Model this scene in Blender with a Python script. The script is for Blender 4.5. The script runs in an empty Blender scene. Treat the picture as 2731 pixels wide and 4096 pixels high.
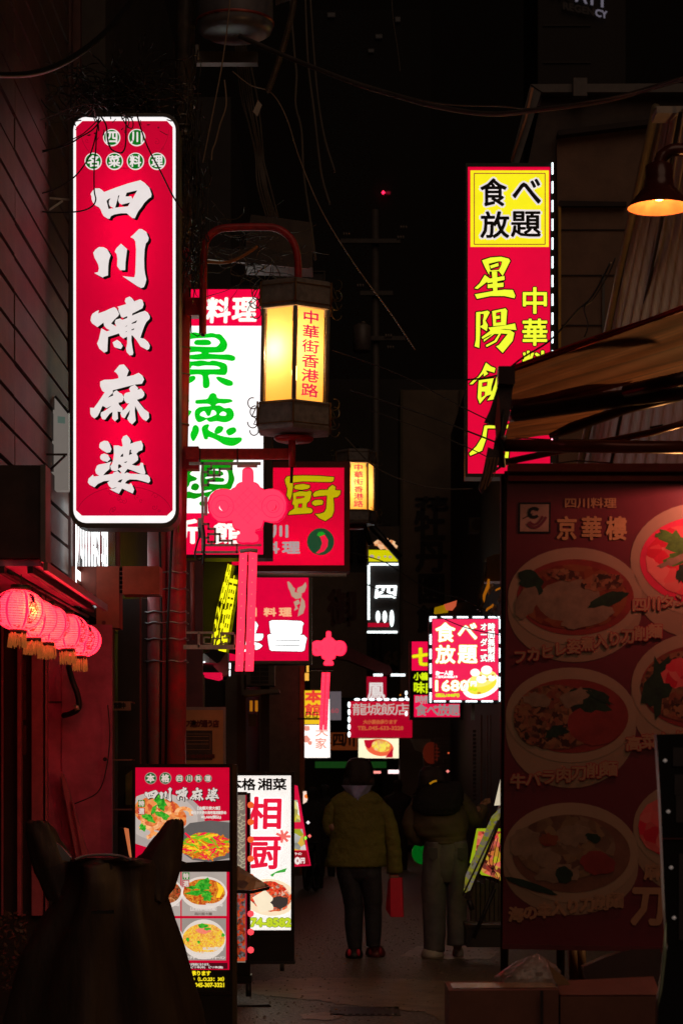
import bpy, math, random
from mathutils import Vector, Matrix
from mathutils.geometry import tessellate_polygon
S = bpy.context.scene
COL = S.collection
V = Vector
F, CX, HY, CH = 8500.0, 1365.5, 3080.0, 1.5      # lens in pixels, optical axis, horizon row, eye height in metres
# ---------------------------------------------------------------- camera, night sky, exposure
cam = bpy.data.cameras.new('camera')
cam.sensor_fit = 'VERTICAL'; cam.sensor_height = 36; cam.sensor_width = 24
cam.lens = 36*F/4096; cam.shift_y = (HY-2048)/4096
cam.clip_end = 600; cam.clip_start = 0.1
cam.dof.use_dof = True; cam.dof.focus_distance = 12.6; cam.dof.aperture_fstop = 7.0
co = bpy.data.objects.new('camera', cam); COL.objects.link(co)
co.location = (0, 0, CH); co.rotation_euler = (math.radians(90), 0, 0)
S.camera = co
w = bpy.data.worlds.new('World'); S.world = w; w.use_nodes = True
bg = w.node_tree.nodes['Background']
bg.inputs['Color'].default_value = (1.0, 0.62, 0.42, 1); bg.inputs['Strength'].default_value = 0.0012
sl = bpy.data.lights.new('street_glow_fill', 'SUN'); sl.energy = 0.26; sl.angle = math.radians(50); sl.color = (1.0, .66, .46)   # added fill sun, stands in for the glow of the street behind the photographer
so = bpy.data.objects.new('street_glow_fill', sl); COL.objects.link(so); so.rotation_euler = (math.radians(48), 0, math.radians(16))
S.view_settings.view_transform = 'Standard'; S.view_settings.look = 'None'
S.view_settings.exposure = 0; S.view_settings.gamma = 1; S.view_settings.use_curve_mapping = False
S.render.engine = 'CYCLES'
S.cycles.use_denoising = True
S.cycles.max_bounces = 7; S.cycles.diffuse_bounces = 4; S.cycles.glossy_bounces = 3; S.cycles.transmission_bounces = 5
S.cycles.caustics_reflective = False; S.cycles.caustics_refractive = False
S.cycles.sample_clamp_indirect = 2.0

# ---------------------------------------------------------------- helpers
def sr(r, g, b):
    f = lambda c: ((c/255+.055)/1.055)**2.4 if c > 10 else c/255/12.92
    return (f(r), f(g), f(b))
def P(x, y, Y): return V(((x-CX)*Y/F, Y, CH+(HY-y)*Y/F))
def plane(Y):                                     # a wall-parallel plane Y metres down the alley, measured in photo pixels
    return lambda u, v, d=0: V(((u-CX)*Y/F, Y-d, CH+(HY-v)*Y/F))
def quadmap(c00, c10, c11, c01, x0, y0, x1, y1):   # a slanted plane, its corners top-left, top-right, bottom-right, bottom-left
    n = (c10-c00).cross(c01-c00).normalized()
    if n.y > 0: n = -n
    def m(u, v, d=0):
        a, b = (u-x0)/(x1-x0), (v-y0)/(y1-y0)
        return c00*(1-a)*(1-b)+c10*a*(1-b)+c11*a*b+c01*(1-a)*b+n*d
    return m
MATS = {}
def mat(name, col, rough=.6, metal=0., emit=None, es=0., nz=.25, ns=8., bump=0., bs=60., sample=True, trans=0., col2=None, stretch=None, coat=0.):
    if name in MATS: return MATS[name]
    m = bpy.data.materials.new(name); m.use_nodes = True; nt = m.node_tree; N = nt.nodes; L = nt.links
    p = N['Principled BSDF']
    p.inputs['Roughness'].default_value = rough; p.inputs['Metallic'].default_value = metal
    if coat: p.inputs['Coat Weight'].default_value = coat
    tc = N.new('ShaderNodeTexCoord'); src = tc.outputs['Object']
    if stretch:
        mp = N.new('ShaderNodeMapping'); mp.inputs['Scale'].default_value = stretch
        L.new(src, mp.inputs[0]); src = mp.outputs[0]
    no = N.new('ShaderNodeTexNoise'); no.inputs['Scale'].default_value = ns; no.inputs['Detail'].default_value = 6
    no.inputs['Roughness'].default_value = .65
    L.new(src, no.inputs['Vector'])
    rp = N.new('ShaderNodeValToRGB')
    c2 = col2 or tuple(c*(1-nz) for c in col); c1 = tuple(min(1, c*(1+nz*.6)) for c in col)
    rp.color_ramp.elements[0].position = .32; rp.color_ramp.elements[1].position = .68
    rp.color_ramp.elements[0].color = (*c2, 1); rp.color_ramp.elements[1].color = (*c1, 1)
    L.new(no.outputs['Fac'], rp.inputs[0]); L.new(rp.outputs[0], p.inputs['Base Color'])
    if emit:
        p.inputs['Emission Color'].default_value = (*emit, 1)
        mr = N.new('ShaderNodeMapRange'); mr.inputs['To Min'].default_value = es*.9; mr.inputs['To Max'].default_value = es*1.1
        L.new(no.outputs['Fac'], mr.inputs[0]); L.new(mr.outputs[0], p.inputs['Emission Strength'])
        if not sample: m.cycles.emission_sampling = 'NONE'
    if bump:
        nb = N.new('ShaderNodeTexNoise'); nb.inputs['Scale'].default_value = bs; nb.inputs['Detail'].default_value = 5
        L.new(src, nb.inputs['Vector'])
        bp = N.new('ShaderNodeBump'); bp.inputs['Strength'].default_value = bump; bp.inputs['Distance'].default_value = .02
        L.new(nb.outputs['Fac'], bp.inputs['Height']); L.new(bp.outputs[0], p.inputs['Normal'])
    if trans:
        t = N.new('ShaderNodeBsdfTranslucent'); t.inputs[0].default_value = (*(emit or col), 1)
        mx = N.new('ShaderNodeMixShader'); mx.inputs[0].default_value = trans
        out = N['Material Output']
        L.new(p.outputs[0], mx.inputs[1]); L.new(t.outputs[0], mx.inputs[2]); L.new(mx.outputs[0], out.inputs[0])
    MATS[name] = m
    return m
def glow(name, r, g, b, s=1., sample=False, rough=.35, **k):  # a backlit or self-lit surface of that screen colour
    c = sr(r, g, b)
    return mat(name, tuple(x*.25+.01 for x in c), rough, emit=c, es=s, nz=.1, ns=14, sample=sample, **k)
def food(name, cols, scale=60., es=0., bright=1.):   # a printed or backlit picture of chopped food: cells of several colours
    if name in MATS: return MATS[name]
    m = bpy.data.materials.new(name); m.use_nodes = True; nt = m.node_tree; N = nt.nodes; L = nt.links
    p = N['Principled BSDF']; p.inputs['Roughness'].default_value = .5
    tc = N.new('ShaderNodeTexCoord')
    nz = N.new('ShaderNodeTexNoise'); nz.inputs['Scale'].default_value = scale*.5; L.new(tc.outputs['Object'], nz.inputs['Vector'])
    ad = N.new('ShaderNodeVectorMath'); ad.operation = 'MULTIPLY_ADD'; ad.inputs[1].default_value = (.05, .05, .05)
    L.new(nz.outputs['Color'], ad.inputs[0]); L.new(tc.outputs['Object'], ad.inputs[2])
    vo = N.new('ShaderNodeTexVoronoi'); vo.inputs['Scale'].default_value = scale; L.new(ad.outputs[0], vo.inputs['Vector'])
    sp = N.new('ShaderNodeSeparateColor'); L.new(vo.outputs['Color'], sp.inputs[0])
    n2 = N.new('ShaderNodeTexNoise'); n2.inputs['Scale'].default_value = scale*.22; n2.inputs['Detail'].default_value = 4; L.new(tc.outputs['Object'], n2.inputs['Vector'])
    mx = N.new('ShaderNodeMath'); mx.operation = 'MULTIPLY_ADD'; mx.inputs[1].default_value = .55
    L.new(sp.outputs[0], mx.inputs[0])
    m2 = N.new('ShaderNodeMath'); m2.operation = 'MULTIPLY'; m2.inputs[1].default_value = .45; L.new(n2.outputs['Fac'], m2.inputs[0]); L.new(m2.outputs[0], mx.inputs[2])
    rp = N.new('ShaderNodeValToRGB'); L.new(mx.outputs[0], rp.inputs[0])
    els = rp.color_ramp.elements
    while len(els) < len(cols): els.new(.5)
    for i, c in enumerate(cols):
        els[i].position = .12+.72*i/(len(cols)-1); els[i].color = (*[x*bright for x in sr(*c)], 1)
    L.new(rp.outputs[0], p.inputs['Base Color'])
    if es:
        L.new(rp.outputs[0], p.inputs['Emission Color']); p.inputs['Emission Strength'].default_value = es
        p.inputs['Base Color'].default_value = (.05, .05, .05, 1); m.cycles.emission_sampling = 'NONE'
        for l in list(p.inputs['Base Color'].links): L.remove(l)
    MATS[name] = m
    return m

def wl(o):
    p = V((0, 0, 0))
    while o is not None: p = p+o.location; o = o.parent
    return p
def tag(o, label=None, cat=None, group=None, kind=None):
    if label: o['label'] = label
    if cat: o['category'] = cat
    if group: o['group'] = group
    if kind: o['kind'] = kind
    return o
def thing(name, label, cat, loc, group=None):
    o = bpy.data.objects.new(name, None); COL.objects.link(o); o.empty_display_size = .1
    o.location = loc
    return tag(o, label, cat, group)
class MB:
    def __init__(s): s.v = []; s.f = []; s.sm = []
    def add(s, vs, fs, smooth=False):
        n = len(s.v); s.v += [V(x) for x in vs]; s.f += [tuple(n+i for i in f) for f in fs]; s.sm += [smooth]*len(fs); return s
    def box(s, x0, y0, z0, x1, y1, z1):
        return s.hexa([V((x0, y0, z0)), V((x1, y0, z0)), V((x1, y0, z1)), V((x0, y0, z1)), V((x0, y1, z0)), V((x1, y1, z0)), V((x1, y1, z1)), V((x0, y1, z1))])
    def hexa(s, p): return s.add(p, [(0, 1, 2, 3), (5, 4, 7, 6), (4, 0, 3, 7), (1, 5, 6, 2), (3, 2, 6, 7), (4, 5, 1, 0)])
    def rect(s, mp, x0, y0, x1, y1, d1=0., d0=None):        # slab between depths d0 (back) and d1 (front, towards the camera)
        if d0 is None: return s.add([mp(x0, y1, d1), mp(x1, y1, d1), mp(x1, y0, d1), mp(x0, y0, d1)], [(0, 1, 2, 3)])
        return s.hexa([mp(x0, y1, d1), mp(x1, y1, d1), mp(x1, y0, d1), mp(x0, y0, d1), mp(x0, y1, d0), mp(x1, y1, d0), mp(x1, y0, d0), mp(x0, y0, d0)])
    def frame(s, mp, x0, y0, x1, y1, t, d1, d0, tb=None):
        tb = tb or t
        s.rect(mp, x0, y0, x1, y0+tb, d1, d0); s.rect(mp, x0, y1-tb, x1, y1, d1, d0)
        s.rect(mp, x0, y0+tb, x0+t, y1-tb, d1, d0); s.rect(mp, x1-t, y0+tb, x1, y1-tb, d1, d0); return s
    def poly(s, mp, pts, d=0., holes=(), back=None):
        loops = [[V((p[0], -p[1], 0)) for p in l] for l in [pts, *holes]]
        tris = tessellate_polygon(loops); flat = [p for l in [pts, *holes] for p in l]; n = len(flat)
        def fix(t):
            a, b, c = [V((flat[i][0], -flat[i][1])) for i in t]
            return tuple(t) if (b-a).cross(c-a) > 0 else (t[0], t[2], t[1])
        tris = [fix(t) for t in tris]
        vs = [mp(x, y, d) for x, y in flat]
        if back is None: return s.add(vs, tris)
        vs += [mp(x, y, back) for x, y in flat]; fs = tris+[(a+n, c+n, b+n) for a, b, c in tris]; k = 0
        for l in [pts, *holes]:
            m = len(l)
            for i in range(m): fs.append((k+i, k+(i+1) % m, n+k+(i+1) % m, n+k+i))
            k += m
        return s.add(vs, fs)
    def tube(s, pts, r, n=6, caps=True):
        pts = [V(p) for p in pts]; m = len(pts); rs = r if isinstance(r, (list, tuple)) else [r]*m
        vs = []; up = None
        for i, p in enumerate(pts):
            t = (pts[min(i+1, m-1)]-pts[max(i-1, 0)])
            t = t.normalized() if t.length > 1e-9 else V((0, 0, 1))
            if up is None: up = t.orthogonal().normalized()
            up = (up-t*up.dot(t)); up = up.normalized() if up.length > 1e-6 else t.orthogonal().normalized()
            b = t.cross(up)
            for k in range(n):
                a = 2*math.pi*k/n; vs.append(p+(up*math.cos(a)+b*math.sin(a))*rs[i])
        fs = [(i*n+k, i*n+(k+1) % n, (i+1)*n+(k+1) % n, (i+1)*n+k) for i in range(m-1) for k in range(n)]
        if caps: fs += [tuple(range(n))[::-1], tuple((m-1)*n+k for k in range(n))]
        return s.add(vs, fs, True)
    def lathe(s, c, prof, n=20, sx=1., sy=1.):                # profile of (radius, height above c)
        c = V(c); vs = [c+V((r*sx*math.cos(2*math.pi*k/n), r*sy*math.sin(2*math.pi*k/n), z)) for r, z in prof for k in range(n)]
        m = len(prof)
        return s.add(vs, [(i*n+k, i*n+(k+1) % n, (i+1)*n+(k+1) % n, (i+1)*n+k) for i in range(m-1) for k in range(n)], True)
    def loft(s, rings, n=16, caps=True):                      # rings of (centre, x radius, y radius)
        vs = [V(c)+V((rx*math.cos(2*math.pi*k/n), ry*math.sin(2*math.pi*k/n), 0)) for c, rx, ry in rings for k in range(n)]
        m = len(rings)
        fs = [(i*n+k, (i+1)*n+k, (i+1)*n+(k+1) % n, i*n+(k+1) % n) for i in range(m-1) for k in range(n)]
        if caps: fs += [tuple(range(n)), tuple((m-1)*n+k for k in range(n))[::-1]]
        return s.add(vs, fs, True)
    def ribbon(s, mp, pts, w, d=0., closed=False):             # flat painted line
        m = len(pts); q = []
        for i in range(m if closed else m-1):
            a, b = V(pts[i]), V(pts[(i+1) % m]); t = b-a
            if t.length < 1e-6: continue
            t.normalize(); k = V((-t.y, t.x))*w
            a2, b2 = a-t*w*.35, b+t*w*.35
            dd = d+.0001*(i % 2)
            s.add([mp(*(a2-k), dd), mp(*(b2-k), dd), mp(*(b2+k), dd), mp(*(a2+k), dd)], [(3, 2, 1, 0)])
        return s
    def disc(s, mp, cx, cy, rx, ry=None, d=0., n=24, rot=0., back=None, ja=0., lo=-1e9, hi=1e9):
        ry = ry or rx; R = random.Random(int(cx*7+cy)); c, q = math.cos(rot), math.sin(rot); pts = []
        for k in range(n):
            a = 2*math.pi*k/n; j = 1+R.uniform(-ja, ja); x, y = rx*j*math.cos(a), ry*j*math.sin(a); pts.append((min(hi, max(lo, cx+x*c-y*q)), cy+x*q+y*c))
        if back is not None: return s.poly(mp, pts, d, (), back)
        return s.add([mp(*p, d) for p in pts], [tuple(range(n))[::-1]])
    def build(s, name, m, parent=None, raw=False, **tg):
        if not s.v: return None
        if raw: o0 = V((0, 0, 0))
        elif parent is not None: o0 = wl(parent)
        else:
            o0 = V((sum(p.x for p in s.v)/len(s.v), sum(p.y for p in s.v)/len(s.v), min(p.z for p in s.v)))
        me = bpy.data.meshes.new(name); me.from_pydata([p-o0 for p in s.v], [], s.f)
        me.polygons.foreach_set('use_smooth', s.sm); me.materials.append(m); me.update()
        o = bpy.data.objects.new(name, me); COL.objects.link(o)
        if parent is not None: o.parent = parent
        elif not raw: o.location = o0
        return tag(o, **tg)
def child(name, me, parent, loc=(0, 0, 0)):
    o = bpy.data.objects.new(name, me); COL.objects.link(o); o.parent = parent; o.location = loc; return o

# lettering: outlines of characters, fattened with ribbons along their edges so that they read as bold sign writing
_g = {}
def glyph(t):
    if t in _g: return _g[t]
    out = []
    for fill in ('BOTH', 'NONE'):
        cu = bpy.data.curves.new('t', 'FONT'); cu.body = t; cu.resolution_u = 2; cu.dimensions = '2D'; cu.fill_mode = fill
        o = bpy.data.objects.new('t', cu); COL.objects.link(o)
        dg = bpy.context.evaluated_depsgraph_get(); e = o.evaluated_get(dg); me = e.to_mesh()
        vs = [(p.co.x, -p.co.y) for p in me.vertices]
        out.append((vs, [tuple(p.vertices) for p in me.polygons] if fill == 'BOTH' else [tuple(x.vertices) for x in me.edges]))
        e.to_mesh_clear(); bpy.data.objects.remove(o); bpy.data.curves.remove(cu)
    xs = [p[0] for p in out[0][0]] or [0]; ys = [p[1] for p in out[0][0]] or [0]
    _g[t] = (out[0], out[1], (min(xs), min(ys), max(xs), max(ys)))
    return _g[t]
EM = glyph('国')[2]
def text(mb, mp, t, box, bold=0., d=0., fit=True, shear=0.):   # t written into the pixel box of its ink; fit=False keeps the em square (for kana, dashes)
    (fv, ff), (ev, ee), bb = glyph(t)
    if not fit: bb = EM
    x0, y0, x1, y1 = box; sx = (x1-x0)/max(1e-6, bb[2]-bb[0]); sy = (y1-y0)/max(1e-6, bb[3]-bb[1])
    T = lambda p: (x0+(p[0]-bb[0])*sx+shear*(y1-(y0+(p[1]-bb[1])*sy)), y0+(p[1]-bb[1])*sy)
    n = len(mb.v)
    fl = []
    for f in ff:
        a, b, c = [V(T(fv[i])) for i in f[:3]]
        fl.append(f if (b-a).cross(c-a) < 0 else tuple(reversed(f)))
    mb.add([mp(*T(p), d) for p in fv], fl)
    if bold:
        for i, (a, b) in enumerate(ee): mb.ribbon(mp, [T(ev[a]), T(ev[b])], bold, d+.0002+.0002*(i % 2))
    return mb
def vtext(mb, mp, t, x0, y0, x1, y1, bold=0., d=0., gap=.1):
    h = (y1-y0)/len(t)
    for i, ch in enumerate(t): text(mb, mp, ch, (x0, y0+h*i+h*gap/2, x1, y0+h*(i+1)-h*gap/2), bold, d, fit=False)
    return mb
def htext(mb, mp, t, x0, y0, x1, y1, bold=0., d=0., gap=.1, slope=0.):
    w = (x1-x0)/len(t)
    for i, ch in enumerate(t):
        s = slope*(i+.5); text(mb, mp, ch, (x0+w*i+w*gap/2, y0+s, x0+w*(i+1)-w*gap/2, y1+s), bold, d, fit=False)
    return mb
def tr(ox, oy, k, pts): return [(ox+x/k, oy+y/k) for x, y in pts]
def shift(pts, dx, dy): return [(x+dx, y+dy) for x, y in pts]
def spline(pts, n=8):                                      # Catmull-Rom through the points
    pts = [V(p) for p in pts]; out = []
    for i in range(len(pts)-1):
        a, b, c, e = pts[max(i-1, 0)], pts[i], pts[i+1], pts[min(i+2, len(pts)-1)]
        for k in range(n):
            t = k/n; out.append(.5*((2*b)+(c-a)*t+(2*a-5*b+4*c-e)*t*t+(3*b-a-3*c+e)*t**3))
    return out+[pts[-1]]
def light(name, kind, loc, power, color, size=.05, size_y=None, rot=None, parent=None):
    l = bpy.data.lights.new(name, kind); l.energy = power; l.color = color
    if kind == 'POINT' or kind == 'SPOT': l.shadow_soft_size = size
    else:
        l.shape = 'RECTANGLE'; l.size = size; l.size_y = size_y or size
    o = bpy.data.objects.new(name, l); COL.objects.link(o)
    o.location = V(loc)-(wl(parent) if parent else V((0, 0, 0)))
    if parent: o.parent = parent
    if rot: o.rotation_euler = rot
    return o
def sign_box(t, mp, x0, y0, x1, y1, depth, rim, housing, face, fd=-.012, rim_y=None):
    """lightbox: an open housing with a raised rim, closed at the back, and the face panel set 12 mm behind the rim"""
    h = MB(); h.frame(mp, x0, y0, x1, y1, rim, 0, -depth, rim_y); h.rect(mp, x0+rim, y0+(rim_y or rim), x1-rim, y1-(rim_y or rim), -depth+.01, -depth)
    h.build('housing', housing, t)
    return MB().rect(mp, x0+rim, y0+(rim_y or rim), x1-rim, y1-(rim_y or rim), fd, fd-.004).build('face_panel', face, t)
def rrect(x0, y0, x1, y1, r, n=5):
    pts = []
    for cx, cy, a0 in ((x1-r, y0+r, -90), (x1-r, y1-r, 0), (x0+r, y1-r, 90), (x0+r, y0+r, 180)):
        for k in range(n+1):
            a = math.radians(a0+90*k/n); pts.append((cx+r*math.cos(a), cy+r*math.sin(a)))
    return pts
# ---------------------------------------------------------------- materials
WHITE = glow('white_letter', 236, 226, 224, .95)
BLACKP = mat('black_print', (.004, .006, .005), .5, nz=.2)
GREENP = glow('green_print', 0, 108, 22, 1.)
alu = mat('grey_aluminium', (.16, .16, .17), .45, .6, nz=.2)
dark_metal = mat('dark_metal', (.03, .028, .028), .5, .5, nz=.4, bump=.1)
rust_red = mat('red_painted_steel', (.45, .02, .024), .45, 0, nz=.45, ns=14, bump=.15, bs=40)
lant_metal = mat('grey_brown_lantern_metal', (.21, .185, .175), .5, .0, nz=.35, ns=20, bump=.08)
cable_m = mat('black_cable', (.010, .009, .009), .45, nz=.3)
cable_g = mat('grey_cable', (.09, .075, .06), .55, nz=.4, ns=3)
bracket_m = mat('galvanised_steel', (.62, .60, .60), .5, .0, nz=.3, ns=25)

# ---------------------------------------------------------------- the ground
g = MB(); nx, ny = 60, 140
asph = mat('dark_asphalt', (.17, .13, .095), .42, nz=.95, ns=30, bump=1.0, bs=60)
g.add([V((-4+8*i/nx, 1+89*(j/ny)**1.6, 0)) for j in range(ny+1) for i in range(nx+1)],
      [(j*(nx+1)+i, j*(nx+1)+i+1, (j+1)*(nx+1)+i+1, (j+1)*(nx+1)+i) for j in range(ny) for i in range(nx)])
g.build('road', asph, kind='structure', label='dark worn asphalt surface of the narrow alley')
MB().add([(-60, -20, -.01), (60, -20, -.01), (60, 300, -.01), (-60, 300, -.01)], [(0, 1, 2, 3)]).build('ground', mat('ground_dark', (.02, .018, .016), .9), kind='structure')
R = random.Random(4)
def patch(pts_px, name, z, m, lab):
    pts = []
    for i, (x, y) in enumerate(pts_px):
        x2, y2 = pts_px[(i+1) % len(pts_px)]
        for k in range(6):
            t = k/6; xx, yy = x+(x2-x)*t+R.uniform(-7, 7), y+(y2-y)*t+R.uniform(-3, 3)
            Y = CH*F/(yy-HY); pts.append(((xx-CX)*Y/F, Y))
    mp = lambda u, v, d=0: V((u, v, z+d))
    b = MB(); tris = tessellate_polygon([[V((a, c, 0)) for a, c in pts]])
    def up(t):
        a, b_, c = [V(pts[i]) for i in t]
        return tuple(t) if (b_-a).cross(c-a) > 0 else (t[0], t[2], t[1])
    b.add([mp(*p) for p in pts], [up(t) for t in tris])
    return b.build(name, m, kind='structure', label=lab)
conc = mat('worn_concrete_patch', (.24, .16, .10), .45, nz=.45, ns=5, bump=.5, bs=14)
patch([(1000, 3930), (1130, 3912), (1400, 3914), (1640, 3918), (1900, 3935), (2150, 3960), (2300, 4010), (2250, 4096), (1760, 4085), (1700, 4050), (1500, 4030), (1350, 4018), (1280, 4003), (1080, 3985), (980, 3975)], 'road_repair', .004, conc, 'pale uneven concrete repair strip crossing the alley floor')
patch([(1590, 3828), (1660, 3790), (1760, 3782), (1880, 3788), (2000, 3806), (1960, 3838), (1800, 3838)], 'road_repair', .004, conc, 'small pale concrete patch under the feet of the walker in jeans')
patch([(1200, 4062), (1300, 4050), (1380, 4060), (1330, 4080), (1210, 4078)], 'road_repair', .004, conc, 'smallest pale chip of repair in the asphalt near the lit menu stand')
LEAF = ['beside the foot of the white menu stand', 'left of the dark shoes of the olive jacket', 'far right, near the box nearest the alley', 'on the smallest chip of concrete', 'at the very bottom centre', 'just above the concrete strip near the white menu stand', 'just left below the dark shoes of the olive jacket']
leaf_m = mat('dry_leaf', (.45, .22, .05), .7)
for i, (x, y) in enumerate([(1187, 3830), (1291, 3822), (1935, 3893), (1344, 4046), (1562, 4080), (1204, 3965), (1380, 3860)]):
    Y = CH*F/(y-HY); c = V(((x-CX)*Y/F, Y, .012)); a = i*1.1; u = V((math.cos(a), math.sin(a), .1))*.016; q = V((-math.sin(a), math.cos(a), .25))*.009
    MB().add([c-u, c-q*.6, c+u, c+q, c+V((0, 0, .006))], [(0, 1, 4), (1, 2, 4), (2, 3, 4), (3, 0, 4)]).build('fallen_leaf', leaf_m, label='dry fallen leaf on the asphalt, '+LEAF[i], cat='leaf', group='dry leaves scattered on the asphalt')

# ---------------------------------------------------------------- big red vertical sign
Y = 12.0; mp = plane(Y)
t = thing('vertical_sign', 'tall red lightbox sign with five huge white brush characters and green discs above', 'sign', P(500, 2112, Y))
MB().poly(mp, rrect(280, 452, 717, 2112, 66), .0, [rrect(294, 466, 703, 2092, 52)[::-1]], -.2).build('housing', mat('sign_edge_grey', (.10, .10, .105), .45, .4), t)
MB().poly(mp, rrect(294, 466, 703, 2092, 52), -.19, back=-.2).build('back_panel', dark_metal, t)
MB().poly(mp, rrect(294, 466, 703, 2092, 52), -.008, [[(304, 506), (330, 481), (668, 481), (691, 506), (691, 2040), (668, 2062), (328, 2062), (304, 2040)][::-1]], -.013).build('border', glow('white_border', 255, 250, 250, 1.0, True), t)
red_face = mat('red_sign_face', (.20, .004, .012), .35, emit=sr(186, 0, 48), es=1.28, nz=.12, ns=2.2, trans=.4, bump=0)
MB().poly(mp, [(304, 506), (330, 481), (668, 481), (691, 506), (691, 2040), (668, 2062), (328, 2062), (304, 2040)], -.014, back=-.018).build('face_panel', red_face, t)
for m_ in ('red_sign_face',): MATS[m_].node_tree.nodes['Translucent BSDF'].inputs[0].default_value = (.75, .004, .17, 1)
for yc, pw in ((905, .9), (1740, .75), (1320, .18)):
    light('sign_tube', 'AREA', mp(498, yc, -.18), pw*5.5, (1, .25, .7), .06, .62 if pw > .3 else .3, (math.radians(-90), 0, 0), t)
# faint damask medallion printed in darker red
med = MB(); dk = glow('dark_red_print', 165, 0, 38, 1.0)
for a0, (cx, cy, r) in enumerate([(498, 505, 178), (498, 2058, 190)]):
    arc = [(cx+r*math.cos(math.radians(a)), cy+r*.93*math.sin(math.radians(a))) for a in range(4, 177, 6)] if a0 == 0 else [(cx+r*math.cos(math.radians(a)), cy+r*.6*math.sin(math.radians(a))) for a in range(184, 357, 6)]
    med.ribbon(mp, arc, 1.5, -.0125)
Rr = random.Random(2)
for k in range(26):
    cx, cy = Rr.uniform(340, 650), (Rr.uniform(490, 640) if k % 2 else Rr.uniform(1960, 2045)); rr = Rr.uniform(6, 15)
    med.ribbon(mp, [(cx+rr*(1-a/14)*math.cos(a*.6+k), cy+rr*(1-a/14)*math.sin(a*.6+k)) for a in range(14)], 1.0, -.0125)
med.build('medallion_print', dk, t, kind='stuff')
for ch, cx, cy in (('四', 447, 548), ('川', 547, 548), ('名', 373, 643), ('菜', 458, 643), ('料', 542, 643), ('理', 629, 643)):
    r = MB().disc(mp, cx, cy, 34.5, d=-.010, n=28, back=-.013).build('roundel', WHITE, t)
    MB().disc(mp, cx, cy, 30.5, d=-.008, n=28).build('green_disc', GREENP, r)
    text(MB(), mp, ch, (cx-22, cy-22, cx+22, cy+22), 1.5, -.006).build('character', WHITE, r)
K1 = 1568/300
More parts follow.
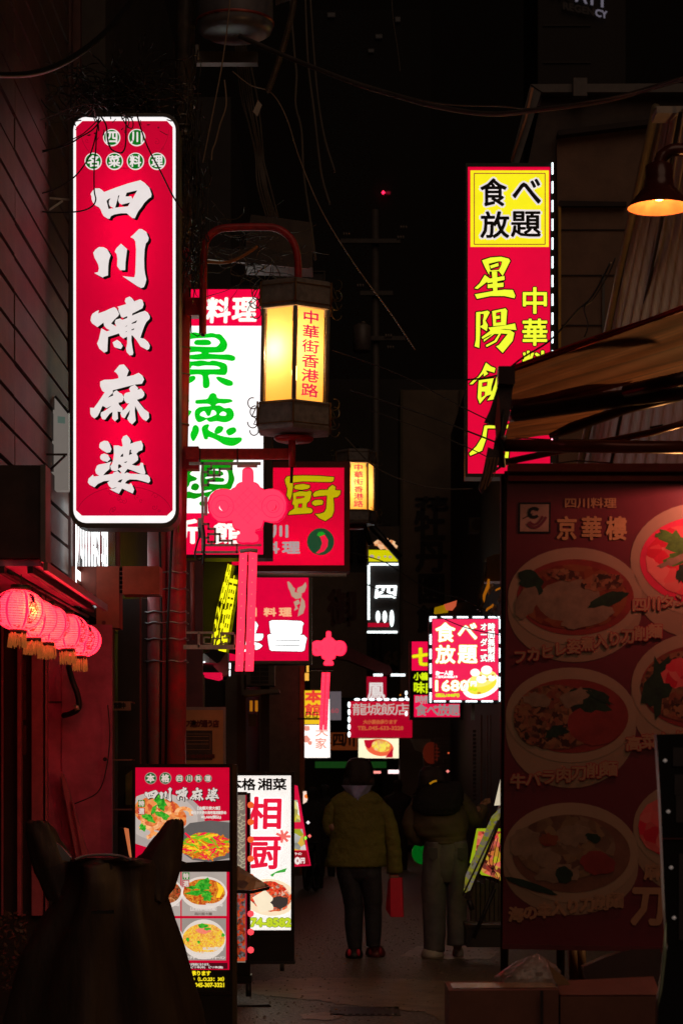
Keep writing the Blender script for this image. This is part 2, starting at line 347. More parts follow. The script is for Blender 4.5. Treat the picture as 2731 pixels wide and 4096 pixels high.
BR = [
 ((350, 700), [([(65,385),(100,330),(150,270),(250,268),(300,300),(350,345),(600,250),(850,165),(1020,120),(1105,98),(1190,150),(1240,200),(1290,250),(1310,300),(1340,390),(1330,450),(1270,490),(1190,570),(1130,660),(1060,750),(1020,830),(990,895),(940,890),(890,850),(820,790),(700,790),(560,815),(490,850),(465,905),(420,900),(340,850),(305,790),(275,710),(240,665),(160,620),(110,560),(85,490),(85,440)],
   [[(400,530),(440,490),(487,475),(450,530),(450,600),(470,640),(550,685),(440,697)],[(635,480),(640,425),(670,405),(640,520),(665,580),(720,608),(890,565),(845,645),(580,672)],[(820,360),(1040,310),(940,490),(920,435),(795,437)]])]),
 ((350, 900), [([(120,570),(170,500),(240,450),(340,455),(410,495),(450,560),(485,625),(450,730),(435,850),(430,1045),(360,1065),(320,1090),(230,1045),(140,993),(220,975),(240,900),(225,820),(190,750),(150,680)],[]),
   ([(570,550),(600,480),(700,380),(830,495),(810,650),(795,780),(790,935),(680,935),(620,850),(625,700),(610,600)],[]),
   ([(895,245),(960,190),(1075,75),(1135,75),(1230,135),(1255,200),(1280,260),(1270,320),(1220,380),(1195,500),(1185,700),(1190,900),(1205,1010),(1232,1130),(1210,1220),(1180,1290),(1125,1310),(1040,1270),(900,1175),(730,1060),(860,1075),(980,1085),(1000,1000),(1010,700),(1015,500),(1000,330),(960,275)],[])]),
 ((350, 1170), [([(65,580),(75,500),(100,440),(180,385),(240,360),(225,430),(370,378),(470,330),(560,295),(610,330),(665,440),(640,490),(570,550),(495,640),(610,710),(700,760),(680,840),(430,920),(415,1220),(350,1250),(250,1170),(200,1060),(240,960),(265,850),(290,740),(405,805),(470,780),(400,745),(350,690),(335,620),(210,715),(100,640)],[]),
   ([(620,290),(740,255),(810,235),(780,170),(800,110),(880,75),(930,110),(980,175),(1100,130),(1150,150),(1175,240),(1150,320),(1040,380),(940,430),(930,475),(1100,405),(1200,375),(1260,410),(1305,490),(1300,540),(1230,610),(1190,690),(1150,800),(1105,940),(1190,960),(1270,1030),(1305,1100),(1290,1170),(1250,1195),(1110,1120),(1020,980),(940,890),(920,890),(920,1000),(940,1150),(960,1250),(945,1300),(880,1305),(820,1240),(805,1160),(830,1060),(830,915),(750,955),(680,900),(640,800),(600,700),(570,620),(590,560),(680,535),(730,565),(830,525),(835,485),(750,520),(700,500),(680,440),(650,380),(650,310)],
    [[(925,630),(1040,570),(1015,625),(925,650)],[(780,710),(835,675),(825,695)],[(920,765),(980,740),(970,770),(925,785)],[(785,820),(830,795),(820,815)]]),
   ([(525,1035),(620,980),(690,1030),(740,1110),(700,1175),(620,1155),(560,1130)],[])]),
 ((350, 1440), [([(555,235),(670,95),(760,85),(820,150),(865,210),(820,340),(960,310),(1070,260),(1150,320),(1185,400),(1140,490),(1000,505),(800,555),(530,625),(530,680),(430,775),(380,860),(300,980),(260,1080),(210,1170),(150,1215),(90,1175),(60,1120),(55,990),(135,995),(220,880),(300,760),(360,670),(310,640),(265,540),(265,445),(350,405),(520,400),(650,375),(640,310),(590,250)],[]),
   ([(530,690),(560,650),(610,625),(670,680),(720,700),(755,760),(750,830),(720,870),(650,885),(660,930),(735,1000),(735,1055),(690,1080),(630,1070),(640,1220),(575,1275),(515,1215),(525,1075),(460,1120),(370,1240),(310,1230),(275,1150),(285,1090),(370,1050),(510,945),(400,1000),(320,950),(300,880),(430,780),(540,735)],[]),
   ([(870,595),(900,550),(990,510),(1060,580),(1050,615),(1120,590),(1185,670),(1190,730),(1150,785),(1035,825),(1110,920),(1190,1020),(1280,1090),(1290,1200),(1230,1270),(1160,1235),(1100,1160),(1050,1060),(995,955),(990,1060),(1010,1260),(935,1340),(880,1300),(830,1220),(870,1140),(890,1040),(820,1130),(780,1210),(720,1190),(690,1120),(700,1075),(790,1010),(870,895),(820,900),(770,840),(755,770),(770,710),(800,680),(895,660)],[])]),
 ((340, 1730), [([(300,250),(320,205),(400,165),(480,175),(520,240),(555,340),(530,405),(460,420),(370,370),(300,310)],[]),
   ([(315,500),(340,455),(400,433),(480,460),(530,550),(470,610),(380,590),(325,550)],[]),
   ([(555,600),(520,660),(515,755),(440,820),(380,890),(300,900),(230,850),(215,780),(250,690),(290,665),(430,640)],[]),
   ([(600,265),(700,265),(760,290),(790,280),(765,140),(800,75),(870,45),(930,110),(960,170),(945,230),(1060,190),(1175,165),(1215,260),(1200,360),(1120,390),(1075,440),(1110,500),(1110,570),(1050,620),(980,665),(1060,690),(1140,690),(1165,625),(1215,635),(1225,700),(1265,830),(1250,870),(1170,860),(1020,800),(890,755),(820,850),(770,855),(735,800),(695,770),(680,795),(620,805),(550,780),(530,700),(570,640),(590,560),(605,450),(600,330)],
    [[(740,505),(760,460),(800,430),(800,500)],[(935,360),(970,352),(960,405),(990,437),(920,468)],[(810,618),(890,592),(855,632)],[(695,755),(695,665),(735,660),(772,708)]]),
   ([(60,1040),(75,960),(170,875),(185,915),(300,900),(580,860),(600,830),(680,800),(740,850),(830,850),(880,830),(940,855),(1170,865),(1310,880),(1355,930),(1365,1010),(1330,1050),(1200,1010),(1080,980),(940,975),(880,1000),(835,1055),(930,1080),(965,1050),(1000,1120),(1030,1190),(1000,1270),(900,1225),(775,1165),(710,1275),(640,1245),(515,1180),(620,1165),(670,1135),(560,1165),(500,1110),(470,1040),(520,1000),(400,1010),(270,1070),(200,1140),(100,1090)],
    [[(680,1030),(720,990),(790,970),(750,1042)]])]),
]
for (ox, oy), polys in BR:
    sh, fr = MB(), MB()
    for i, (pt, hs) in enumerate(polys):
        a = tr(ox, oy, K1, pt); hh = [tr(ox, oy, K1, h) for h in hs]
        sh.poly(mp, shift(a, 10.5, 8), -.0116+i*.0002, [shift(h, 10.5, 8) for h in hh])
        fr.poly(mp, a, -.0102+i*.0002, hh)
    c = fr.build('brush_character', WHITE, t); sh.build('drop_shadow_print', BLACKP, c)
# hanging steel hook on the left of the sign box
hk = MB(); hk.tube([mp(122, 795, .05), mp(280, 790, -.05)], .006); hk.tube([mp(128, 790, .05), mp(126, 930, .05)], .010); hk.tube([mp(128, 900, .05), mp(250, 800, -.02)], .006)
hk.build('wall_bracket', bracket_m, t)

# ---------------------------------------------------------------- white and green sign behind the pole
Y = 16.0; mp = plane(Y)
t = thing('vertical_sign', 'white lightbox sign with rounded green characters and red bands, behind the red pole', 'sign', P(850, 2225, Y))
sign_box(t, mp, 640, 1142, 1062, 2232, .28, 9, dark_metal, glow('white_face', 255, 250, 250, 1.15, True), rim_y=14)
MB().poly(mp, [(1062, 1142), (1088, 1150), (1088, 2232), (1062, 2232)], -.01, back=-.27).build('side_panel', mat('sign_side_dark', (.02, .015, .015), .6), t)
redp = glow('red_band', 238, 0, 62, 1.05, True)
MB().rect(mp, 649, 1156, 1053, 1302, -.0105).build('red_band', redp, t)
MB().rect(mp, 649, 2052, 1053, 2218, -.0105).build('red_band', redp, t)
wc = glow('warm_white_letter', 255, 250, 240, 1.1)
b = MB(); text(b, mp, '料', (826, 1192, 918, 1288), 4, -.009, shear=.04); text(b, mp, '理', (930, 1192, 1022, 1282), 4, -.009, shear=.04); b.build('lettering', wc, t)
b = MB(); text(b, mp, '新', (668, 2078, 790, 2170), 5, -.009); text(b, mp, '館', (858, 2085, 968, 2175), 3.2, -.009); b.build('lettering', wc, t)
gr = glow('green_letter', 0, 200, 28, 1.0); gr2 = glow('green_letter_dim', 0, 148, 10, 1.0); K2 = 1568/330
def sm(pts, n=3):                                                      # rounded version of a traced outline
    m = len(pts); out = []
    for i in range(m):
        a, b_, c, e = [V(pts[(i+k-1) % m]) for k in range(4)]
        for k in range(n):
            u = k/n; q = .5*((2*b_)+(c-a)*u+(2*a-5*b_+4*c-e)*u*u+(3*b_-a-3*c+e)*u**3); out.append((q.x, q.y))
    return out
def chars(mp, t, ox, oy, k, polys, m, d=-.009, smooth=False, name='character', outline=None, ow=3):
    b = MB(); ob = MB()
    for i, (pt, hs) in enumerate(polys):
        a = tr(ox, oy, k, pt); hh = [tr(ox, oy, k, h) for h in hs]
        if smooth: a = sm(a); hh = [sm(h) for h in hh]
        b.poly(mp, a, d+i*.0002, hh)
        if outline:
            ob.ribbon(mp, a, ow, d-.0016, True)
            for h in hh: ob.ribbon(mp, h, ow*.6, d-.0012, True)
    o = b.build(name, m, t)
    if outline: ob.build('outline_print', outline, o)
chars(mp, t, 730, 1320, K2, [
 ([(-200,200),(-120,110),(0,80),(130,55),(250,40),(400,75),(540,50),(640,70),(720,75),(800,160),(850,250),(840,340),(790,400),(740,420),(520,430),(520,445),(720,460),(880,460),(980,490),(1005,530),(990,570),(940,585),(850,570),(600,550),(300,560),(130,550),(0,560),(-100,540),(-100,470),(130,470),(360,440),(300,410),(130,425),(0,420),(-160,380)],
   [[(-60,220),(0,185),(150,170),(250,155),(450,145),(600,140),(690,190),(710,240),(660,300),(600,315),(330,310),(150,300),(0,290)]]),
 ([(220,240),(250,190),(330,180),(480,180),(540,220),(540,260),(490,285),(320,285),(250,275)], []),
 ([(-120,640),(0,600),(200,590),(360,572),(500,595),(560,575),(650,585),(780,620),(840,660),(858,740),(840,820),(780,855),(510,845),(510,930),(520,1020),(500,1080),(450,1105),(400,1090),(385,1030),(385,920),(370,860),(300,840),(130,850),(0,850),(-120,800)],
   [[(165,715),(190,675),(300,690),(430,670),(640,680),(715,722),(640,740),(170,740)]]),
 ([(0,1010),(130,1010),(230,950),(250,900),(230,870),(180,865),(100,900),(0,960)], []),
 ([(640,910),(650,890),(710,885),(920,955),(960,1000),(950,1045),(890,1062),(800,1040),(700,980)], []),
], gr, smooth=True)
chars(mp, t, 730, 1320, K2, [
 ([(245,1360),(270,1325),(440,1310),(490,1280),(520,1220),(580,1192),(640,1220),(660,1280),(720,1300),(900,1308),(955,1345),(920,1370),(800,1395),(680,1390),(630,1430),(710,1430),(800,1480),(900,1475),(960,1530),(980,1620),(940,1700),(850,1745),(760,1750),(650,1730),(520,1745),(465,1705),(450,1700),(380,1735),(310,1750),(260,1710),(232,1620),(240,1530),(290,1480),(350,1455),(530,1440),(480,1400),(270,1400)],
   [[(335,1620),(350,1570),(410,1538),(440,1570),(460,1610),(490,1632),(530,1610),(560,1525),(620,1535),(645,1590),(600,1620),(530,1650),(450,1665),(400,1645)],[(700,1610),(740,1560),(780,1545),(835,1580),(810,1625)]]),
 ([(150,1980),(180,1900),(200,1830),(250,1800),(305,1840),(315,1920),(280,2010),(215,2110),(170,2070)], []),
 ([(365,1880),(400,1810),(480,1785),(510,1810),(490,1890),(620,1960),(750,2010),(930,2040),(1090,2035),(1130,2060),(1110,2120),(1000,2190),(900,2200),(780,2170),(650,2090),(500,2030),(480,2070),(430,2075),(400,2030)], []),
 ([(605,1930),(640,1850),(700,1815),(780,1850),(750,1930),(680,1970),(630,1965)], []),
 ([(825,1930),(880,1865),(980,1845),(1020,1880),(1010,1940),(890,2005)], []),
 ([(20,1520),(160,1530),(165,1570),(110,1640),(20,1660)], []), ([(20,1300),(125,1320),(110,1380),(20,1380)], []),
], gr, smooth=True)
chars(mp, t, 730, 1780, K2, [
 ([(240,240),(600,235),(970,250),(980,290),(960,320),(955,500),(990,640),(950,760),(900,840),(700,830),(560,900),(480,1000),(400,960),(240,1020),(150,1010),(60,1000),(100,880),(230,910),(360,900),(350,780),(340,620),(355,450),(350,360),(240,330)],
   [[(500,470),(700,450),(830,470),(870,560),(860,690),(780,745),(520,730),(510,700),(740,700),(790,680),(780,630),(620,610),(450,640),(460,600),(740,580),(775,530),(720,490),(600,480)],[(410,870),(540,850),(550,870),(420,900)]]),
 ([(60,420),(110,410),(240,400),(240,450),(140,550),(270,620),(250,670),(150,700),(130,760),(60,790)], []),
 ([(160,810),(200,735),(280,730),(320,790),(270,860),(190,850)], []), ([(320,1110),(350,1070),(430,1080),(420,1150),(350,1150)], []),
], gr2, smooth=True)

# ---------------------------------------------------------------- red sign with a yellow kitchen character
Y = 18.0; mp = plane(Y)
dred = mat('dark_red_frame', (.16, .012, .012), .5, 0, nz=.3)
t = thing('lightbox_sign', 'wide red lightbox sign in a dark red frame with one big yellow character', 'sign', P(1150, 2285, Y))
sign_box(t, mp, 905, 1846, 1398, 2285, .3, 22, dred, mat('red_face_b', (.2, .004, .012), .35, emit=sr(190, 0, 46), es=1.3, nz=.1, ns=3, trans=.4), rim_y=24)
MATS['red_face_b'].node_tree.nodes['Translucent BSDF'].inputs[0].default_value = (.75, .004, .15, 1)
for yc, pw in ((1905, 1.2), (2190, 2.6)): light('sign_tube', 'AREA', mp(1160, yc, -.24), pw*3, (1, .3, .7), 1.0, .05, (math.radians(-90), 0, 0), t)
yel = glow('yellow_letter', 186, 168, 4, 1.0); K3 = 1568/340
olv = mat('dark_red_print2', (.05, .003, .008), .5)
chars(mp, t, 1060, 1860, K3, [
 ([(365,270),(400,210),(540,195),(700,190),(1000,198),(1275,220),(1260,290),(1220,310),(1000,308),(700,300),(515,320),(515,400),(490,560),(460,650),(400,560),(415,440),(380,340)], []),
 ([(530,410),(560,365),(700,345),(820,370),(830,410),(790,435),(680,455),(560,445)], []),
 ([(515,520),(640,480),(760,490),(830,470),(860,500),(840,600),(820,660),(770,700),(765,780),(860,800),(880,850),(850,885),(650,900),(425,915),(450,860),(540,800),(535,740),(500,720),(520,620)], [[(570,575),(735,570),(720,600),(575,630)],[(615,712),(690,705),(680,790),(605,785)]]),
 ([(880,540),(920,490),(1010,460),(1160,455),(1170,420),(1240,365),(1300,400),(1290,460),(1395,470),(1380,540),(1330,590),(1255,600),(1270,720),(1270,850),(1230,950),(1110,1030),(1000,980),(920,900),(1000,900),(1090,870),(1130,800),(1145,560),(1000,570),(900,585)], []),
 ([(865,680),(920,645),(1040,640),(1075,670),(1060,725),(920,750),(870,720)], []),
 ([(-80,500),(-60,380),(20,330),(70,315),(130,350),(120,430),(30,445),(0,520)], []),
], yel, outline=olv, ow=3.2)
wg = glow('dim_white_letter', 172, 150, 150, 1.); b = MB()
text(b, mp, '四', (1020, 2102, 1074, 2150), 3, -.009)
text(b, mp, '川', (1088, 2102, 1150, 2148), 3.2, -.009)
for ch, x in (('料', 1046), ('理', 1128)): text(b, mp, ch, (x+2, 2168, x+70, 2212), 2.6, -.009)
b.build('lettering', wg, t)
e = MB().disc(mp, 1282, 2166, 54, d=-.010, n=32).build('green_disc', glow('deep_green_print', 20, 66, 40, 1.), t)
MB().poly(mp, [(1272, 2140), (1282, 2132), (1300, 2140), (1312, 2160), (1310, 2185), (1296, 2205), (1275, 2214), (1262, 2212), (1280, 2196), (1288, 2172), (1282, 2152)], -.008).build('chilli_print', glow('chilli_red', 232, 20, 60, 1.), e)
MB().poly(mp, [(1266, 2140), (1274, 2128), (1290, 2126), (1302, 2136), (1290, 2142), (1278, 2146)], -.0075).build('stalk_print', glow('leaf_green', 20, 150, 30, 1.), e)
MB().tube([mp(930, 2302, .02), mp(1385, 2302, .02)], .018).build('lamp_tube', mat('white_tube_housing', (.6, .58, .58), .35), t)

# ---------------------------------------------------------------- red sign with a phoenix and two white characters
Y = 20.0; mp = plane(Y)
t = thing('lightbox_sign', 'red lightbox sign in a grey frame with glowing white characters and a phoenix', 'sign', P(1080, 2650, Y))
gframe = mat('grey_painted_frame', (.22, .23, .22), .5, .2, nz=.25)
sign_box(t, mp, 905, 2298, 1247, 2655, .35, 13, gframe, glow('red_face_c', 222, 0, 56, 1., True), rim_y=12)
K4 = 1568/420; hot = glow('hot_white_letter', 255, 255, 255, 1.5)
chars(mp, t, 840, 2220, K4, [
 ([(280,1060),(305,1010),(325,1050),(315,1110),(290,1140)], []), ([(330,975),(380,960),(440,975),(450,1170),(360,1165),(340,1050)], []),
 ([(510,980),(530,965),(550,975),(545,1050),(525,1055),(508,1040)], []), ([(600,1000),(650,975),(690,1000),(720,1050),(700,1110),(680,1170),(620,1170)], []),
 ([(240,1240),(280,1185),(500,1172),(790,1175),(798,1215),(770,1270),(700,1285),(550,1280),(500,1286),(260,1290)], []),
 ([(500,1290),(550,1285),(548,1370),(540,1445),(505,1440),(495,1370)], []), ([(560,1300),(640,1295),(740,1320),(785,1355),(740,1400),(690,1415),(640,1400),(560,1345)], []),
 ([(280,1320),(400,1295),(470,1295),(460,1340),(400,1380),(290,1380)], []),
 ([(885,990),(930,975),(1130,975),(1360,985),(1400,1020),(1380,1060),(1370,1170),(1340,1190),(940,1190),(905,1160),(890,1060)], []),
 ([(860,1195),(900,1178),(1180,1198),(1400,1194),(1445,1240),(1425,1330),(1410,1420),(1370,1440),(920,1430),(890,1410),(870,1300)], []),
], hot, outline=mat('dark_outline', (.01, .01, .01), .5), ow=2.2)
b = MB()
for y0 in (1270, 1346): b.ribbon(mp, tr(840, 2220, K4, [(970, y0), (1340, y0+8)]), 1.4, -.006)
b.ribbon(mp, tr(840, 2220, K4, [(1180, 1124), (1300, 1124)]), .6, -.006); b.build('slit_print', BLACKP, t)
b = MB(); pk = glow('peach_letter', 244, 178, 130, 1.)
for ch, x in (('中', 915), ('国', 977), ('料', 1056), ('理', 1117)): text(b, mp, ch, (x, 2432, x+48, 2464), 1.9, -.009)
b.build('lettering', pk, t)
chars(mp, t, 840, 2220, K4, [
 ([(1155,400),(1175,395),(1210,430),(1240,480),(1270,500),(1260,560),(1200,545),(1170,490)], []),
 ([(1425,405),(1440,460),(1410,550),(1340,585),(1295,540),(1310,490),(1380,460)], []),
 ([(1195,540),(1300,560),(1370,585),(1360,640),(1280,655),(1220,610)], []),
 ([(1365,630),(1410,690),(1420,770),(1390,870),(1310,915),(1330,810),(1350,740)], []),
 ([(1250,700),(1320,665),(1345,720),(1290,750),(1315,800),(1255,830),(1275,780)], []),
], glow('dim_gold_print', 184, 150, 128, 1.), name='phoenix_print', outline=glow('gold_rim_print', 205, 80, 84, 1.), ow=1.3)

# ---------------------------------------------------------------- right-hand tall sign
Y = 15.0; mp = plane(Y)
t = thing('vertical_sign', 'tall crimson lightbox sign with yellow characters and a yellow square at its top', 'sign', P(2030, 1905, Y))
sign_box(t, mp, 1861, 652, 2208, 1908, .22, 9, mat('sign_rim_dark', (.035, .04, .035), .4, .5), mat('red_face_d', (.2, .004, .012), .35, emit=sr(226, 0, 58), es=1.02, nz=.1, ns=3, trans=.15), rim_y=14)
light('sign_tube', 'AREA', mp(2030, 1180, -.18), 8, (1, .5, 1.2), .08, 1.9, (math.radians(-90), 0, 0), t)
yf = glow('yellow_face', 244, 232, 24, 1.05, True)
q = MB().rect(mp, 1881, 680, 2194, 986, -.0105).build('yellow_square', yf, t)
b = MB(); b.ribbon(mp, [(1896, 692), (2179, 692), (2179, 976), (1896, 976)], 1.7, -.0095, True); b.build('border_line', glow('dark_red_line', 150, 20, 40, 1.), q)
b, o_ = MB(), MB()
for ch, bx in (('食', (1922, 714, 2024, 822)), ('べ', (2050, 716, 2160, 812)), ('放', (1922, 846, 2034, 950)), ('題', (2044, 846, 2160, 946))):
    text(o_, mp, ch, bx, 9.5, -.0085); text(b, mp, ch, bx, 2.6, -.0065)
o_.build('white_outline', WHITE, q); b.build('lettering', BLACKP, q)
K5 = 4.48; yl = glow('bright_yellow_letter', 238, 246, 52, 1.05)
chars(mp, t, 1860, 1000, K5, [
 ([(300,180),(450,130),(640,115),(780,150),(805,190),(740,320),(670,460),(600,370),(560,375),(430,380),(430,445),(350,300)], [[(420,240),(600,195),(660,200),(640,280),(600,350),(450,360)]]),
 ([(440,275),(590,225),(600,280),(460,325)], []), ([(165,680),(260,590),(350,440),(440,505),(370,580),(330,610),(220,695)], []),
 ([(475,380),(570,380),(575,730),(500,730)], []), ([(370,520),(700,460),(705,530),(400,590)], []), ([(400,610),(685,580),(685,655),(400,680)], []),
 ([(170,790),(500,730),(700,705),(850,710),(895,810),(880,860),(700,820),(450,820),(210,870)], [])], yl, outline=BLACKP, ow=5)
chars(mp, t, 1860, 1000, K5, [
 ([(195,1110),(270,1100),(265,1500),(250,1750),(165,1720),(190,1600)], []), ([(260,1110),(400,1080),(440,1110),(400,1190),(360,1260),(405,1340),(385,1450),(262,1370),(320,1330),(315,1260),(330,1180),(330,1140),(262,1140)], []),
 ([(480,1090),(720,1040),(750,1080),(730,1340),(500,1360),(490,1200)], [[(550,1120),(640,1100),(640,1290),(550,1300)]]), ([(550,1180),(620,1170),(620,1225),(550,1235)], []),
 ([(410,1385),(700,1350),(890,1310),(915,1430),(700,1410),(450,1440)], []),
 ([(450,1440),(560,1415),(800,1430),(880,1480),(850,1620),(670,1840),(550,1720),(600,1700),(760,1500),(640,1490),(560,1640),(380,1735),(370,1700),(520,1620),(600,1500),(520,1500),(330,1640),(330,1600),(440,1540),(480,1495),(310,1590),(290,1560)], [])], yl, outline=BLACKP, ow=5)
chars(mp, t, 1860, 1400, K5, [
 ([(370,220),(460,290),(540,320),(520,400),(380,360),(130,610),(75,610),(150,530),(230,480),(300,380)], []), ([(330,400),(370,370),(410,420),(330,470)], []),
 ([(240,540),(510,500),(470,640),(460,720),(500,780),(380,820),(260,960),(220,850)], [[(300,580),(400,560),(390,640),(300,660)],[(290,740),(355,740),(350,810),(285,850)]]),
 ([(560,480),(640,440),(900,420),(900,520),(640,520),(590,600),(520,880),(390,900),(450,820),(530,600)], [])], yl, outline=BLACKP, ow=5)
chars(mp, t, 1860, 1400, K5, [([(345,1350),(400,1360),(370,1600),(300,1800),(90,1890),(70,1850),(200,1720),(300,1560)], []), ([(345,1350),(900,1330),(900,1400),(345,1400)], []),
 ([(600,1700),(790,1700),(770,1930),(590,1940)], [[(660,1760),(720,1760),(715,1880),(650,1880)]])], yl, outline=BLACKP, ow=5)
for ch, bx in (('中', (2092, 1150, 2184, 1252)), ('華', (2090, 1276, 2186, 1380)), ('料', (2090, 1404, 2186, 1500))):
    b, o_ = MB(), MB(); text(o_, mp, ch, bx, 6.5, -.0085); text(b, mp, ch, bx, 2.4, -.0065); c = b.build('character', yl, t); o_.build('outline_print', BLACKP, c)
led = glow('led_white', 235, 250, 255, 2.2, True)
me = None
for k in range(17):
    y = 650+k*75
    if y > 1480: break
    o = MB().rect(mp, 2204.5, y+2, 2211, y+48, .012, .002).build('led_strip', led, t)
# ---------------------------------------------------------------- poles
def pole(name, label, pts, r, m, cat='pole', parts=None):
    t = thing(name, label, cat, pts[0])
    MB().tube(pts, r, 20).build('shaft', m, t)
    return t
pole_red = mat('pole_red_spill', (.62, .03, .05), .38, 0, nz=.5, ns=6, bump=.12, bs=30, col2=(.30, .10, .10))  # red spill from signs and lanterns put into the lower shaft's colour
pole_gr = mat('pole_grey_red_spill', (.20, .17, .17), .4, .2, nz=.5, ns=5, bump=.15, bs=30, col2=(.50, .02, .04))  # grey steel, the red light on it put into the colour as patches
def gp(x, Y): return V(((x-CX)*Y/F, Y, 0))
ty = 13.6
tA = pole('steel_pole', 'left one of the two red-lit steel poles strapped together below the big red sign', [gp(628, ty), P(630, 1500, ty)], .062, pole_gr)
tB = thing('utility_pole', 'right, taller pole of the strapped pair that carries the street lantern and the cables', 'pole', gp(702, ty+.02))
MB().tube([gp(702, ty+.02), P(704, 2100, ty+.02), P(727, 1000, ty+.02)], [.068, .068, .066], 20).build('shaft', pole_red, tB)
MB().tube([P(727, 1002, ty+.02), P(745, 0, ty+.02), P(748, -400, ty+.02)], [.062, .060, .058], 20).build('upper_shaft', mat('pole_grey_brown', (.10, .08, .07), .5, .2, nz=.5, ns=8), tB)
strap = mat('steel_strap', (.45, .42, .42), .3, .9, nz=.2)
for i, y in enumerate([2290, 2361, 2447, 2495, 2560, 2646]):
    b = MB(); a = [mp2 for mp2 in []]
    ring = []
    for k in range(25):
        an = math.radians(180+180*k/24); ring.append(P(666, y+random.Random(i).uniform(-3, 3), ty)+V((.138*math.cos(an)*1.0, .078*math.sin(an), .004*math.sin(k))))
    b.tube(ring, .0062, 5).build('strap', strap, tB)
for i, (y, h) in enumerate([(350, 6), (425, 6), (470, 7), (510, 7), (540, 26), (570, 12), (700, 20), (880, 6), (960, 6), (1060, 8), (1395, 5), (1500, 5), (1700, 6)]):
    b = MB(); c = P(745-(y/2100)*40, y, ty+.02); hh = h*ty/F
    b.lathe(c-V((0, 0, hh/2)), [(.066, 0), (.073, 0), (.073, hh), (.066, hh)], 20).build('clamp_band', mat('clamp_grey', (.28, .25, .22), .4, .7, nz=.4), tB)
for x, y, ww, hh in ((770, 1225, 60, 70), (765, 1830, 60, 90)):
    MB().rect(plane(ty-.06), x-ww/2, y-hh/2, x+ww/2, y+hh/2, 0, -.12).build('bracket_box', rust_red, tB)
b = MB(); b.tube([P(760, 1150, ty-.05), P(765, 1330, ty-.05), P(790, 1345, ty-.05), P(810, 1335, ty-.05)], .004, 5).build('wire', cable_m, tB)
b = MB(); b.tube([P(640, 2115, ty-.07), P(648, 2500, ty-.07), P(640, 3300, ty-.07)], .007, 6).build('conduit', dark_metal, tB)
b = MB(); b.tube([P(690, 2115, ty-.08), P(672, 2500, ty-.08), P(660, 3300, ty-.08)], .009, 6).build('conduit', dark_metal, tB)
b = MB(); b.tube([P(724, 560, ty-.08), P(728, 1150, ty-.08), P(715, 2130, ty-.08)], .006, 6).build('conduit', mat('yellowed_cable', (.30, .17, .03), .5), tB)
# cross arm and drum transformer
b = MB(); b.rect(plane(ty-.15), 780, 205, 1030, 250, 0, -.08); b.build('cross_arm', mat('arm_grey', (.16, .15, .15), .5, .5, nz=.3), tB)
b = MB(); b.tube([P(788, 180, ty-.15), P(792, 240, ty-.15)], .012, 6).build('bolt', bracket_m, tB)
t = thing('transformer', 'grey drum transformer hanging at the very top beside the utility pole', 'transformer', P(940, 135, 13.4))
c = P(940, 128, 13.3); tm = mat('transformer_grey', (.20, .20, .23), .4, .3, nz=.25)
MB().lathe(c, [(.01, -.02), (.19, -.02), (.225, .0), (.238, .03), (.238, .6), (.2, .7), (.01, .72)], 36).build('tank', tm, t)
MB().lathe(c, [(.236, .045), (.246, .05), (.246, .06), (.236, .065)], 36).build('rim', mat('rim_reflection', (.35, .06, .05), .3, .3), t)  # red-orange reflection on the drum's lower edge put in as a coloured band
b = MB()
for k in range(9): b.tube([c+V((.26+.012*k, -.03, .16+.004*k)), c+V((.26+.012*k, -.03, .7))], .006, 5)
b.build('cooling_fin', tm, t, kind='stuff')

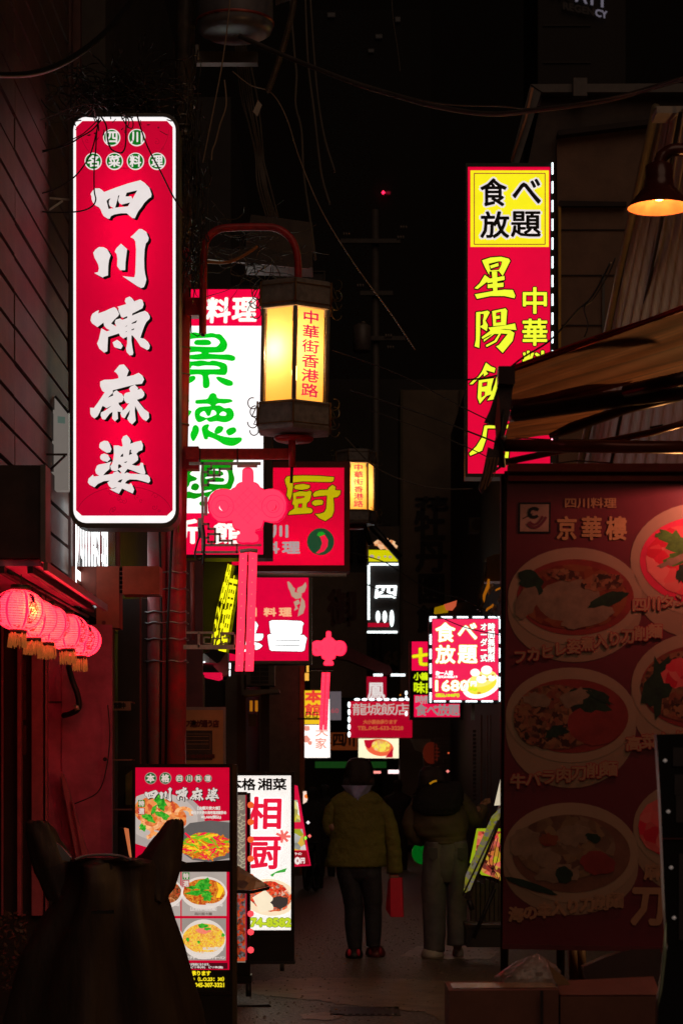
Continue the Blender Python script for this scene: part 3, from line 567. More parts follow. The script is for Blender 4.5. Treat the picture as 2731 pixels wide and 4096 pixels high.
# ---------------------------------------------------------------- street lanterns
amber = mat('amber_lantern_panel', (.9, .45, .08), .4, emit=(1.0, .46, .035), es=1.25, nz=.05, ns=6, trans=.5, sample=True)
amber.node_tree.nodes['Translucent BSDF'].inputs[0].default_value = (1, .70, .36, 1)
lit_seam = mat('orange_lit_seam', (.18, .09, .03), .5, .4, nz=.5)  # orange light along seams and trim lines put into their colour
def street_lantern(loc, label):
    """hexagonal lantern, its axis vertical, an edge towards the camera; local origin at the centre of the glass"""
    t = thing('street_lantern', label, 'lantern', loc, 'amber hexagonal lanterns along the alley')
    mk = lambda b, n, m: b.build(n, m, t, raw=True)
    def hexr(r, z, off=0): return [V((r*math.cos(math.radians(-90+60*k+off)), r*math.sin(math.radians(-90+60*k+off)), z)) for k in range(6)]
    def hexlathe(prof, n, m):
        b = MB(); vs = []
        for r, z in prof: vs += hexr(r, z)
        k = len(prof); b.add(vs, [(i*6+j, i*6+(j+1) % 6, (i+1)*6+(j+1) % 6, (i+1)*6+j) for i in range(k-1) for j in range(6)]); return mk(b, n, m)
    hexlathe([(.02, .47), (.235, .465), (.25, .455), (.25, .295), (.245, .29), (.238, .29), (.238, .31), (.02, .31)], 'top_cap', lant_metal)
    hexlathe([(.02, -.30), (.21, -.30), (.235, -.30), (.253, -.30), (.262, -.455), (.25, -.475), (.02, -.495)], 'bottom_cap', lant_metal)
    H, B = hexr(.232, .285), hexr(.232, -.295)
    for k in range(6):                                # mullions and translucent panels
        b = MB(); b.tube([B[k], H[k]], .014, 6); mk(b, 'mullion', lant_metal)
        a, c = H[k], H[(k+1) % 6]; p, q = B[k], B[(k+1) % 6]; u = (c-a)*.085
        vs = [p+u, q-u, c-u, a+u]; vs = [x*.98 if False else V((x.x*.97, x.y*.97, x.z)) for x in vs]
        pn = mk(MB().add(vs, [(0, 1, 2, 3)]), 'glass_panel', amber)
        if k in (0, 2, 4):
            tl = [V((x.x*1.004, x.y*1.004, x.z)) for x in (vs[3], vs[2], vs[1], vs[0])]
            n = (tl[1]-tl[0]).cross(tl[3]-tl[0]).normalized(); n = n if n.dot(tl[0]) > 0 else -n
            m2 = lambda x, y, d=0: tl[0]*(1-x)*(1-y)+tl[1]*x*(1-y)+tl[2]*x*y+tl[3]*(1-x)*y+n*(d+.001)
            tb = MB()
            for i, ch in enumerate('中華街香港路'): text(tb, m2, ch, (.22, .035+i*.158, .78, .035+i*.158+.132), .022 if False else 0, 0, fit=False)
            for i, ch in enumerate('中華街香港路'):
                (ev, ee) = glyph(ch)[1]; bb = EM; x0, y0, x1, y1 = .22, .035+i*.158, .78, .035+i*.158+.132
                Tt = lambda p: (x0+(p[0]-bb[0])*(x1-x0)/(bb[2]-bb[0]), y0+(p[1]-bb[1])*(y1-y0)/(bb[3]-bb[1]))
                for a_, b_ in ee:
                    pa, pb = Tt(ev[a_]), Tt(ev[b_]); A, Bq = m2(*pa, .0003), m2(*pb, .0003); dd = (Bq-A)
                    if dd.length < 1e-7: continue
                    s_ = dd.normalized().cross(n)*.0016; tb.add([A-s_, Bq-s_, Bq+s_, A+s_], [(0, 1, 2, 3)])
            o = tb.build('lettering', glow('lantern_red_letter', 222, 20, 76, 1.), pn, raw=True)
    seams = []
    for z0, z1, r in ((.30, .455, .256), (-.30, -.455, .264)):
        for p0, p1 in zip(hexr(r, z0), hexr(r, z1)): mk(MB().tube([p0, p1], .007, 5), 'seam', lit_seam)
    for z0 in (.43, .315, -.315, -.44):
        pts = hexr(.256 if z0 > 0 else .265, z0); mk(MB().tube(pts+[pts[0]], .0035, 4), 'trim_line', lit_seam)
    iron = mat('scroll_iron', (.10, .085, .05), .4, .6, nz=.5)
    for z0, s in ((.37, 1), (-.38, 1)):
        for k in range(6):
            if k in (0,): continue
            a = math.radians(-90+60*k); dirv = V((math.cos(a), math.sin(a), 0)); c0 = dirv*.262+V((0, 0, z0)); pts = []
            for i in range(15): q = math.radians(100+i*-20); pts.append(c0+dirv*(.035+.035*math.cos(q))+V((0, 0, .065+.035*math.sin(q))))
            for i in range(15): q = math.radians(80+i*20); pts.append(c0+dirv*(.035+.035*math.cos(q))+V((0, 0, -.055+.035*math.sin(q))))
            mk(MB().tube(pts, .0035, 5), 'scroll', iron)
    mk(MB().lathe((0, 0, -.50), [(.0, -.028), (.11, -.028), (.125, -.015), (.125, 0), (0, .004)], 24), 'base_disc', rust_red)
    bulb = mk(MB().lathe((0, 0, -.14), [(.0, 0), (.012, .004), (.02, .03), (.022, .06), (.014, .09), (0, .1)], 12), 'bulb', glow('bulb_hot', 255, 214, 140, 6., True))
    l = light('bulb_light', 'POINT', (0, 0, .0), 8.5, (1, .64, .30), .035); l.parent = t; l.location = (-.075, -.055, .03)
    t.rotation_euler = (0, math.radians(1.1), 0)
    return t
c = P(1181, 1434, 13.5)
lan = street_lantern(c, 'large amber hexagonal lantern with red characters, hanging from the red arched pipe')
# arm: arched pipe, lower bar and the hanging pipe
pt = [P(811, 1335, 13.5), P(813, 1150, 13.5), P(817, 1010, 13.5), P(830, 955, 13.5), P(870, 920, 13.5), P(930, 910, 13.5), P(1050, 908, 13.5), P(1110, 915, 13.5), P(1160, 950, 13.5), P(1184, 1000, 13.5), P(1192, 1060, 13.5), P(1192, 1150, 13.5)]
t = thing('lantern_arm', 'red arched steel pipe and cross bar holding the large amber lantern to the pole', 'bracket', pt[0])
MB().tube(spline(pt, 5), 15*13.5/F, 12).build('arched_pipe', rust_red, t)
MB().tube([P(814, 1315, 13.5), P(812, 1345, 13.5)], 8*13.5/F, 8).build('pipe_end', dark_metal, t)
MB().rect(plane(13.5), 745, 1796, 1172, 1836, .02, -.04).build('cross_bar', rust_red, t)
MB().tube([P(1168, 1742, 13.45), P(1168, 1868, 13.45)], 14*13.5/F, 12).build('lower_pipe', rust_red, t)
MB().tube([P(1168, 1868, 13.45), P(1165, 1932, 13.45)], 6*13.5/F, 8).build('pipe_tip', dark_metal, t)
for x in (800, 950): MB().tube([P(x, 1794, 13.44), P(x, 1850, 13.44)], .005, 5).build('cable_tie', cable_m, t)
def copy_tree(o, parent=None):
    c = o.copy(); COL.objects.link(c); c.parent = parent
    for ch in [x for x in bpy.data.objects if x.parent == o]: copy_tree(ch, c)
    return c
l2 = copy_tree(lan); l2.location = P(1424, 1950, 27); l2.rotation_euler = (0, 0, math.radians(-22))
l2['label'] = 'small distant amber hexagonal lantern right of the sign with the kitchen character'
l3 = copy_tree(lan); l3.location = (-.55, -.6, 4.1); l3['label'] = 'amber hexagonal lantern behind the photographer, lighting the near end of the alley'
t = thing('lantern_arm', 'dark steel post and arm behind the distant small amber lantern', 'bracket', P(1400, 1830, 27))
MB().tube([P(1392, 1800, 27.3), P(1440, 1790, 27), P(1452, 1820, 27)], .03, 8).build('pipe', dark_metal, t); MB().tube([P(1452, 2080, 27), P(1480, 2180, 27)], .03, 8).build('pipe', dark_metal, t)

# ---------------------------------------------------------------- glowing knots
knot_m = mat('knot_pink_glow', (.3, .02, .04), .3, emit=(2.4, .048, .125), es=1., nz=.1, ns=9, sample=True); knot_e = glow('knot_edge_glow', 236, 0, 66, 1.0)
def knot(Y, cx, top, sc, label, tas, lean=0.):
    mp = plane(Y); t = thing('knot_light', label, 'light', P(cx, tas[0][3], Y), 'pink knot lights with two hanging strips')
    half = [(1242,425),(1195,428),(1160,445),(1140,480),(1135,590),(1135,700),(1090,708),(1040,740),(1000,800),(960,815),(920,850),(850,830),(740,825),(620,860),(530,950),(480,1090),(490,1250),(560,1380),(660,1460),(780,1470),(930,1440),(945,1500),(950,1530),(970,1570),(1000,1600),(1080,1620),(1100,1680),(1080,1710),(1040,1730),(1025,1800),(1035,1840),(1060,1860),(1150,1880),(1242,1870)]
    full = half+[(2484-x, y) for x, y in reversed(half[1:-1])]
    T = lambda pts: [(cx+(x-1242)/K2*sc, top+(y-425)/K2*sc) for x, y in pts]
    eye = [(700,1120),(715,1180),(750,1225),(800,1250),(755,1250),(710,1220),(690,1170)]
    eye2 = [(2484-x, y) for x, y in eye]
    d = .05*sc
    body = MB().poly(mp, T(full), 0, [T(eye), T(eye2)], -d).build('knot_body', knot_e, t)
    MB().poly(mp, T([(1242+(x-1242)*.955, 1150+(y-1150)*.965) for x, y in full]), .004, [T(eye), T(eye2)]).build('knot_front', knot_m, body)
    rel = MB()                                          # moulded relief: rings in the side loops and the lattice of the knot
    for x0 in (760, 1724):
        for r, wd in ((215, 5), (120, 4)):
            rel.tube([mp(*p, .0045) for p in T([(x0+r*math.cos(a*.28), 1165+r*math.sin(a*.28)) for a in range(24)])], wd*.35*Y/F*sc, 5)
    for k in range(-2, 3):
        rel.tube([mp(*p, .0045) for p in T([(1242+k*80-190, 1150+k*80+190), (1242+k*80+190, 1150+k*80-190)])], 0.55*Y/F*sc, 5)
        rel.tube([mp(*p, .0045) for p in T([(1242+k*80-190, 1150-k*80-190), (1242+k*80+190, 1150-k*80+190)])], 0.55*Y/F*sc, 5)
    rel.build('relief', glow('knot_relief', 255, 40, 86, 1.02), body)
    for (x0, y0, x1, y1, w2, xs) in tas:
        st = MB().poly(mp, [(x0, y0), (x0+w2, y0), (x1+w2, y1), (x1, y1)], -.01, back=-.03*sc).build('light_strip', knot_m, t)
        b = MB()
        for k in range(10): 
            f = (k+.5)/10; b.rect(mp, x0+(x1-x0)*f+w2*.42, y0+(y1-y0)*f, x0+(x1-x0)*f+w2*.55, y0+(y1-y0)*f+3*sc, -.008)
        b.build('rivet', glow('rivet_pale', 255, 140, 120, 1.), st)
    return t
t = knot(13.3, 991, 1870, 1.0, 'large glowing pink knot light in a grey bracket, its strips hanging over the red signs', [(958, 2208, 941, 2684, 31, 0), (996, 2208, 980, 2684, 33, 0)])
mp = plane(13.34)
br = thing('knot_bracket', 'grey steel bracket with fretwork squares that holds the large pink knot', 'bracket', P(810, 2200, 13.34))
def pb(pts, w, name='bar'):
    for a, c in zip(pts, pts[1:]):
        (x0, y0), (x1, y1) = tr(730, 1780, K2, [a, c]); h = w/2
        MB().rect(mp, min(x0, x1)-h, min(y0, y1)-h, max(x0, x1)+h, max(y0, y1)+h, .005, -.025).build(name, bracket_m, br)
pb([(150, 350), (1465, 345)], 9); pb([(382, 345), (382, 2030)], 9); pb([(430, 1900), (1475, 1900)], 8); pb([(240, 2035), (1050, 2035)], 9); pb([(1035, 1900), (1035, 2035)], 8)
for s in ([(545, 370), (545, 450), (485, 450), (485, 575), (705, 575), (705, 450), (930, 450), (930, 370)], [(600, 450), (600, 675), (490, 675), (490, 760), (410, 760)], [(410, 510), (485, 510)], [(410, 1500), (495, 1500), (495, 1590), (620, 1590), (620, 1690), (490, 1690), (490, 1840), (620, 1840), (620, 1690), (710, 1690), (710, 1815), (940, 1815), (940, 1890)], [(410, 1760), (490, 1760)], [(555, 1840), (555, 1890)]):
    pb(s, 7, 'fret')
MB().rect(mp, *tr(730, 1780, K2, [(1040, 370)])[0], *tr(730, 1780, K2, [(1420, 420)])[0], .012, -.02).build('clamp_plate', bracket_m, br)
MB().rect(mp, *tr(730, 1780, K2, [(415, 985)])[0], *tr(730, 1780, K2, [(475, 1335)])[0], .012, -.02).build('clamp_plate', bracket_m, br)
MB().rect(mp, *tr(730, 1780, K2, [(300, 1400)])[0], *tr(730, 1780, K2, [(370, 1760)])[0], .03, -.03).build('driver_box', bracket_m, br)
b = MB(); b.tube(spline([P(793, 2110, 13.28), P(800, 2140, 13.28), P(790, 2170, 13.28), P(780, 2220, 13.28), P(800, 2240, 13.28), P(822, 2215, 13.28)]), .006, 5); b.tube(spline([P(812, 2100, 13.28), P(818, 2160, 13.28), P(812, 2260, 13.28)]), .008, 5); b.build('wire', cable_m, br)
b = MB(); b.tube([P(960, 2206, 13.26), P(1000, 2200, 13.26), P(1030, 2204, 13.26)], .013, 6).build('coupling', bracket_m, br)
# lower bracket with fret, holding the strips
mp = plane(13.34); br = thing('knot_bracket', 'low grey bracket with fret squares crossing the two strips of the large pink knot', 'bracket', P(760, 2595, 13.34))
for nm, pts, wd in (('bar', [(740, 2585), (1015, 2592)], 10), ('bar', [(748, 2530), (852, 2532)], 6), ('bar', [(796, 2530), (796, 2588)], 8), ('fret', [(854, 2532), (854, 2575), (816, 2575), (816, 2550), (838, 2550)], 5), ('fret', [(884, 2575), (884, 2536), (940, 2532), (940, 2590)], 5), ('fret', [(884, 2575), (916, 2575), (916, 2552), (895, 2552)], 5), ('fret', [(854, 2554), (884, 2554)], 4)):
    for a, c in zip(pts, pts[1:]):
        MB().rect(mp, min(a[0], c[0])-wd/2, min(a[1], c[1])-wd/2, max(a[0], c[0])+wd/2, max(a[1], c[1])+wd/2, .02, -.01).build(nm, bracket_m, br)
knot(30, 1314, 2523, .46, 'small distant pink knot light hanging right of the phoenix sign', [(1287, 2690, 1276, 2920, 15, 0), (1304, 2690, 1293, 2920, 16, 0)])
mp = plane(30.1); br = thing('knot_bracket', 'dark bracket crossing the strips of the small distant pink knot', 'bracket', P(1220, 2880, 30.1))
MB().rect(mp, 1190, 2872, 1312, 2879, .05, -.03).build('bar', dark_metal, br); MB().rect(mp, 1240, 2673, 1330, 2683, .05, -.03).build('bar', dark_metal, br)
for x in (1222, 1250): MB().frame(mp, x, 2848, x+20, 2870, 3, .03, 0).build('fret', dark_metal, br)

# ---------------------------------------------------------------- slanting yellow sign on the left wall
c00, c10, c11, c01 = P(905, 2246, 18.2), P(970, 2262, 16.6), P(915, 2612, 16.6), P(828, 2590, 18.2)
mq = quadmap(c00, c10, c11, c01, 0, 0, 100, 100)
t = thing('leaning_sign', 'dark leaning signboard with tall glowing yellow characters seen almost edge-on', 'sign', P(870, 2600, 17))
MB().rect(mq, -38, 2, 100, 100, 0, -.12).build('board', mat('dark_board', (.016, .006, .006), .6, nz=.4), t)
yn = glow('yellow_neon_letter', 248, 236, 22, 1.2); b = MB()
for i, (ch, x0, x1, y0, y1) in enumerate([('湖', 14, 54, 2, 47), ('南', 58, 100, 14, 52), ('料', 4, 50, 49, 99), ('理', 53, 98, 53, 99)]):
    text(b, mq, ch, (x0, y0, x1, y1), .9, .02)
    (fv, ff), _, bb = glyph(ch)
b.build('character', yn, t)
MB().poly(plane(16.9), [(735, 2590), (765, 2230), (800, 2225), (800, 2240), (790, 2560), (790, 2640), (735, 2645)], 0, back=-.1).build('end_panel', mat('cream_panel', (.33, .30, .24), .6, nz=.3), t)
MB().poly(plane(17.5), [(797, 2520), (812, 2240), (900, 2236), (905, 2250), (862, 2420), (830, 2600), (800, 2610)], -.2, back=-.25).build('side_panel', mat('dark_side', (.03, .024, .024), .6, nz=.3), t)
# ---------------------------------------------------------------- white sign far right of the alley mouth and other distant signs
Y = 24.0; mp = plane(Y)
t = thing('lightbox_sign', 'red all-you-can-eat sign ringed by white light dashes with a soup bowl and a price', 'sign', P(1865, 2812, Y))
sign_box(t, mp, 1714, 2464, 2006, 2812, .3, 14, mat('dark_rim2', (.03, .03, .03), .5), glow('coral_face', 240, 34, 84, 1.05, True), rim_y=12)
for x0, y0, x1, y1 in [(1716+8, 2465, 1745, 2474)]+[(1763+i*63, 2465, 1808+i*63, 2474) for i in range(4)]+[(1735+i*63, 2801, 1781+i*63, 2810) for i in range(5) if i < 4]:
    MB().rect(mp, x0, y0+1, x1, y1-1.5, .02, .004).build('led_strip', led, t)
for i in range(6): MB().rect(mp, 1717, 2480+i*58 if i else 2466, 1725, 2480+i*58+40 if i else 2486, .02, .004).build('led_strip', led, t)
for i in range(6): MB().rect(mp, 1994, 2476+i*58, 2001, 2476+i*58+40, .02, .004).build('led_strip', led, t)
yb = glow('yellow_outline', 210, 230, 30, 1.); b, o_ = MB(), MB()
for ch, bx in (('食', (1743, 2492, 1818, 2566)), ('べ', (1832, 2494, 1905, 2556)), ('放', (1743, 2582, 1818, 2652)), ('題', (1832, 2582, 1906, 2652))):
    text(o_, mp, ch, bx, 3.8, -.0085); text(b, mp, ch, bx, 1.9, -.0055)
text(b, mp, '1680', (1742, 2722, 1872, 2764), 1.7, -.0055); text(o_, mp, '1680', (1742, 2722, 1872, 2764), 3.6, -.0085)
text(b, mp, '円', (1882, 2726, 1904, 2744), 1.5, -.005); text(o_, mp, '円', (1882, 2726, 1904, 2744), 3.4, -.0085); text(o_, mp, '〜', (1880, 2752, 1906, 2762), 3, -.005)
b.build('lettering', glow('hot_white_letter2', 255, 255, 246, 1.4), t); o_.build('outline_print', yb, t)
b, o_ = MB(), MB()
for s, x0 in (('オーダー式', 1922), ('時間無制限', 1952)):
    vtext(b, mp, s, x0, 2492, x0+24, 2648, .9, -.005); vtext(o_, mp, s, x0, 2492, x0+24, 2648, 2.2, -.0085)
text(b, mp, 'お一人様', (1742, 2684, 1810, 2700), 1.2, -.005); text(b, mp, 'ご注文は2名様より', (1742, 2702, 1828, 2712), .6, -.005)
b.build('lettering', glow('hot_white_letter2', 255, 255, 246, 1.4), t); o_.build('outline_print', mat('teal_black', (.0, .05, .04), .5), t)
b = MB(); text(b, mp, '（税込1848円）', (1742, 2774, 1836, 2788), 1.2, -.005); b.build('lettering', yb, t)
pl = MB().disc(mp, 1925, 2742, 78, 48, -.0095, 30, -.35).build('plate_print', glow('hot_plate', 255, 255, 250, 1.25), t)
MB().disc(mp, 1926, 2738, 62, 36, -.0088, 28, -.35).build('bowl_print', glow('yellow_bowl', 236, 220, 60, 1.15), pl)
MB().disc(mp, 1930, 2715, 56, 30, -.008, 28, -.3).build('soup_print', glow('pale_soup', 236, 226, 120, 1.2), pl)
for x, y, r in ((1899, 2690, 19), (1945, 2680, 22), (1925, 2716, 21), (1965, 2712, 16)): MB().disc(mp, x, y, r, r*.8, -.007, 18).build('dumpling_print', glow('hot_plate', 255, 255, 250, 1.25), pl)
for x, y, r in ((1921, 2702, 6), (1948, 2716, 7), (1915, 2772, 8), (1970, 2700, 6)): MB().disc(mp, x, y, r, r*.6, -.006, 12).build('garnish_print', glow('amber_bit', 220, 150, 40, 1.), pl)
MB().rect(mp, 1886, 2812, 1900, 2880, -.1, -.16).build('hanger', mat('cream_panel', (.33, .30, .24), .6), t)

Y = 27.0; mp = plane(Y)
t = thing('vertical_sign', 'dark sign with a yellow number character, partly hidden by the sign with the soup bowl', 'sign', P(1740, 2876, Y))
sign_box(t, mp, 1638, 2560, 1852, 2878, .3, 7, mat('dark_rim2', (.03, .03, .03), .5), mat('black_face', (.01, .01, .01), .4), rim_y=6)
MB().rect(mp, 1646, 2566, 1845, 2682, -.0105).build('red_panel', glow('rose_face', 236, 10, 70, 1., True), t)
MB().rect(mp, 1655, 2780, 1838, 2868, -.0105).build('red_panel', glow('rose_face', 236, 10, 70, 1., True), t)
b, o_ = MB(), MB(); text(o_, mp, '七', (1650, 2594, 1735, 2660), 5.5, -.009); text(b, mp, '七', (1650, 2594, 1735, 2660), 4, -.007)
b.build('character', glow('yellow_letter2', 238, 226, 20, 1.), t); o_.build('outline_print', BLACKP, t)
b = MB(); htext(b, mp, '小籠包', 1654, 2692, 1742, 2720, 1.1, -.008); htext(b, mp, '味自慢', 1654, 2730, 1784, 2772, 1.6, -.008); b.build('lettering', glow('lime_letter', 214, 236, 20, 1.), t)
b = MB(); htext(b, mp, '時間無制限', 1660, 2785, 1838, 2814, 1, -.008); b.build('lettering', wg, t)
b = MB(); htext(b, mp, '食べ放題', 1662, 2820, 1836, 2862, 1.6, -.008); b.build('lettering', glow('grey_letter', 150, 130, 130, 1.), t)

Y = 34.0; mp = plane(Y)
t = thing('lightbox_sign', 'distant red sign bordered by rounded white light dashes on its top and left', 'sign', P(1515, 2950, Y))
MB().rect(mp, 1400, 2805, 1648, 2950, 0, -.3).build('housing', glow('deep_red_face', 168, 0, 34, 1., True), t)
MB().rect(mp, 1405, 2808, 1625, 2862, .006).build('face_panel', glow('red_face_e', 190, 0, 40, 1.), t)
for i in range(8): MB().disc(mp, 1428+i*29.4, 2798, 12, 5, .03, 14, back=.0).build('led_strip', led, t)
for i in range(5): MB().disc(mp, 1396, 2819+i*29.6, 5.5, 12, .03, 14, back=.0).build('led_strip', led, t)
for y in (2772, 2792, 2855): MB().disc(mp, 1624, y, 5, 9, .03, 12, back=.0).build('led_strip', led, t)
b = MB(); htext(b, mp, '龍城飯店', 1410, 2816, 1636, 2860, .5, .012, slope=0); b.build('lettering', glow('grey_white_letter', 190, 176, 168, 1.), t)
b = MB(); htext(b, mp, '大小宴会承ります', 1452, 2880, 1588, 2896, .9, .012); text(b, mp, 'TEL.045-633-3228', (1430, 2905, 1612, 2920), .9, .012); b.build('lettering', glow('gold_dim_letter', 190, 90, 50, 1.), t)

Y = 36.0; mp = plane(Y)
t = thing('picture_sign', 'bright backlit picture of a bowl of food under the red dashed sign', 'sign', P(1513, 3035, Y))
MB().rect(mp, 1430, 2951, 1597, 3037, 0, -.25).build('housing', dark_metal, t)
MB().rect(mp, 1433, 2954, 1594, 3033, .006).build('face_panel', glow('cream_face', 252, 240, 200, 1.1, True), t)
bo = MB().disc(mp, 1518, 2990, 56, 34, .012, 26, .15).build('bowl_print', glow('orange_bowl', 232, 96, 60, 1.1), t)
MB().disc(mp, 1524, 2984, 38, 24, .016, 24, .15).build('food_print', food('food_yellow', [(240, 200, 60), (250, 230, 90), (230, 140, 60), (255, 240, 160)], 22, 1.), bo)
MB().poly(mp, [(1455, 2960), (1520, 2958), (1500, 2970), (1475, 2995), (1460, 2985)], .014).build('red_print', glow('crimson_print', 190, 10, 40, 1.), t)
MB().poly(mp, [(1540, 3030), (1565, 3000), (1572, 2990), (1570, 3030)], .014).build('red_print', glow('crimson_print', 190, 10, 40, 1.), t)

Y = 32.0; mp = plane(Y)
t = thing('picture_sign', 'white backlit box sign with faint red brush characters below the yellow banner', 'sign', P(1266, 3035, Y))
MB().rect(mp, 1211, 2897, 1321, 3036, 0, -.3).build('housing', dark_metal, t)
MB().rect(mp, 1214, 2900, 1310, 3031, .006).build('face_panel', glow('hot_white_face', 255, 246, 240, 1.3, True), t)
MB().poly(mp, [(1310, 2800), (1318, 2795), (1320, 3030), (1310, 3030)], .006, back=-.02).build('side_glow_panel', glow('hot_white_face', 255, 246, 240, 1.3, True), t)
b = MB(); text(b, mp, '大', (1262, 2912, 1312, 2945), .8, .012); text(b, mp, '家', (1262, 2952, 1305, 2995), .8, .012); b.build('lettering', glow('pale_red_letter', 236, 150, 130, 1.), t)
for x, y, r in ((1227, 2914, 12), (1226, 2958, 14), (1240, 2972, 9)): MB().disc(mp, x, y, r, r, .01, 14, ja=.2).build('flower_print', glow('pale_red_letter', 236, 150, 130, 1.), t)
t = thing('banner_sign', 'lit yellow banner with red characters behind the small distant knot', 'sign', P(1252, 2890, 33))
mp = plane(33)
MB().rect(mp, 1212, 2762, 1290, 2896, 0, -.15).build('face_panel', glow('yellow_banner', 238, 190, 30, 1.05, True), t)
b = MB(); text(b, mp, '本', (1222, 2764, 1284, 2808), 3, .01); text(b, mp, '館', (1220, 2815, 1284, 2862), 1.8, .01); b.build('lettering', glow('orange_red_letter', 226, 60, 50, 1.), t)
for i, (x, y, x1, y1, m) in enumerate([(1203, 2655, 1217, 2687, 'y'), (1226, 2660, 1235, 2688, 'o'), (1203, 2693, 1214, 2722, 'o'), (1219, 2692, 1235, 2722, 'o')]):
    MB().rect(plane(33.5), x, y, x1, y1, 0, -.05).build('lit_window', glow('lit_yellow', 238, 226, 50, 1.1) if m == 'y' else glow('lit_orange', 250, 180, 70, 1.), label=['tall yellow lit window pane above the yellow banner', 'narrow orange lit pane beside the yellow one', 'small orange lit pane under the tall yellow one', 'square orange lit pane beside the small orange one'][i], cat='window')

Y = 30.0; mp = plane(Y)
t = thing('neon_sign', 'dark vertical sign outlined by white neon tubes with glowing white characters', 'sign', P(1532, 2535, Y))
MB().rect(mp, 1468, 2240, 1597, 2530, 0, -.2).build('board', mat('neon_board', (.035, .03, .03), .6), t)
neon = glow('neon_white', 244, 255, 255, 1.9, True)
for p0, p1 in (((1476, 2258), (1592, 2258)), ((1474, 2262), (1474, 2338)), ((1474, 2342), (1474, 2480)), ((1468, 2529), (1588, 2529))):
    MB().tube([mp(*p0, .04), mp(*p1, .04)], 4.6*Y/F, 8).build('neon_tube', neon, t)
b = MB(); text(b, mp, '四', (1500, 2345, 1580, 2392), 2.6, .03, shear=.1)
for x, y0 in ((1511, 2445), (1538, 2445), (1566, 2442)): b.disc(mp, x, (y0+2490)/2+(8 if x > 1560 else 0), 9, 24+(10 if x > 1560 else 0), .03, 18)
b.build('character', neon, t)
MB().rect(mp, 1471, 2492, 1556, 2508, .02, 0).build('red_trim', glow('deep_red_face', 168, 0, 34, 1.), t)
MB().rect(mp, 1471, 1955+150, 1597, 2245, 0, -.2).build('upper_board', mat('neon_board', (.035, .03, .03), .6), t)
fp = MB().rect(mp, 1474, 2200, 1590, 2246, .006).build('yellow_panel', glow('olive_yellow', 206, 200, 0, 1.), t)
for x, y, r in ((1510, 2172, 15), (1540, 2165, 16), (1566, 2172, 14), (1528, 2186, 16), (1555, 2188, 16), (1580, 2186, 10)): MB().disc(mp, x, y, r, r*.8, .008, 16, ja=.15).build('food_print', food('food_peach', [(200, 110, 60), (236, 150, 90), (250, 200, 150), (180, 80, 40)], 14, 1.), t)
for x, y, r in ((1487, 2226, 9), (1514, 2230, 6), (1540, 2226, 5), (1560, 2228, 7)): MB().disc(mp, x, y, r, r*.8, .009, 12).build('text_blob_print', wg, t)
MB().tube([mp(1470, 2098, .05), mp(1468, 2235, .05)], .02, 6).build('post', mat('lit_post', (.35, .18, .08), .4), t)
MB().tube([mp(1476, 2105, .3), mp(1597, 2240, .3)], .05, 6).build('guy_tube', mat('black_tube', (.008, .008, .008), .5), t)

# small lit things deep in the alley
mp = plane(38.)
t = thing('picture_sign', 'red hanging sign with a white brush character above the dashed red sign', 'sign', P(1505, 2795, 38))
MB().rect(mp, 1466, 2706, 1545, 2798, 0, -.15).build('face_panel', glow('wine_face', 150, 0, 30, 1., True), t)
b = MB(); text(b, mp, '鳳', (1470, 2732, 1538, 2796), 1.5, .01); b.build('character', glow('grey_white_letter2', 225, 215, 212, 1.), t)
for i, (x0, x1, lb) in enumerate(((1493, 1530, 'shorter white tube lamp above the hanging red brush sign'), (1563, 1620, 'longer white tube lamp right of the hanging red brush sign'))):
    MB().tube([P(x0, 2700, 38), P(x1, 2700, 38)], .022, 8).build('tube_lamp', neon, label=lb, cat='lamp')
t = thing('shop_counter_light', 'long pinkish white light box low at the far end of the alley', 'light', P(1600, 3096, 40)); mp = plane(40)
MB().rect(mp, 1548, 3078, 1676, 3098, 0, -.1).build('box', mat('pinkish', (.3, .2, .2), .5), t)
MB().rect(mp, 1552, 3080, 1672, 3094, .01).build('face_panel', glow('pinkish_glow', 255, 226, 226, 1.8, True), t)
MB().rect(mp, 1494, 3084, 1523, 3094, 0, -.1).build('lamp', glow('pinkish_glow2', 255, 150, 140, 1.2), t)
t = thing('price_board', 'small dim white price board right of the yellow banner', 'sign', P(1340, 2875, 34)); mp = plane(34)
MB().rect(mp, 1318, 2766, 1364, 2880, 0, -.1).build('board', glow('dim_white_board', 92, 84, 90, .9), t)
b = MB(); text(b, mp, '60', (1324, 2834, 1354, 2852), .8, .01); b.build('lettering', glow('dim_red_letter', 150, 70, 80, 1.), t)
t = thing('shop_fascia', 'dark orange shop fascia with blurred characters beyond the white box sign', 'sign', P(1370, 3000, 39)); mp = plane(39)
MB().rect(mp, 1318, 2930, 1432, 3000, 0, -.2).build('board', glow('dim_orange_board', 84, 34, 10, .8), t)
b = MB(); htext(b, mp, '四川', 1330, 2935, 1420, 2985, 2, .01); b.build('lettering', mat('brown_letter', (.03, .01, .005), .6), t)
t = thing('awning', 'dim green awning strip deep at the end of the alley', 'awning', P(1360, 3075, 41)); mp = plane(41)
MB().rect(mp, 1260, 3046, 1545, 3072, 0, -.4).build('fabric', glow('dim_green', 12, 56, 16, .8), t)
t = thing('wall_light', 'bright white vertical lamp beside the lower corner of the phoenix sign', 'lamp', P(915, 2705, 19)); mp = plane(19)
MB().tube([mp(917, 2652), mp(917, 2676)], .014, 8).build('lamp_segment', neon, t); MB().tube([mp(916, 2681), mp(916, 2704)], .014, 8).build('lamp_segment', neon, t)
t = thing('security_camera', 'dark dome camera hanging under the red lit soffit left of the white lamp', 'camera', P(893, 2725, 19))
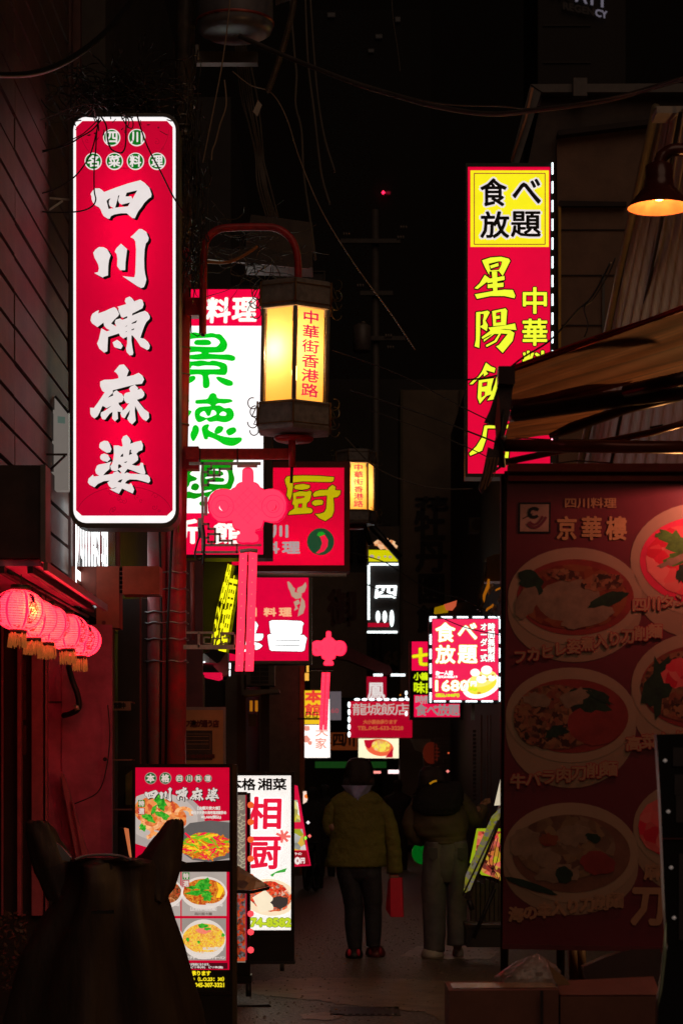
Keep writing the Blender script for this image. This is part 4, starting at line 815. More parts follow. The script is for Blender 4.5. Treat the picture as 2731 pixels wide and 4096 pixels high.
MB().lathe(P(893, 2700, 19), [(.03, .03), (.04, .02), (.04, 0), (.03, -.04), (0, -.055)], 14).build('dome', mat('black_gloss', (.01, .01, .01), .2), t)
MB().rect(mp, 820, 2690, 890, 2700, 0, -.1).build('arm', alu, t)
t = thing('disc_lamp', 'round orange paper lamp half hidden behind the far brick corner', 'lamp', P(1705, 3010, 30))
MB().poly(plane(30), [(1642, 2956), (1722, 2955), (1722, 3070), (1695, 3075), (1690, 3010), (1660, 3000)], 0, back=-.1).build('frame', mat('cream_board3', (.22, .21, .18), .6), t)
MB().disc(plane(29.9), 1724, 3012, 34, 44, .03, 24, back=0).build('shade', glow('dim_orange_disc', 72, 16, 6, .7), t)
# ---------------------------------------------------------------- left buildings
tile = mat('brown_wall_tile', (.095, .042, .028), .55, nz=.45, ns=6, bump=.1)
joint = mat('dark_joint', (.03, .02, .018), .8)
t = thing('corner_building', 'near brown boarded building on the left whose upper floor overhangs the paper lanterns', 'building', (-2.4, 10, 0))
MB().box(-3.4, 9.8, 2.47, -1.68, 12.9, 9).build('wall', joint, t)
me = None; R = random.Random(5)
bd = MB(); bd.box(-.012, 0, 0, .014, 2.1, .155); bm0 = bd.build('board', tile, t); bm0.location = V((-1.66, 6.5, 2.5))
for r in range(37):
    for c in range(3):
        if r == 0 and c == 0: continue
        o = child('board', bm0.data, t, V((-1.662+R.uniform(-.003, .004), 6.5+c*2.115, 2.5+r*.178)))
wood = mat('brown_board_face', (.10, .06, .045), .6, nz=.4, ns=5)
MB().box(-1.70, 12.86, 2.5, -1.635, 12.98, 9).build('corner_post', mat('dark_corner_post', (.10, .035, .03), .5, nz=.4), t)
MB().box(-1.72, 13.2, 2.5, -1.62, 13.28, 9).build('corner_post', mat('dark_corner_post', (.10, .035, .03), .5), t)
MB().box(-3.2, 9.62, 2.46, -1.36, 9.76, 2.88).build('fascia_box', mat('fascia_dark', (.035, .02, .02), .5, nz=.4), t)
MB().box(-1.358, 9.60, 2.44, -1.335, 9.77, 2.88).build('edge_trim', alu, t)
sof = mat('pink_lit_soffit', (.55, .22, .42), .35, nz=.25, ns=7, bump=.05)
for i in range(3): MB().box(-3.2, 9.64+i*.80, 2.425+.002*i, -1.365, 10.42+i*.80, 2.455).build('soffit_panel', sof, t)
for x in (-1.55, -1.42): MB().box(x, 9.62, 2.39, x+.025, 12.0, 2.422).build('soffit_rail', dark_metal, t)
MB().box(-1.345, 9.6, 2.40, -1.325, 12.06, 2.438).build('drip_edge', mat('edge_lit_metal', (.25, .22, .20), .3, .6), t)
# ground floor front, set back beyond the lanterns
Y = 12.7; mp = plane(Y)
MB().rect(mp, -300, 2240, 250, 4400, 0, -.3).build('ground_floor_wall', mat('shopfront_dark', (.025, .014, .014), .6), t)
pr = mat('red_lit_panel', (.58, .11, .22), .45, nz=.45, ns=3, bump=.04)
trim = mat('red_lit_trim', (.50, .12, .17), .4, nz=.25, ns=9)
for x0, x1, d in ((10, 16, .03), (76, 92, .05), (134, 178, .06), (187, 196, .05)):
    MB().rect(mp, x0, 2500, x1, 3660, d, .002).build('door_trim', trim, t)
for y0, y1 in ((2640, 2700), (2705, 2790), (2800, 2880), (2900, 3020)):
    MB().rect(mp, 93, y0, 108, y1, .02, .002).build('glass_edge', mat('dull_red_glass', (.12, .04, .04), .2), t)
for x0, x1, d in ((197, 250, .02), (252, 452, .035)):
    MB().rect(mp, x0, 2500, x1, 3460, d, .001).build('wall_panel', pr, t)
MB().rect(mp, 197, 2806, 250, 2811, .026, .021).build('panel_joint', joint, t)
b = MB(); b.tube(spline([P(275, 2665, 12.6), P(290, 2720, 12.52), P(312, 2780, 12.5), P(316, 2830, 12.5), P(290, 2852, 12.52), P(256, 2862, 12.6)]), .017, 8); b.build('door_handle', dark_metal, t)
MB().tube([P(300, 2834, 12.5), P(318, 2828, 12.5)], .021, 8).build('handle_ring', mat('brass_pale', (.6, .45, .35), .3, .5), t)
b = MB(); b.poly(mp, [(252, 3085), (268, 3100), (370, 3440), (318, 3440)], .12, back=.08); b.poly(mp, [(300, 3200), (312, 3240), (372, 3440), (345, 3440)], .145, back=.121); b.build('leaning_plank', trim, t)
b = MB(); b.tube(spline([P(432, 2820, 12.6), P(440, 2950, 12.6), P(425, 3080, 12.6), P(390, 3170, 12.6), P(300, 3215, 12.6)]), .0035, 5); b.build('wire', cable_m, t)
MB().disc(plane(12.6), 421, 3037, 8, d=.01, back=-.02).build('hook', dark_metal, t)
# column and beam, lit orange-red
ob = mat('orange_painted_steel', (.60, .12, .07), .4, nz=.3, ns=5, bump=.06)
t2 = thing('shop_portal', 'orange-red painted column and beam between the paper lanterns and the poles', 'frame', P(430, 2510, 12.9)); mp = plane(12.9)
MB().rect(mp, 388, 2266, 478, 2512, .02, -.2).build('column', ob, t2); MB().rect(mp, 492, 2266, 640, 2378, .02, -.2).build('beam', ob, t2); MB().rect(mp, 289, 2266, 386, 2380, .01, -.2).build('beam', mat('orange_steel_shaded', (.35, .09, .06), .5, nz=.3), t2)  # left beam: darker copy of the orange paint, shade put into its colour
b = MB()
for k in range(6): b.rect(mp, 479, 2270+k*18, 491, 2282+k*18, .0, -.02)
b.build('slot_strip', dark_metal, t2); MB().disc(mp, 418, 2492, 8, d=.026).build('rust_spot', mat('rust_spot', (.25, .02, .02), .7), t2)
t2 = thing('glass_case', 'dark glass display case with thin shelves between the red panel and the poles', 'cabinet', P(520, 3600, 13.3)); mp = plane(13.3)
MB().rect(mp, 452, 2380, 592, 3900, -.3, -.4).build('back_wall', mat('case_dark', (.02, .012, .012), .5), t2)
for x in (453, 560): MB().rect(mp, x, 2380, x+5, 3300, 0, -.03).build('upright', mat('case_frame_red', (.22, .05, .04), .4), t2)
for y in (2806, 3037, 3236): MB().rect(mp, 452, y, 528, y+5, .003, -.2).build('shelf', mat('case_frame_red2', (.45, .16, .14), .4), t2)
MB().rect(mp, 452, 2806, 525, 2842, .02, 0).build('label_panel', mat('faded_label', (.35, .17, .12), .5), t2)
b = MB(); htext(b, mp, '営業中', 458, 2812, 505, 2834, 1.2, .024); b.build('lettering', joint, t2)
MB().poly(mp, [(500, 3100), (526, 3080), (526, 3220), (500, 3220)], -.05, back=-.1).build('jar', mat('olive_jar', (.12, .10, .02), .4), t2)
MB().lathe(P(512, 3232, 13.4), [(.02, 0), (.025, .01), (.025, .09), (.01, .11)], 12).build('bottle', mat('bottle_dark', (.05, .03, .02), .2), t2)
t2 = thing('flyer_stand', 'small tilted leaflet holder with bright leaflets left of the lit menu stand', 'leaflet rack', P(505, 3440, 12.6)); mp = plane(12.55)
MB().poly(mp, [(478, 3310), (500, 3318), (520, 3436), (500, 3436)], 0, back=-.12).build('holder', dark_metal, t2)
MB().poly(mp, [(497, 3312), (512, 3316), (525, 3436), (517, 3420)], .004, back=-.05).build('leaflet', glow('flyer_mix', 220, 120, 70, .7), t2)
# shop sign panel behind the main sign, seen edge-on, and its white letters
t2 = thing('wall_sign', 'red reflecting fascia with white glowing letters seen edge-on under the big red sign', 'sign', (-1.72, 13.6, 2.7))
MB().box(-1.85, 12.99, 2.5, -1.62, 15.6, 3.2).build('board', mat('gloss_dark_red', (.10, .015, .015), .2, nz=.4), t2)
ms = lambda u, v, d=0: V((-1.60+d, 12.9+u, v))
b = MB()
for i, ch in enumerate('四川料理'): text(b, lambda u, v, d=0: V((-1.60+d, 12.5+u, 3.12-(v*.52))), ch, (.15+i*.45, .02, .15+i*.45+.40, 1.0), .010, .02)
b.build('lettering', neon, t2)
t2 = thing('wall_sign', 'small dim white panel sign seen edge-on left of the big red sign', 'sign', P(245, 1960, 12.2)); mp = plane(12.2)
MB().poly(mp, [(215, 1582), (276, 1650), (276, 1960), (205, 1960)], 0, back=-.1).build('panel', glow('dim_white_panel', 140, 130, 122, .55), t2)
MB().tube([P(222, 1585, 12.18), P(276, 1652, 12.18)], .008, 6).build('edge', alu, t2)
MB().poly(mp, [(232, 1665), (262, 1668), (262, 1695), (232, 1692)], .004).build('label_print', glow('pale_teal', 92, 110, 100, .6), t2)
t2 = thing('wall_bracket', 'thin angle bracket on the wall left of the big red sign bottom', 'bracket', P(120, 1820, 11.9))
b = MB(); b.tube([P(116, 1990, 11.9), P(117, 1818, 11.9), P(270, 1818, 11.9)], .007, 5); b.tube([P(180, 1900, 11.9), P(262, 1822, 11.9)], .007, 5); b.build('rod', dark_metal, t2)

# ---------------------------------------------------------------- paper lanterns
paper = mat('pink_lantern_paper', (.8, .12, .2), .6, emit=(9.5, .10, .42), es=.9, nz=.1, ns=4, trans=.55, bump=0)
paper.node_tree.nodes['Translucent BSDF'].inputs[0].default_value = (1, .55, .22, 1)
ink = glow('dark_red_ink', 70, 4, 22, .8); gold = mat('gold_tassel', (.75, .42, .22), .5, emit=sr(210, 110, 50), es=.28, nz=.4, ns=60, sample=False)
def paper_lantern(loc, label, tilt):
    t = thing('paper_lantern', label, 'lantern', loc, 'pink paper lanterns hanging under the soffit')
    mk = lambda b, n, m, p=t: b.build(n, m, p, raw=True)
    a, h, N = .118, .092, 22; prof = []
    for i in range(N*2+1):
        th = -math.pi/2*.86+math.pi*.86*i/(2*N); r = a*math.cos(th)**.9; z = h*math.sin(th)/math.sin(math.pi/2*.86)
        prof.append((r*(1 if i % 2 else .985), z))
    sh = mk(MB().lathe((0, 0, 0), prof, 40), 'shade', paper)
    rb = MB(); 
    for i in range(2, N*2, 2): 
        r, z = prof[i]; rb.tube([V((r*1.002*math.cos(q*math.pi/14), r*1.0*math.sin(q*math.pi/14), z)) for q in range(29)], .0013, 3, False)
    mk(rb, 'rib', ink, sh)
    for nm, z0, z1, r in (('top_collar', h-.002, h+.02, .045), ('bottom_collar', -h-.016, -h+.002, .040)):
        mk(MB().lathe((0, 0, 0), [(r*.6, z0), (r, z0), (r*1.02, z1), (r*.6, z1)], 24), nm, mat('green_black_collar', (.02, .05, .02), .35))
    # painted vertical bands and figures, laid on the paper
    pb_ = MB()
    def surf(ang, v, k=1.004):
        th = v*math.pi/2*.86; r = a*math.cos(th)**.9*k; return V((r*math.cos(ang), r*math.sin(ang), h*math.sin(th)/math.sin(math.pi/2*.86)*k))
    R = random.Random(9)
    for k in range(8):
        ang = k*math.pi/4+.25
        for i in range(12):
            v0, v1 = -.95+i*.16, -.95+(i+1)*.16; pb_.add([surf(ang-.05, v0), surf(ang+.05, v0), surf(ang+.05, v1), surf(ang-.05, v1)], [(0, 1, 2, 3)])
    mk(pb_, 'paper_band', glow('band_rose', 250, 40, 96, .9), sh)
    fg = MB()
    for k in range(4):
        ang = -math.pi/2+.25+math.pi/8+k*math.pi/2-.1; mpf = lambda u, v, d=0, A=ang: surf(A+u, -v, 1.008+d)
        fg.disc(mpf, 0, -.50, .13, .14, 0, 12); fg.disc(mpf, .0, -.36, .09, .10, .001, 12)
        for j in range(34):
            x, y = R.uniform(-.16, .16), R.uniform(-.25, .5); fg.ribbon(mpf, [(x, y), (x+R.uniform(-.09, .09), y+R.uniform(-.10, .10))], .018, .001)
        fg.ribbon(mpf, [(-.2, -.1), (-.05, -.28), (.1, -.22), (.2, -.02), (.17, .3), (.06, .5), (-.14, .5), (-.2, .28)], .02, .001, True)
    for k in range(8):
        ang = -math.pi/2+.25+math.pi/8+k*math.pi/4
        for vv in (.72, -.74):
            for j in range(7):
                x, y = R.uniform(-.22, .22), vv+R.uniform(-.07, .07); fg.ribbon(lambda u, v, d=0, A=ang: surf(A+u, v, 1.008+d), [(x, y), (x+R.uniform(.04, .12), y+R.uniform(-.05, .05))], .028, .001)
    mk(fg, 'painted_figure', ink, sh)
    ts = MB()
    for j in range(70):
        an = R.uniform(0, 6.28); r = R.uniform(.026, .043); x, y = r*math.cos(an), r*math.sin(an)
        ts.tube([V((x, y, -h-.012)), V((x*1.06, y*1.06, -h-.04)), V((x*1.1+R.uniform(-.004, .004), y*1.1, -h-R.uniform(.066, .082)))], .0022, 3)
    mk(ts, 'tassel', gold)
    mk(MB().lathe((.028, .0, -.015), [(0, -.02), (.014, -.012), (.018, .005), (.012, .025), (0, .032)], 12), 'bulb', glow('bulb_warm', 255, 190, 90, 5., False))
    mk(MB().tube([V((0, 0, h+.01)), V((0, .0, h+.07))], .003, 5), 'hook', dark_metal)
    l = light('bulb_light', 'POINT', (0, 0, 0), 0.22, (1, .75, .25), .01); l.parent = t; l.location = (.050, -.082, .0)
    t.rotation_euler = tilt
    return t
L0 = None
for i, (x, y, nm) in enumerate(((78, 2440, 'nearest and largest pink paper lantern, at the left edge of the picture'), (132, 2474, 'second pink paper lantern of the row, mostly behind the nearest one'), (186, 2497, 'middle pink paper lantern of the row of five under the soffit'), (268, 2528, 'fourth pink paper lantern of the row, with a long gold tassel'), (322, 2562, 'last pink paper lantern of the row, farthest down the alley'))):
    Yl = 9.6*(CX-78)/(CX-x)*1.0
    loc = P(x, y, Yl)
    if i == 0: L0 = paper_lantern(loc, nm, (0, .06, .2))
    else:
        c = copy_tree(L0); c.location = loc; c['label'] = nm; c.rotation_euler = (.03*(i % 2), .05-.04*i, -.05-.35*i)
# the line they hang from
MB().tube([(-1.455, 9.3, 2.37), (-1.455, 12.2, 2.38)], .009, 6).build('hanging_rail', dark_metal, label='dark rail under the soffit that the five paper lanterns hang from', cat='rail')

# ---------------------------------------------------------------- further left side
def block(name, label, x0, y0, x1, y1, z0, z1, m, cat='building'):
    t = thing(name, label, cat, ((x0+x1)/2, (y0+y1)/2, z0)); MB().box(x0, y0, z0, x1, y1, z1).build('wall', m, t); return t
darkw = mat('dark_render_wall', (.05, .042, .036), .75, nz=.4, ns=2, bump=.2, bs=12)
t = block('shop_building', 'dark rendered building behind the strapped poles on the left', -6, 15.5, -1.72, 22, 0, 9, darkw)
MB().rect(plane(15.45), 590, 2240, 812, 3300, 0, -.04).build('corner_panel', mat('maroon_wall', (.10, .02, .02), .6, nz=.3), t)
mp = plane(18.5)
MB().poly(mp, [(735, 2620), (860, 2650), (850, 2655), (880, 2670), (905, 2770), (870, 2650), (735, 2600)], 0, back=-.4) 
t = thing('canopy', 'pale sloping shop canopy with three recessed downlights behind the poles', 'canopy', P(800, 2680, 18.5))
MB().poly(mp, [(735, 2580), (800, 2600), (870, 2655), (735, 2645)], 0, back=-.9).build('fascia', mat('cream_panel2', (.30, .29, .26), .6), t)
for x, y, rx in ((752, 2606, 17), (783, 2632, 23), (802, 2648, 21)): MB().disc(plane(18.45), x, y, rx, 4.2, .02, 18, back=.0).build('downlight', neon, t)
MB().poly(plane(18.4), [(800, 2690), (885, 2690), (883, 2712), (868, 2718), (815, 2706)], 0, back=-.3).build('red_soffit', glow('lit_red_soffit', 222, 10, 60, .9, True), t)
MB().poly(plane(18.6), [(880, 2648), (912, 2600), (912, 2700), (892, 2705), (850, 2660)], 0, back=-.2).build('end_panel', mat('cream_panel2', (.30, .29, .26), .6), t)
t = thing('roller_shutter', 'pale grey roller shutter between the strapped poles and the tan poster board', 'shutter', P(780, 2840, 17.5)); mp = plane(17.5)
sl = mat('shutter_slat', (.22, .20, .18), .5, .2, nz=.3)
for i in range(14):
    y = 2652+i*14
    MB().poly(mp, [(738, y), (798, y+7), (798, y+18), (738, y+11)], .01*(i % 2), back=-.02).build('slat', sl, t)
for x in (755, 797): MB().rect(mp, x, 2650, x+5, 2850, .04, .02).build('guide_rail', dark_metal, t)
MB().rect(mp, 799, 2700, 818, 2850, .02, -.02).build('jamb', mat('yellowish_jamb', (.22, .15, .05), .5), t)
t = thing('poster_board', 'tan poster board with a chef restaurant notice standing behind the lit menu stand', 'board', P(745, 3060, 14.2)); mp = plane(14.2)
MB().rect(mp, 578, 2828, 902, 3500, 0, -.05).build('frame', mat('board_frame_grey', (.26, .22, .19), .5, nz=.2), t)
MB().rect(mp, 586, 2840, 893, 3440, .004).build('poster', mat('tan_poster', (.48, .26, .10), .55, nz=.25, ns=4), t)
b = MB(); htext(b, mp, '中華街のシェフ達が通う店', 602, 2882, 876, 2908, 1.8, .008); text(b, mp, 'テーブルオーダー', (602, 2852, 700, 2860), .6, .008); b.build('lettering', mat('brown_red_print', (.16, .03, .02), .6), t)
MB().rect(mp, 626, 2922, 850, 3040, .008).build('photo_print', mat('dark_photo_print', (.05, .03, .02), .5, nz=.6, ns=20), t)
MB().disc(mp, 684, 2980, 36, 40, .011, 20).build('dish_print', mat('darker_dish', (.02, .012, .01), .5), t)
b = MB()
for y in (2946, 2962, 2976): b.ribbon(mp, [(745, y), (835, y)], 1.6, .011)
for x0, y0, x1, y1 in ((742, 2936, 842, 2998),): b.ribbon(mp, [(x0, y0), (x1, y0), (x1, y1), (x0, y1)], 1.2, .0112, True)
b.build('table_print', mat('tan_line', (.25, .14, .07), .6), t)
b = MB(); htext(b, mp, 'リラックス本格中華', 640, 3018, 860, 3034, 1.2, .012); b.build('lettering', mat('brown_red_print', (.16, .03, .02), .6), t)
t = block('shop_building', 'dark narrow building under the phoenix sign with a wall-mounted air conditioner', -6, 22.1, -1.15, 30, 0, 8.5, mat('near_black_wall', (.022, .018, .017), .75, nz=.4, ns=2))
mp = plane(22.05)
for x0, x1, m in ((902, 948, (.13, .115, .10)), (948, 985, (.10, .045, .02)), (1043, 1078, (.055, .04, .038))):
    MB().rect(mp, x0, 2700, x1, 3090, .03, .0).build('pilaster', mat('pilaster_%d' % x0, m, .6, nz=.3, ns=3), t)
MB().rect(mp, 996, 2858, 1028, 2906, .12, .03).build('meter_box', mat('brown_box', (.16, .08, .03), .6), t)
for x in (1000, 1021): MB().rect(mp, x, 2803, x+11, 2846, .06, .03).build('small_pane', glow('small_amber', 170, 100, 16, .8), t)
t = thing('air_conditioner', 'grey outdoor air conditioner unit on brackets below the phoenix sign', 'air conditioner', P(1045, 2770, 21.8)); mp = plane(21.8)
acm = mat('ac_casing', (.14, .12, .10), .5, nz=.2)
MB().rect(mp, 985, 2650, 1098, 2742, 0, -.35).build('casing', acm, t)
MB().rect(mp, 1003, 2656, 1075, 2734, .008, .002).build('grille', mat('ac_grille_dark', (.02, .02, .02), .5), t)
for i in range(4): MB().rect(mp, 1003, 2668+i*18, 1075, 2670+i*18, .014, .009).build('grille_bar', acm, t)
MB().rect(mp, 1038, 2656, 1040, 2734, .013, .0085).build('grille_bar', acm, t)
MB().poly(mp, [(968, 2760), (1115, 2757), (1118, 2770), (975, 2784)], .05, back=-.4).build('shelf', mat('ac_shelf', (.20, .17, .13), .5), t)
MB().rect(mp, 965, 2650, 976, 2780, .03, -.02).build('bracket', acm, t)
t = block('shop_building', 'grey plastered wall with an orange-lit edge left of the white box sign', -4, 30.5, -.60, 33.5, 0, 3.0, mat('grey_plaster_far', (.15, .12, .09), .7, nz=.25))
MB().box(-.598, 30.48, 0, -.53, 30.6, 3.0).build('corner_strip', mat('orange_lit_edge', (.35, .12, .03), .5), t)  # orange light on the wall edge put in as a coloured strip

# ---------------------------------------------------------------- end of the alley and right side
brownw = mat('dim_brown_wall', (.11, .080, .055), .8, nz=.35, ns=1.2, bump=.2, bs=6)
t = block('end_building', 'dark building closing the far end of the alley behind the neon sign', -5.0, 43.5, 7, 50, 0, 9.5, mat('end_wall', (.02, .017, .014), .8, nz=.5, ns=.6))
mp = plane(43.4)
b = MB(); text(b, mp, '1680', (1510, 2606, 1640, 2660), 3, .02); b.build('lettering', mat('faint_letter', (.06, .03, .01), .6), t)
for i in range(5): MB().rect(mp, 1330+i*50, 2100, 1362+i*50, 2240, .0, -.06).build('window', mat('dark_pane', (.015, .015, .018), .15), t)
MB().poly(plane(38.5), [(1385, 2585), (1560, 2665), (1575, 2700), (1540, 2700), (1390, 2640), (1345, 2632)], 0, back=-.6).build('awning', mat('maroon_awning', (.10, .02, .02), .6), label='maroon sloping awning right of the small distant knot', cat='awning')
t = thing('painted_wall_sign', 'tall dark wall with huge faded black characters beside the neon sign', 'wall', P(1720, 3080, 39)); mp = plane(39)
MB().rect(mp, 1600, 1560, 1866, 3380, 0, -1.5).build('wall', brownw, t)
b = MB()
for ch, bx in (('花', (1662, 1990, 1790, 2040)), ('牡', (1660, 2040, 1776, 2160)), ('丹', (1664, 2170, 1782, 2286)), ('園', (1676, 2300, 1772, 2412)), ('飯', (1670, 2425, 1770, 2530))): text(b, mp, ch, bx, 5, .01)
b.build('painted_character', mat('painted_black', (.006, .005, .005), .7), t)
for x in (1600, 1836): MB().rect(mp, x, 1560, x+10, 2620, .06, .002).build('corner_strip', mat('olive_strip', (.05, .04, .015), .7), t)
t = thing('painted_wall_sign', 'shorter dim wall with one huge faded character under the kitchen sign', 'wall', P(1370, 3080, 41)); mp = plane(41)
MB().rect(mp, 1240, 2290, 1466, 2790, 0, -1).build('wall', brownw, t)
b = MB(); text(b, mp, '御', (1312, 2360, 1420, 2500), 5, .01); b.build('painted_character', mat('faint_maroon', (.055, .012, .008), .7), t)
# right side wall with shutters
t = block('right_building', 'dark right-hand building with a louvred shutter behind the walker in jeans', 1.95, 20, 6, 38, 0, 7.5, mat('right_dark', (.018, .014, .013), .7, nz=.4))
lv = mat('louvre_slat', (.16, .11, .09), .55, nz=.3)
for cidx, (x0, x1) in enumerate(((1735, 1744), (1748, 1766), (1771, 1794))):
    for i in range(13):
        y = 2950+i*15
        MB().poly(plane(29), [(x0, y+2), (x1, y-1), (x1, y+9), (x0, y+12)], 0, back=-.03).build('louvre', lv, t)
for i in range(18): MB().rect(plane(24), 1890, 2920+i*16, 1903, 2930+i*16, 0, -.03).build('louvre', mat('louvre_dark', (.06, .045, .05), .55), t)
for x0, x1 in ((1920, 1928), (1946, 1950), (1958, 1963)): MB().rect(plane(22), x0, 2860, x1, 3300, 0, -.05).build('drain_pipe', mat('rusty_pipe', (.13, .07, .05), .5), t)
# plastic wrapped bundle and ducts above the soup sign
t = thing('wrapped_awning', 'folded awning wrapped in shiny plastic above the sign with the soup bowl', 'awning', P(1960, 2450, 22)); mp = plane(22)
MB().poly(mp, [(1946, 2230), (1975, 2218), (2026, 2214), (2026, 2325), (1940, 2325)], 0, back=-.3).build('cover_board', mat('mustard_cover', (.16, .085, .03), .6, nz=.2), t)
plas = mat('shiny_plastic', (.55, .48, .42), .12, .3, nz=.5, ns=30, bump=.3, bs=20)
for i, (p0, p1, r, m) in enumerate([((1940, 2250), (1908, 2440), 8, 'd'), ((1952, 2318), (1932, 2410), 7, 'y'), ((1968, 2335), (1955, 2380), 9, 'w'), ((1999, 2350), (1980, 2366), 4, 'y'), ((2000, 2380), (1992, 2415), 7, 'w'), ((1970, 2418), (1942, 2446), 5, 'y'), ((1978, 2420), (1972, 2448), 6, 'w'), ((2022, 2348), (2015, 2365), 8, 'w'), ((1925, 2400), (1918, 2446), 9, 'd'), ((2015, 2400), (2005, 2440), 5, 'd')]):
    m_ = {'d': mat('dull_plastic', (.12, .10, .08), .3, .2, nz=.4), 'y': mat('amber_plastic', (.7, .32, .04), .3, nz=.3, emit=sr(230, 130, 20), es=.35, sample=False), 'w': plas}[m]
    q0, q1 = mp(*p0, .05), mp(*p1, .05); rr = r*22/F
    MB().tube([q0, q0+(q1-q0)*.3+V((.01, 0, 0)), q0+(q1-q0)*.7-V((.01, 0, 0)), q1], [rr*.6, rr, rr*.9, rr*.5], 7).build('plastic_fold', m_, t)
t = thing('umbrella', 'folded yellow and orange cloth above the top left corner of the soup bowl sign', 'cloth', P(1780, 2440, 26)); mp = plane(26)
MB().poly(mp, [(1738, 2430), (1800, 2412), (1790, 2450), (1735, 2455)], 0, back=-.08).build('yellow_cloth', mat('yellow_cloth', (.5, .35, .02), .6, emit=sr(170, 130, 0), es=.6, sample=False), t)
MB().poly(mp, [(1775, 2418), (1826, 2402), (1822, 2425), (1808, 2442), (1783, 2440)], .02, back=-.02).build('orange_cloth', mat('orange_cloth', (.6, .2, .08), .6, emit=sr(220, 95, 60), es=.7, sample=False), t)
MB().poly(mp, [(1800, 2420), (1880, 2400), (1930, 2430), (1925, 2462), (1760, 2462)], -.03, back=-.1).build('dark_cloth', mat('dark_cloth', (.03, .025, .022), .6), t)

# ---------------------------------------------------------------- right foreground building, corrugated panel, pendant lamp
t = thing('right_building', 'brown boarded upper storey on the right behind the pendant lamp', 'building', P(2500, 1300, 17)); mp = plane(17)
wb = mat('brown_siding', (.17, .09, .055), .65, nz=.3, ns=3, bump=.1)
MB().poly(mp, [(2226, 552), (2900, 470), (2900, 2600), (2236, 2600)], 0, back=-3).build('wall', wb, t)
MB().poly(mp, [(2226, 535), (2900, 452), (2900, 475), (2226, 556)], .1, back=-.05).build('fascia', joint, t)
MB().poly(mp, [(2118, 350), (2168, 354), (2060, 700), (2060, 900), (2035, 900), (2040, 640)], .05, back=-.3).build('roof_edge', mat('roof_grey', (.10, .085, .08), .5, nz=.3), t)
MB().poly(mp, [(2118, 346), (2900, 342), (2900, 378), (2165, 378)], .06, back=-.3).build('gutter', mat('roof_grey', (.10, .085, .08), .5), t)
MB().tube([P(2128, 352, 16.9), P(2100, 480, 16.9), P(2045, 645, 16.9)], .012, 6).build('lit_conduit', mat('orange_lit_conduit', (.5, .22, .12), .4), t)
MB().poly(mp, [(2168, 380), (2900, 378), (2900, 470), (2226, 550), (2226, 2000), (2120, 2000), (2110, 660)], -.05, back=-.1).build('gable', mat('gable_brown', (.06, .04, .032), .7, nz=.3), t)
MB().poly(mp, [(2232, 810), (2500, 815), (2500, 832), (2232, 832)], .06, back=.01).build('ledge', joint, t)
MB().rect(mp, 2285, 330, 2340, 402, .12, .05).build('gutter_box', mat('roof_grey', (.10, .085, .08), .5), t)
MB().rect(mp, 2229, 830, 2240, 1400, .05, .01).build('yellow_strip', mat('yellow_lit_strip', (.55, .30, .03), .5), t)
for y in (918, 1100, 1300): MB().rect(mp, 2242, y, 2900, y+4, .012, .002).build('siding_joint', joint, t)
for x in (2680, 2405): MB().rect(mp, x, 1100, x+10, 1860, .03, .002).build('post', mat('roof_grey', (.10, .085, .08), .5), t)
# corrugated steel screen, leaning outwards
t = thing('corrugated_screen', 'pale stained corrugated screen leaning behind the pendant lamp', 'screen', P(2600, 1850, 10.5))
cor = mat('stained_corrugated', (.20, .18, .16), .45, .2, nz=.3, ns=3, stretch=(6, 6, .5), col2=(.15, .11, .05))
b = MB(); A0, B0 = P(2628, 435, 9.6), P(2330, 1860, 11.5); vs = []; n = 60
for i in range(n+1):
    u = i/n; z = .02*(1 if (i//2) % 2 else 0)
    a = P(2632+u*400, 440+u*6, 9.8-.9*u)+V((0, -z, 0)); c = P(2322+u*640, 1880, 11.8-2.2*u)+V((0, -z, 0)); vs += [a, c]
b.add(vs, [(2*i, 2*i+1, 2*i+3, 2*i+2) for i in range(n)]); b.build('sheet', cor, t)
b = MB(); b.tube([P(2622, 425, 9.75), P(2470, 1120, 10.7), P(2312, 1890, 11.75)], .02, 6); b.build('edge_rail', mat('screen_edge', (.20, .16, .10), .5), t)
MB().tube([P(2720, 450, 9.5), P(2640, 900, 10), P(2560, 1280, 10.6), P(2440, 1860, 11)], .009, 6).build('cable', cable_m, t)
MB().rect(plane(9.6), 2625, 424, 2760, 452, 0, -.15).build('top_rail', mat('screen_edge2', (.30, .28, .27), .5), t)

# pendant lamp with a glowing interior
t = thing('pendant_lamp', 'dark dome pendant lamp with a glowing orange inside, at the right edge', 'lamp', P(2632, 858, 8.6))
shade_m = mat('dark_red_enamel', (.10, .02, .015), .25, .1, nz=.3); c = P(2634, 832, 8.6)
prof = [(.128, 0), (.122, .012), (.095, .045), (.075, .07), (.062, .082), (.056, .115), (.055, .17), (.03, .185), (0, .187)]
MB().lathe(c, prof, 36).build('shade', shade_m, t)
MB().lathe(c, [(.126, .001), (.119, .013), (.092, .044), (.072, .066), (.04, .078), (0, .08)], 36).build('inner_reflector', mat('enamel_inside', (.16, .060, .014), .4, emit=sr(235, 92, 30), es=.7, sample=False, nz=.4, ns=18), t)
MB().lathe(c+V((0, 0, .03)), [(0, 0), (.016, .002), (.020, .015), (.014, .035), (0, .04)], 14).build('bulb', glow('lamp_bulb', 255, 200, 90, 5., False), t)
MB().tube(spline([c+V((0, 0, .18)), c+V((.02, 0, .215)), c+V((.09, 0, .235)), c+V((.3, .05, .20))]), .026, 10).build('neck', shade_m, t)
light('lamp_light', 'POINT', c+V((0, 0, .012)), 7, (1, .45, .2), .012, parent=t)
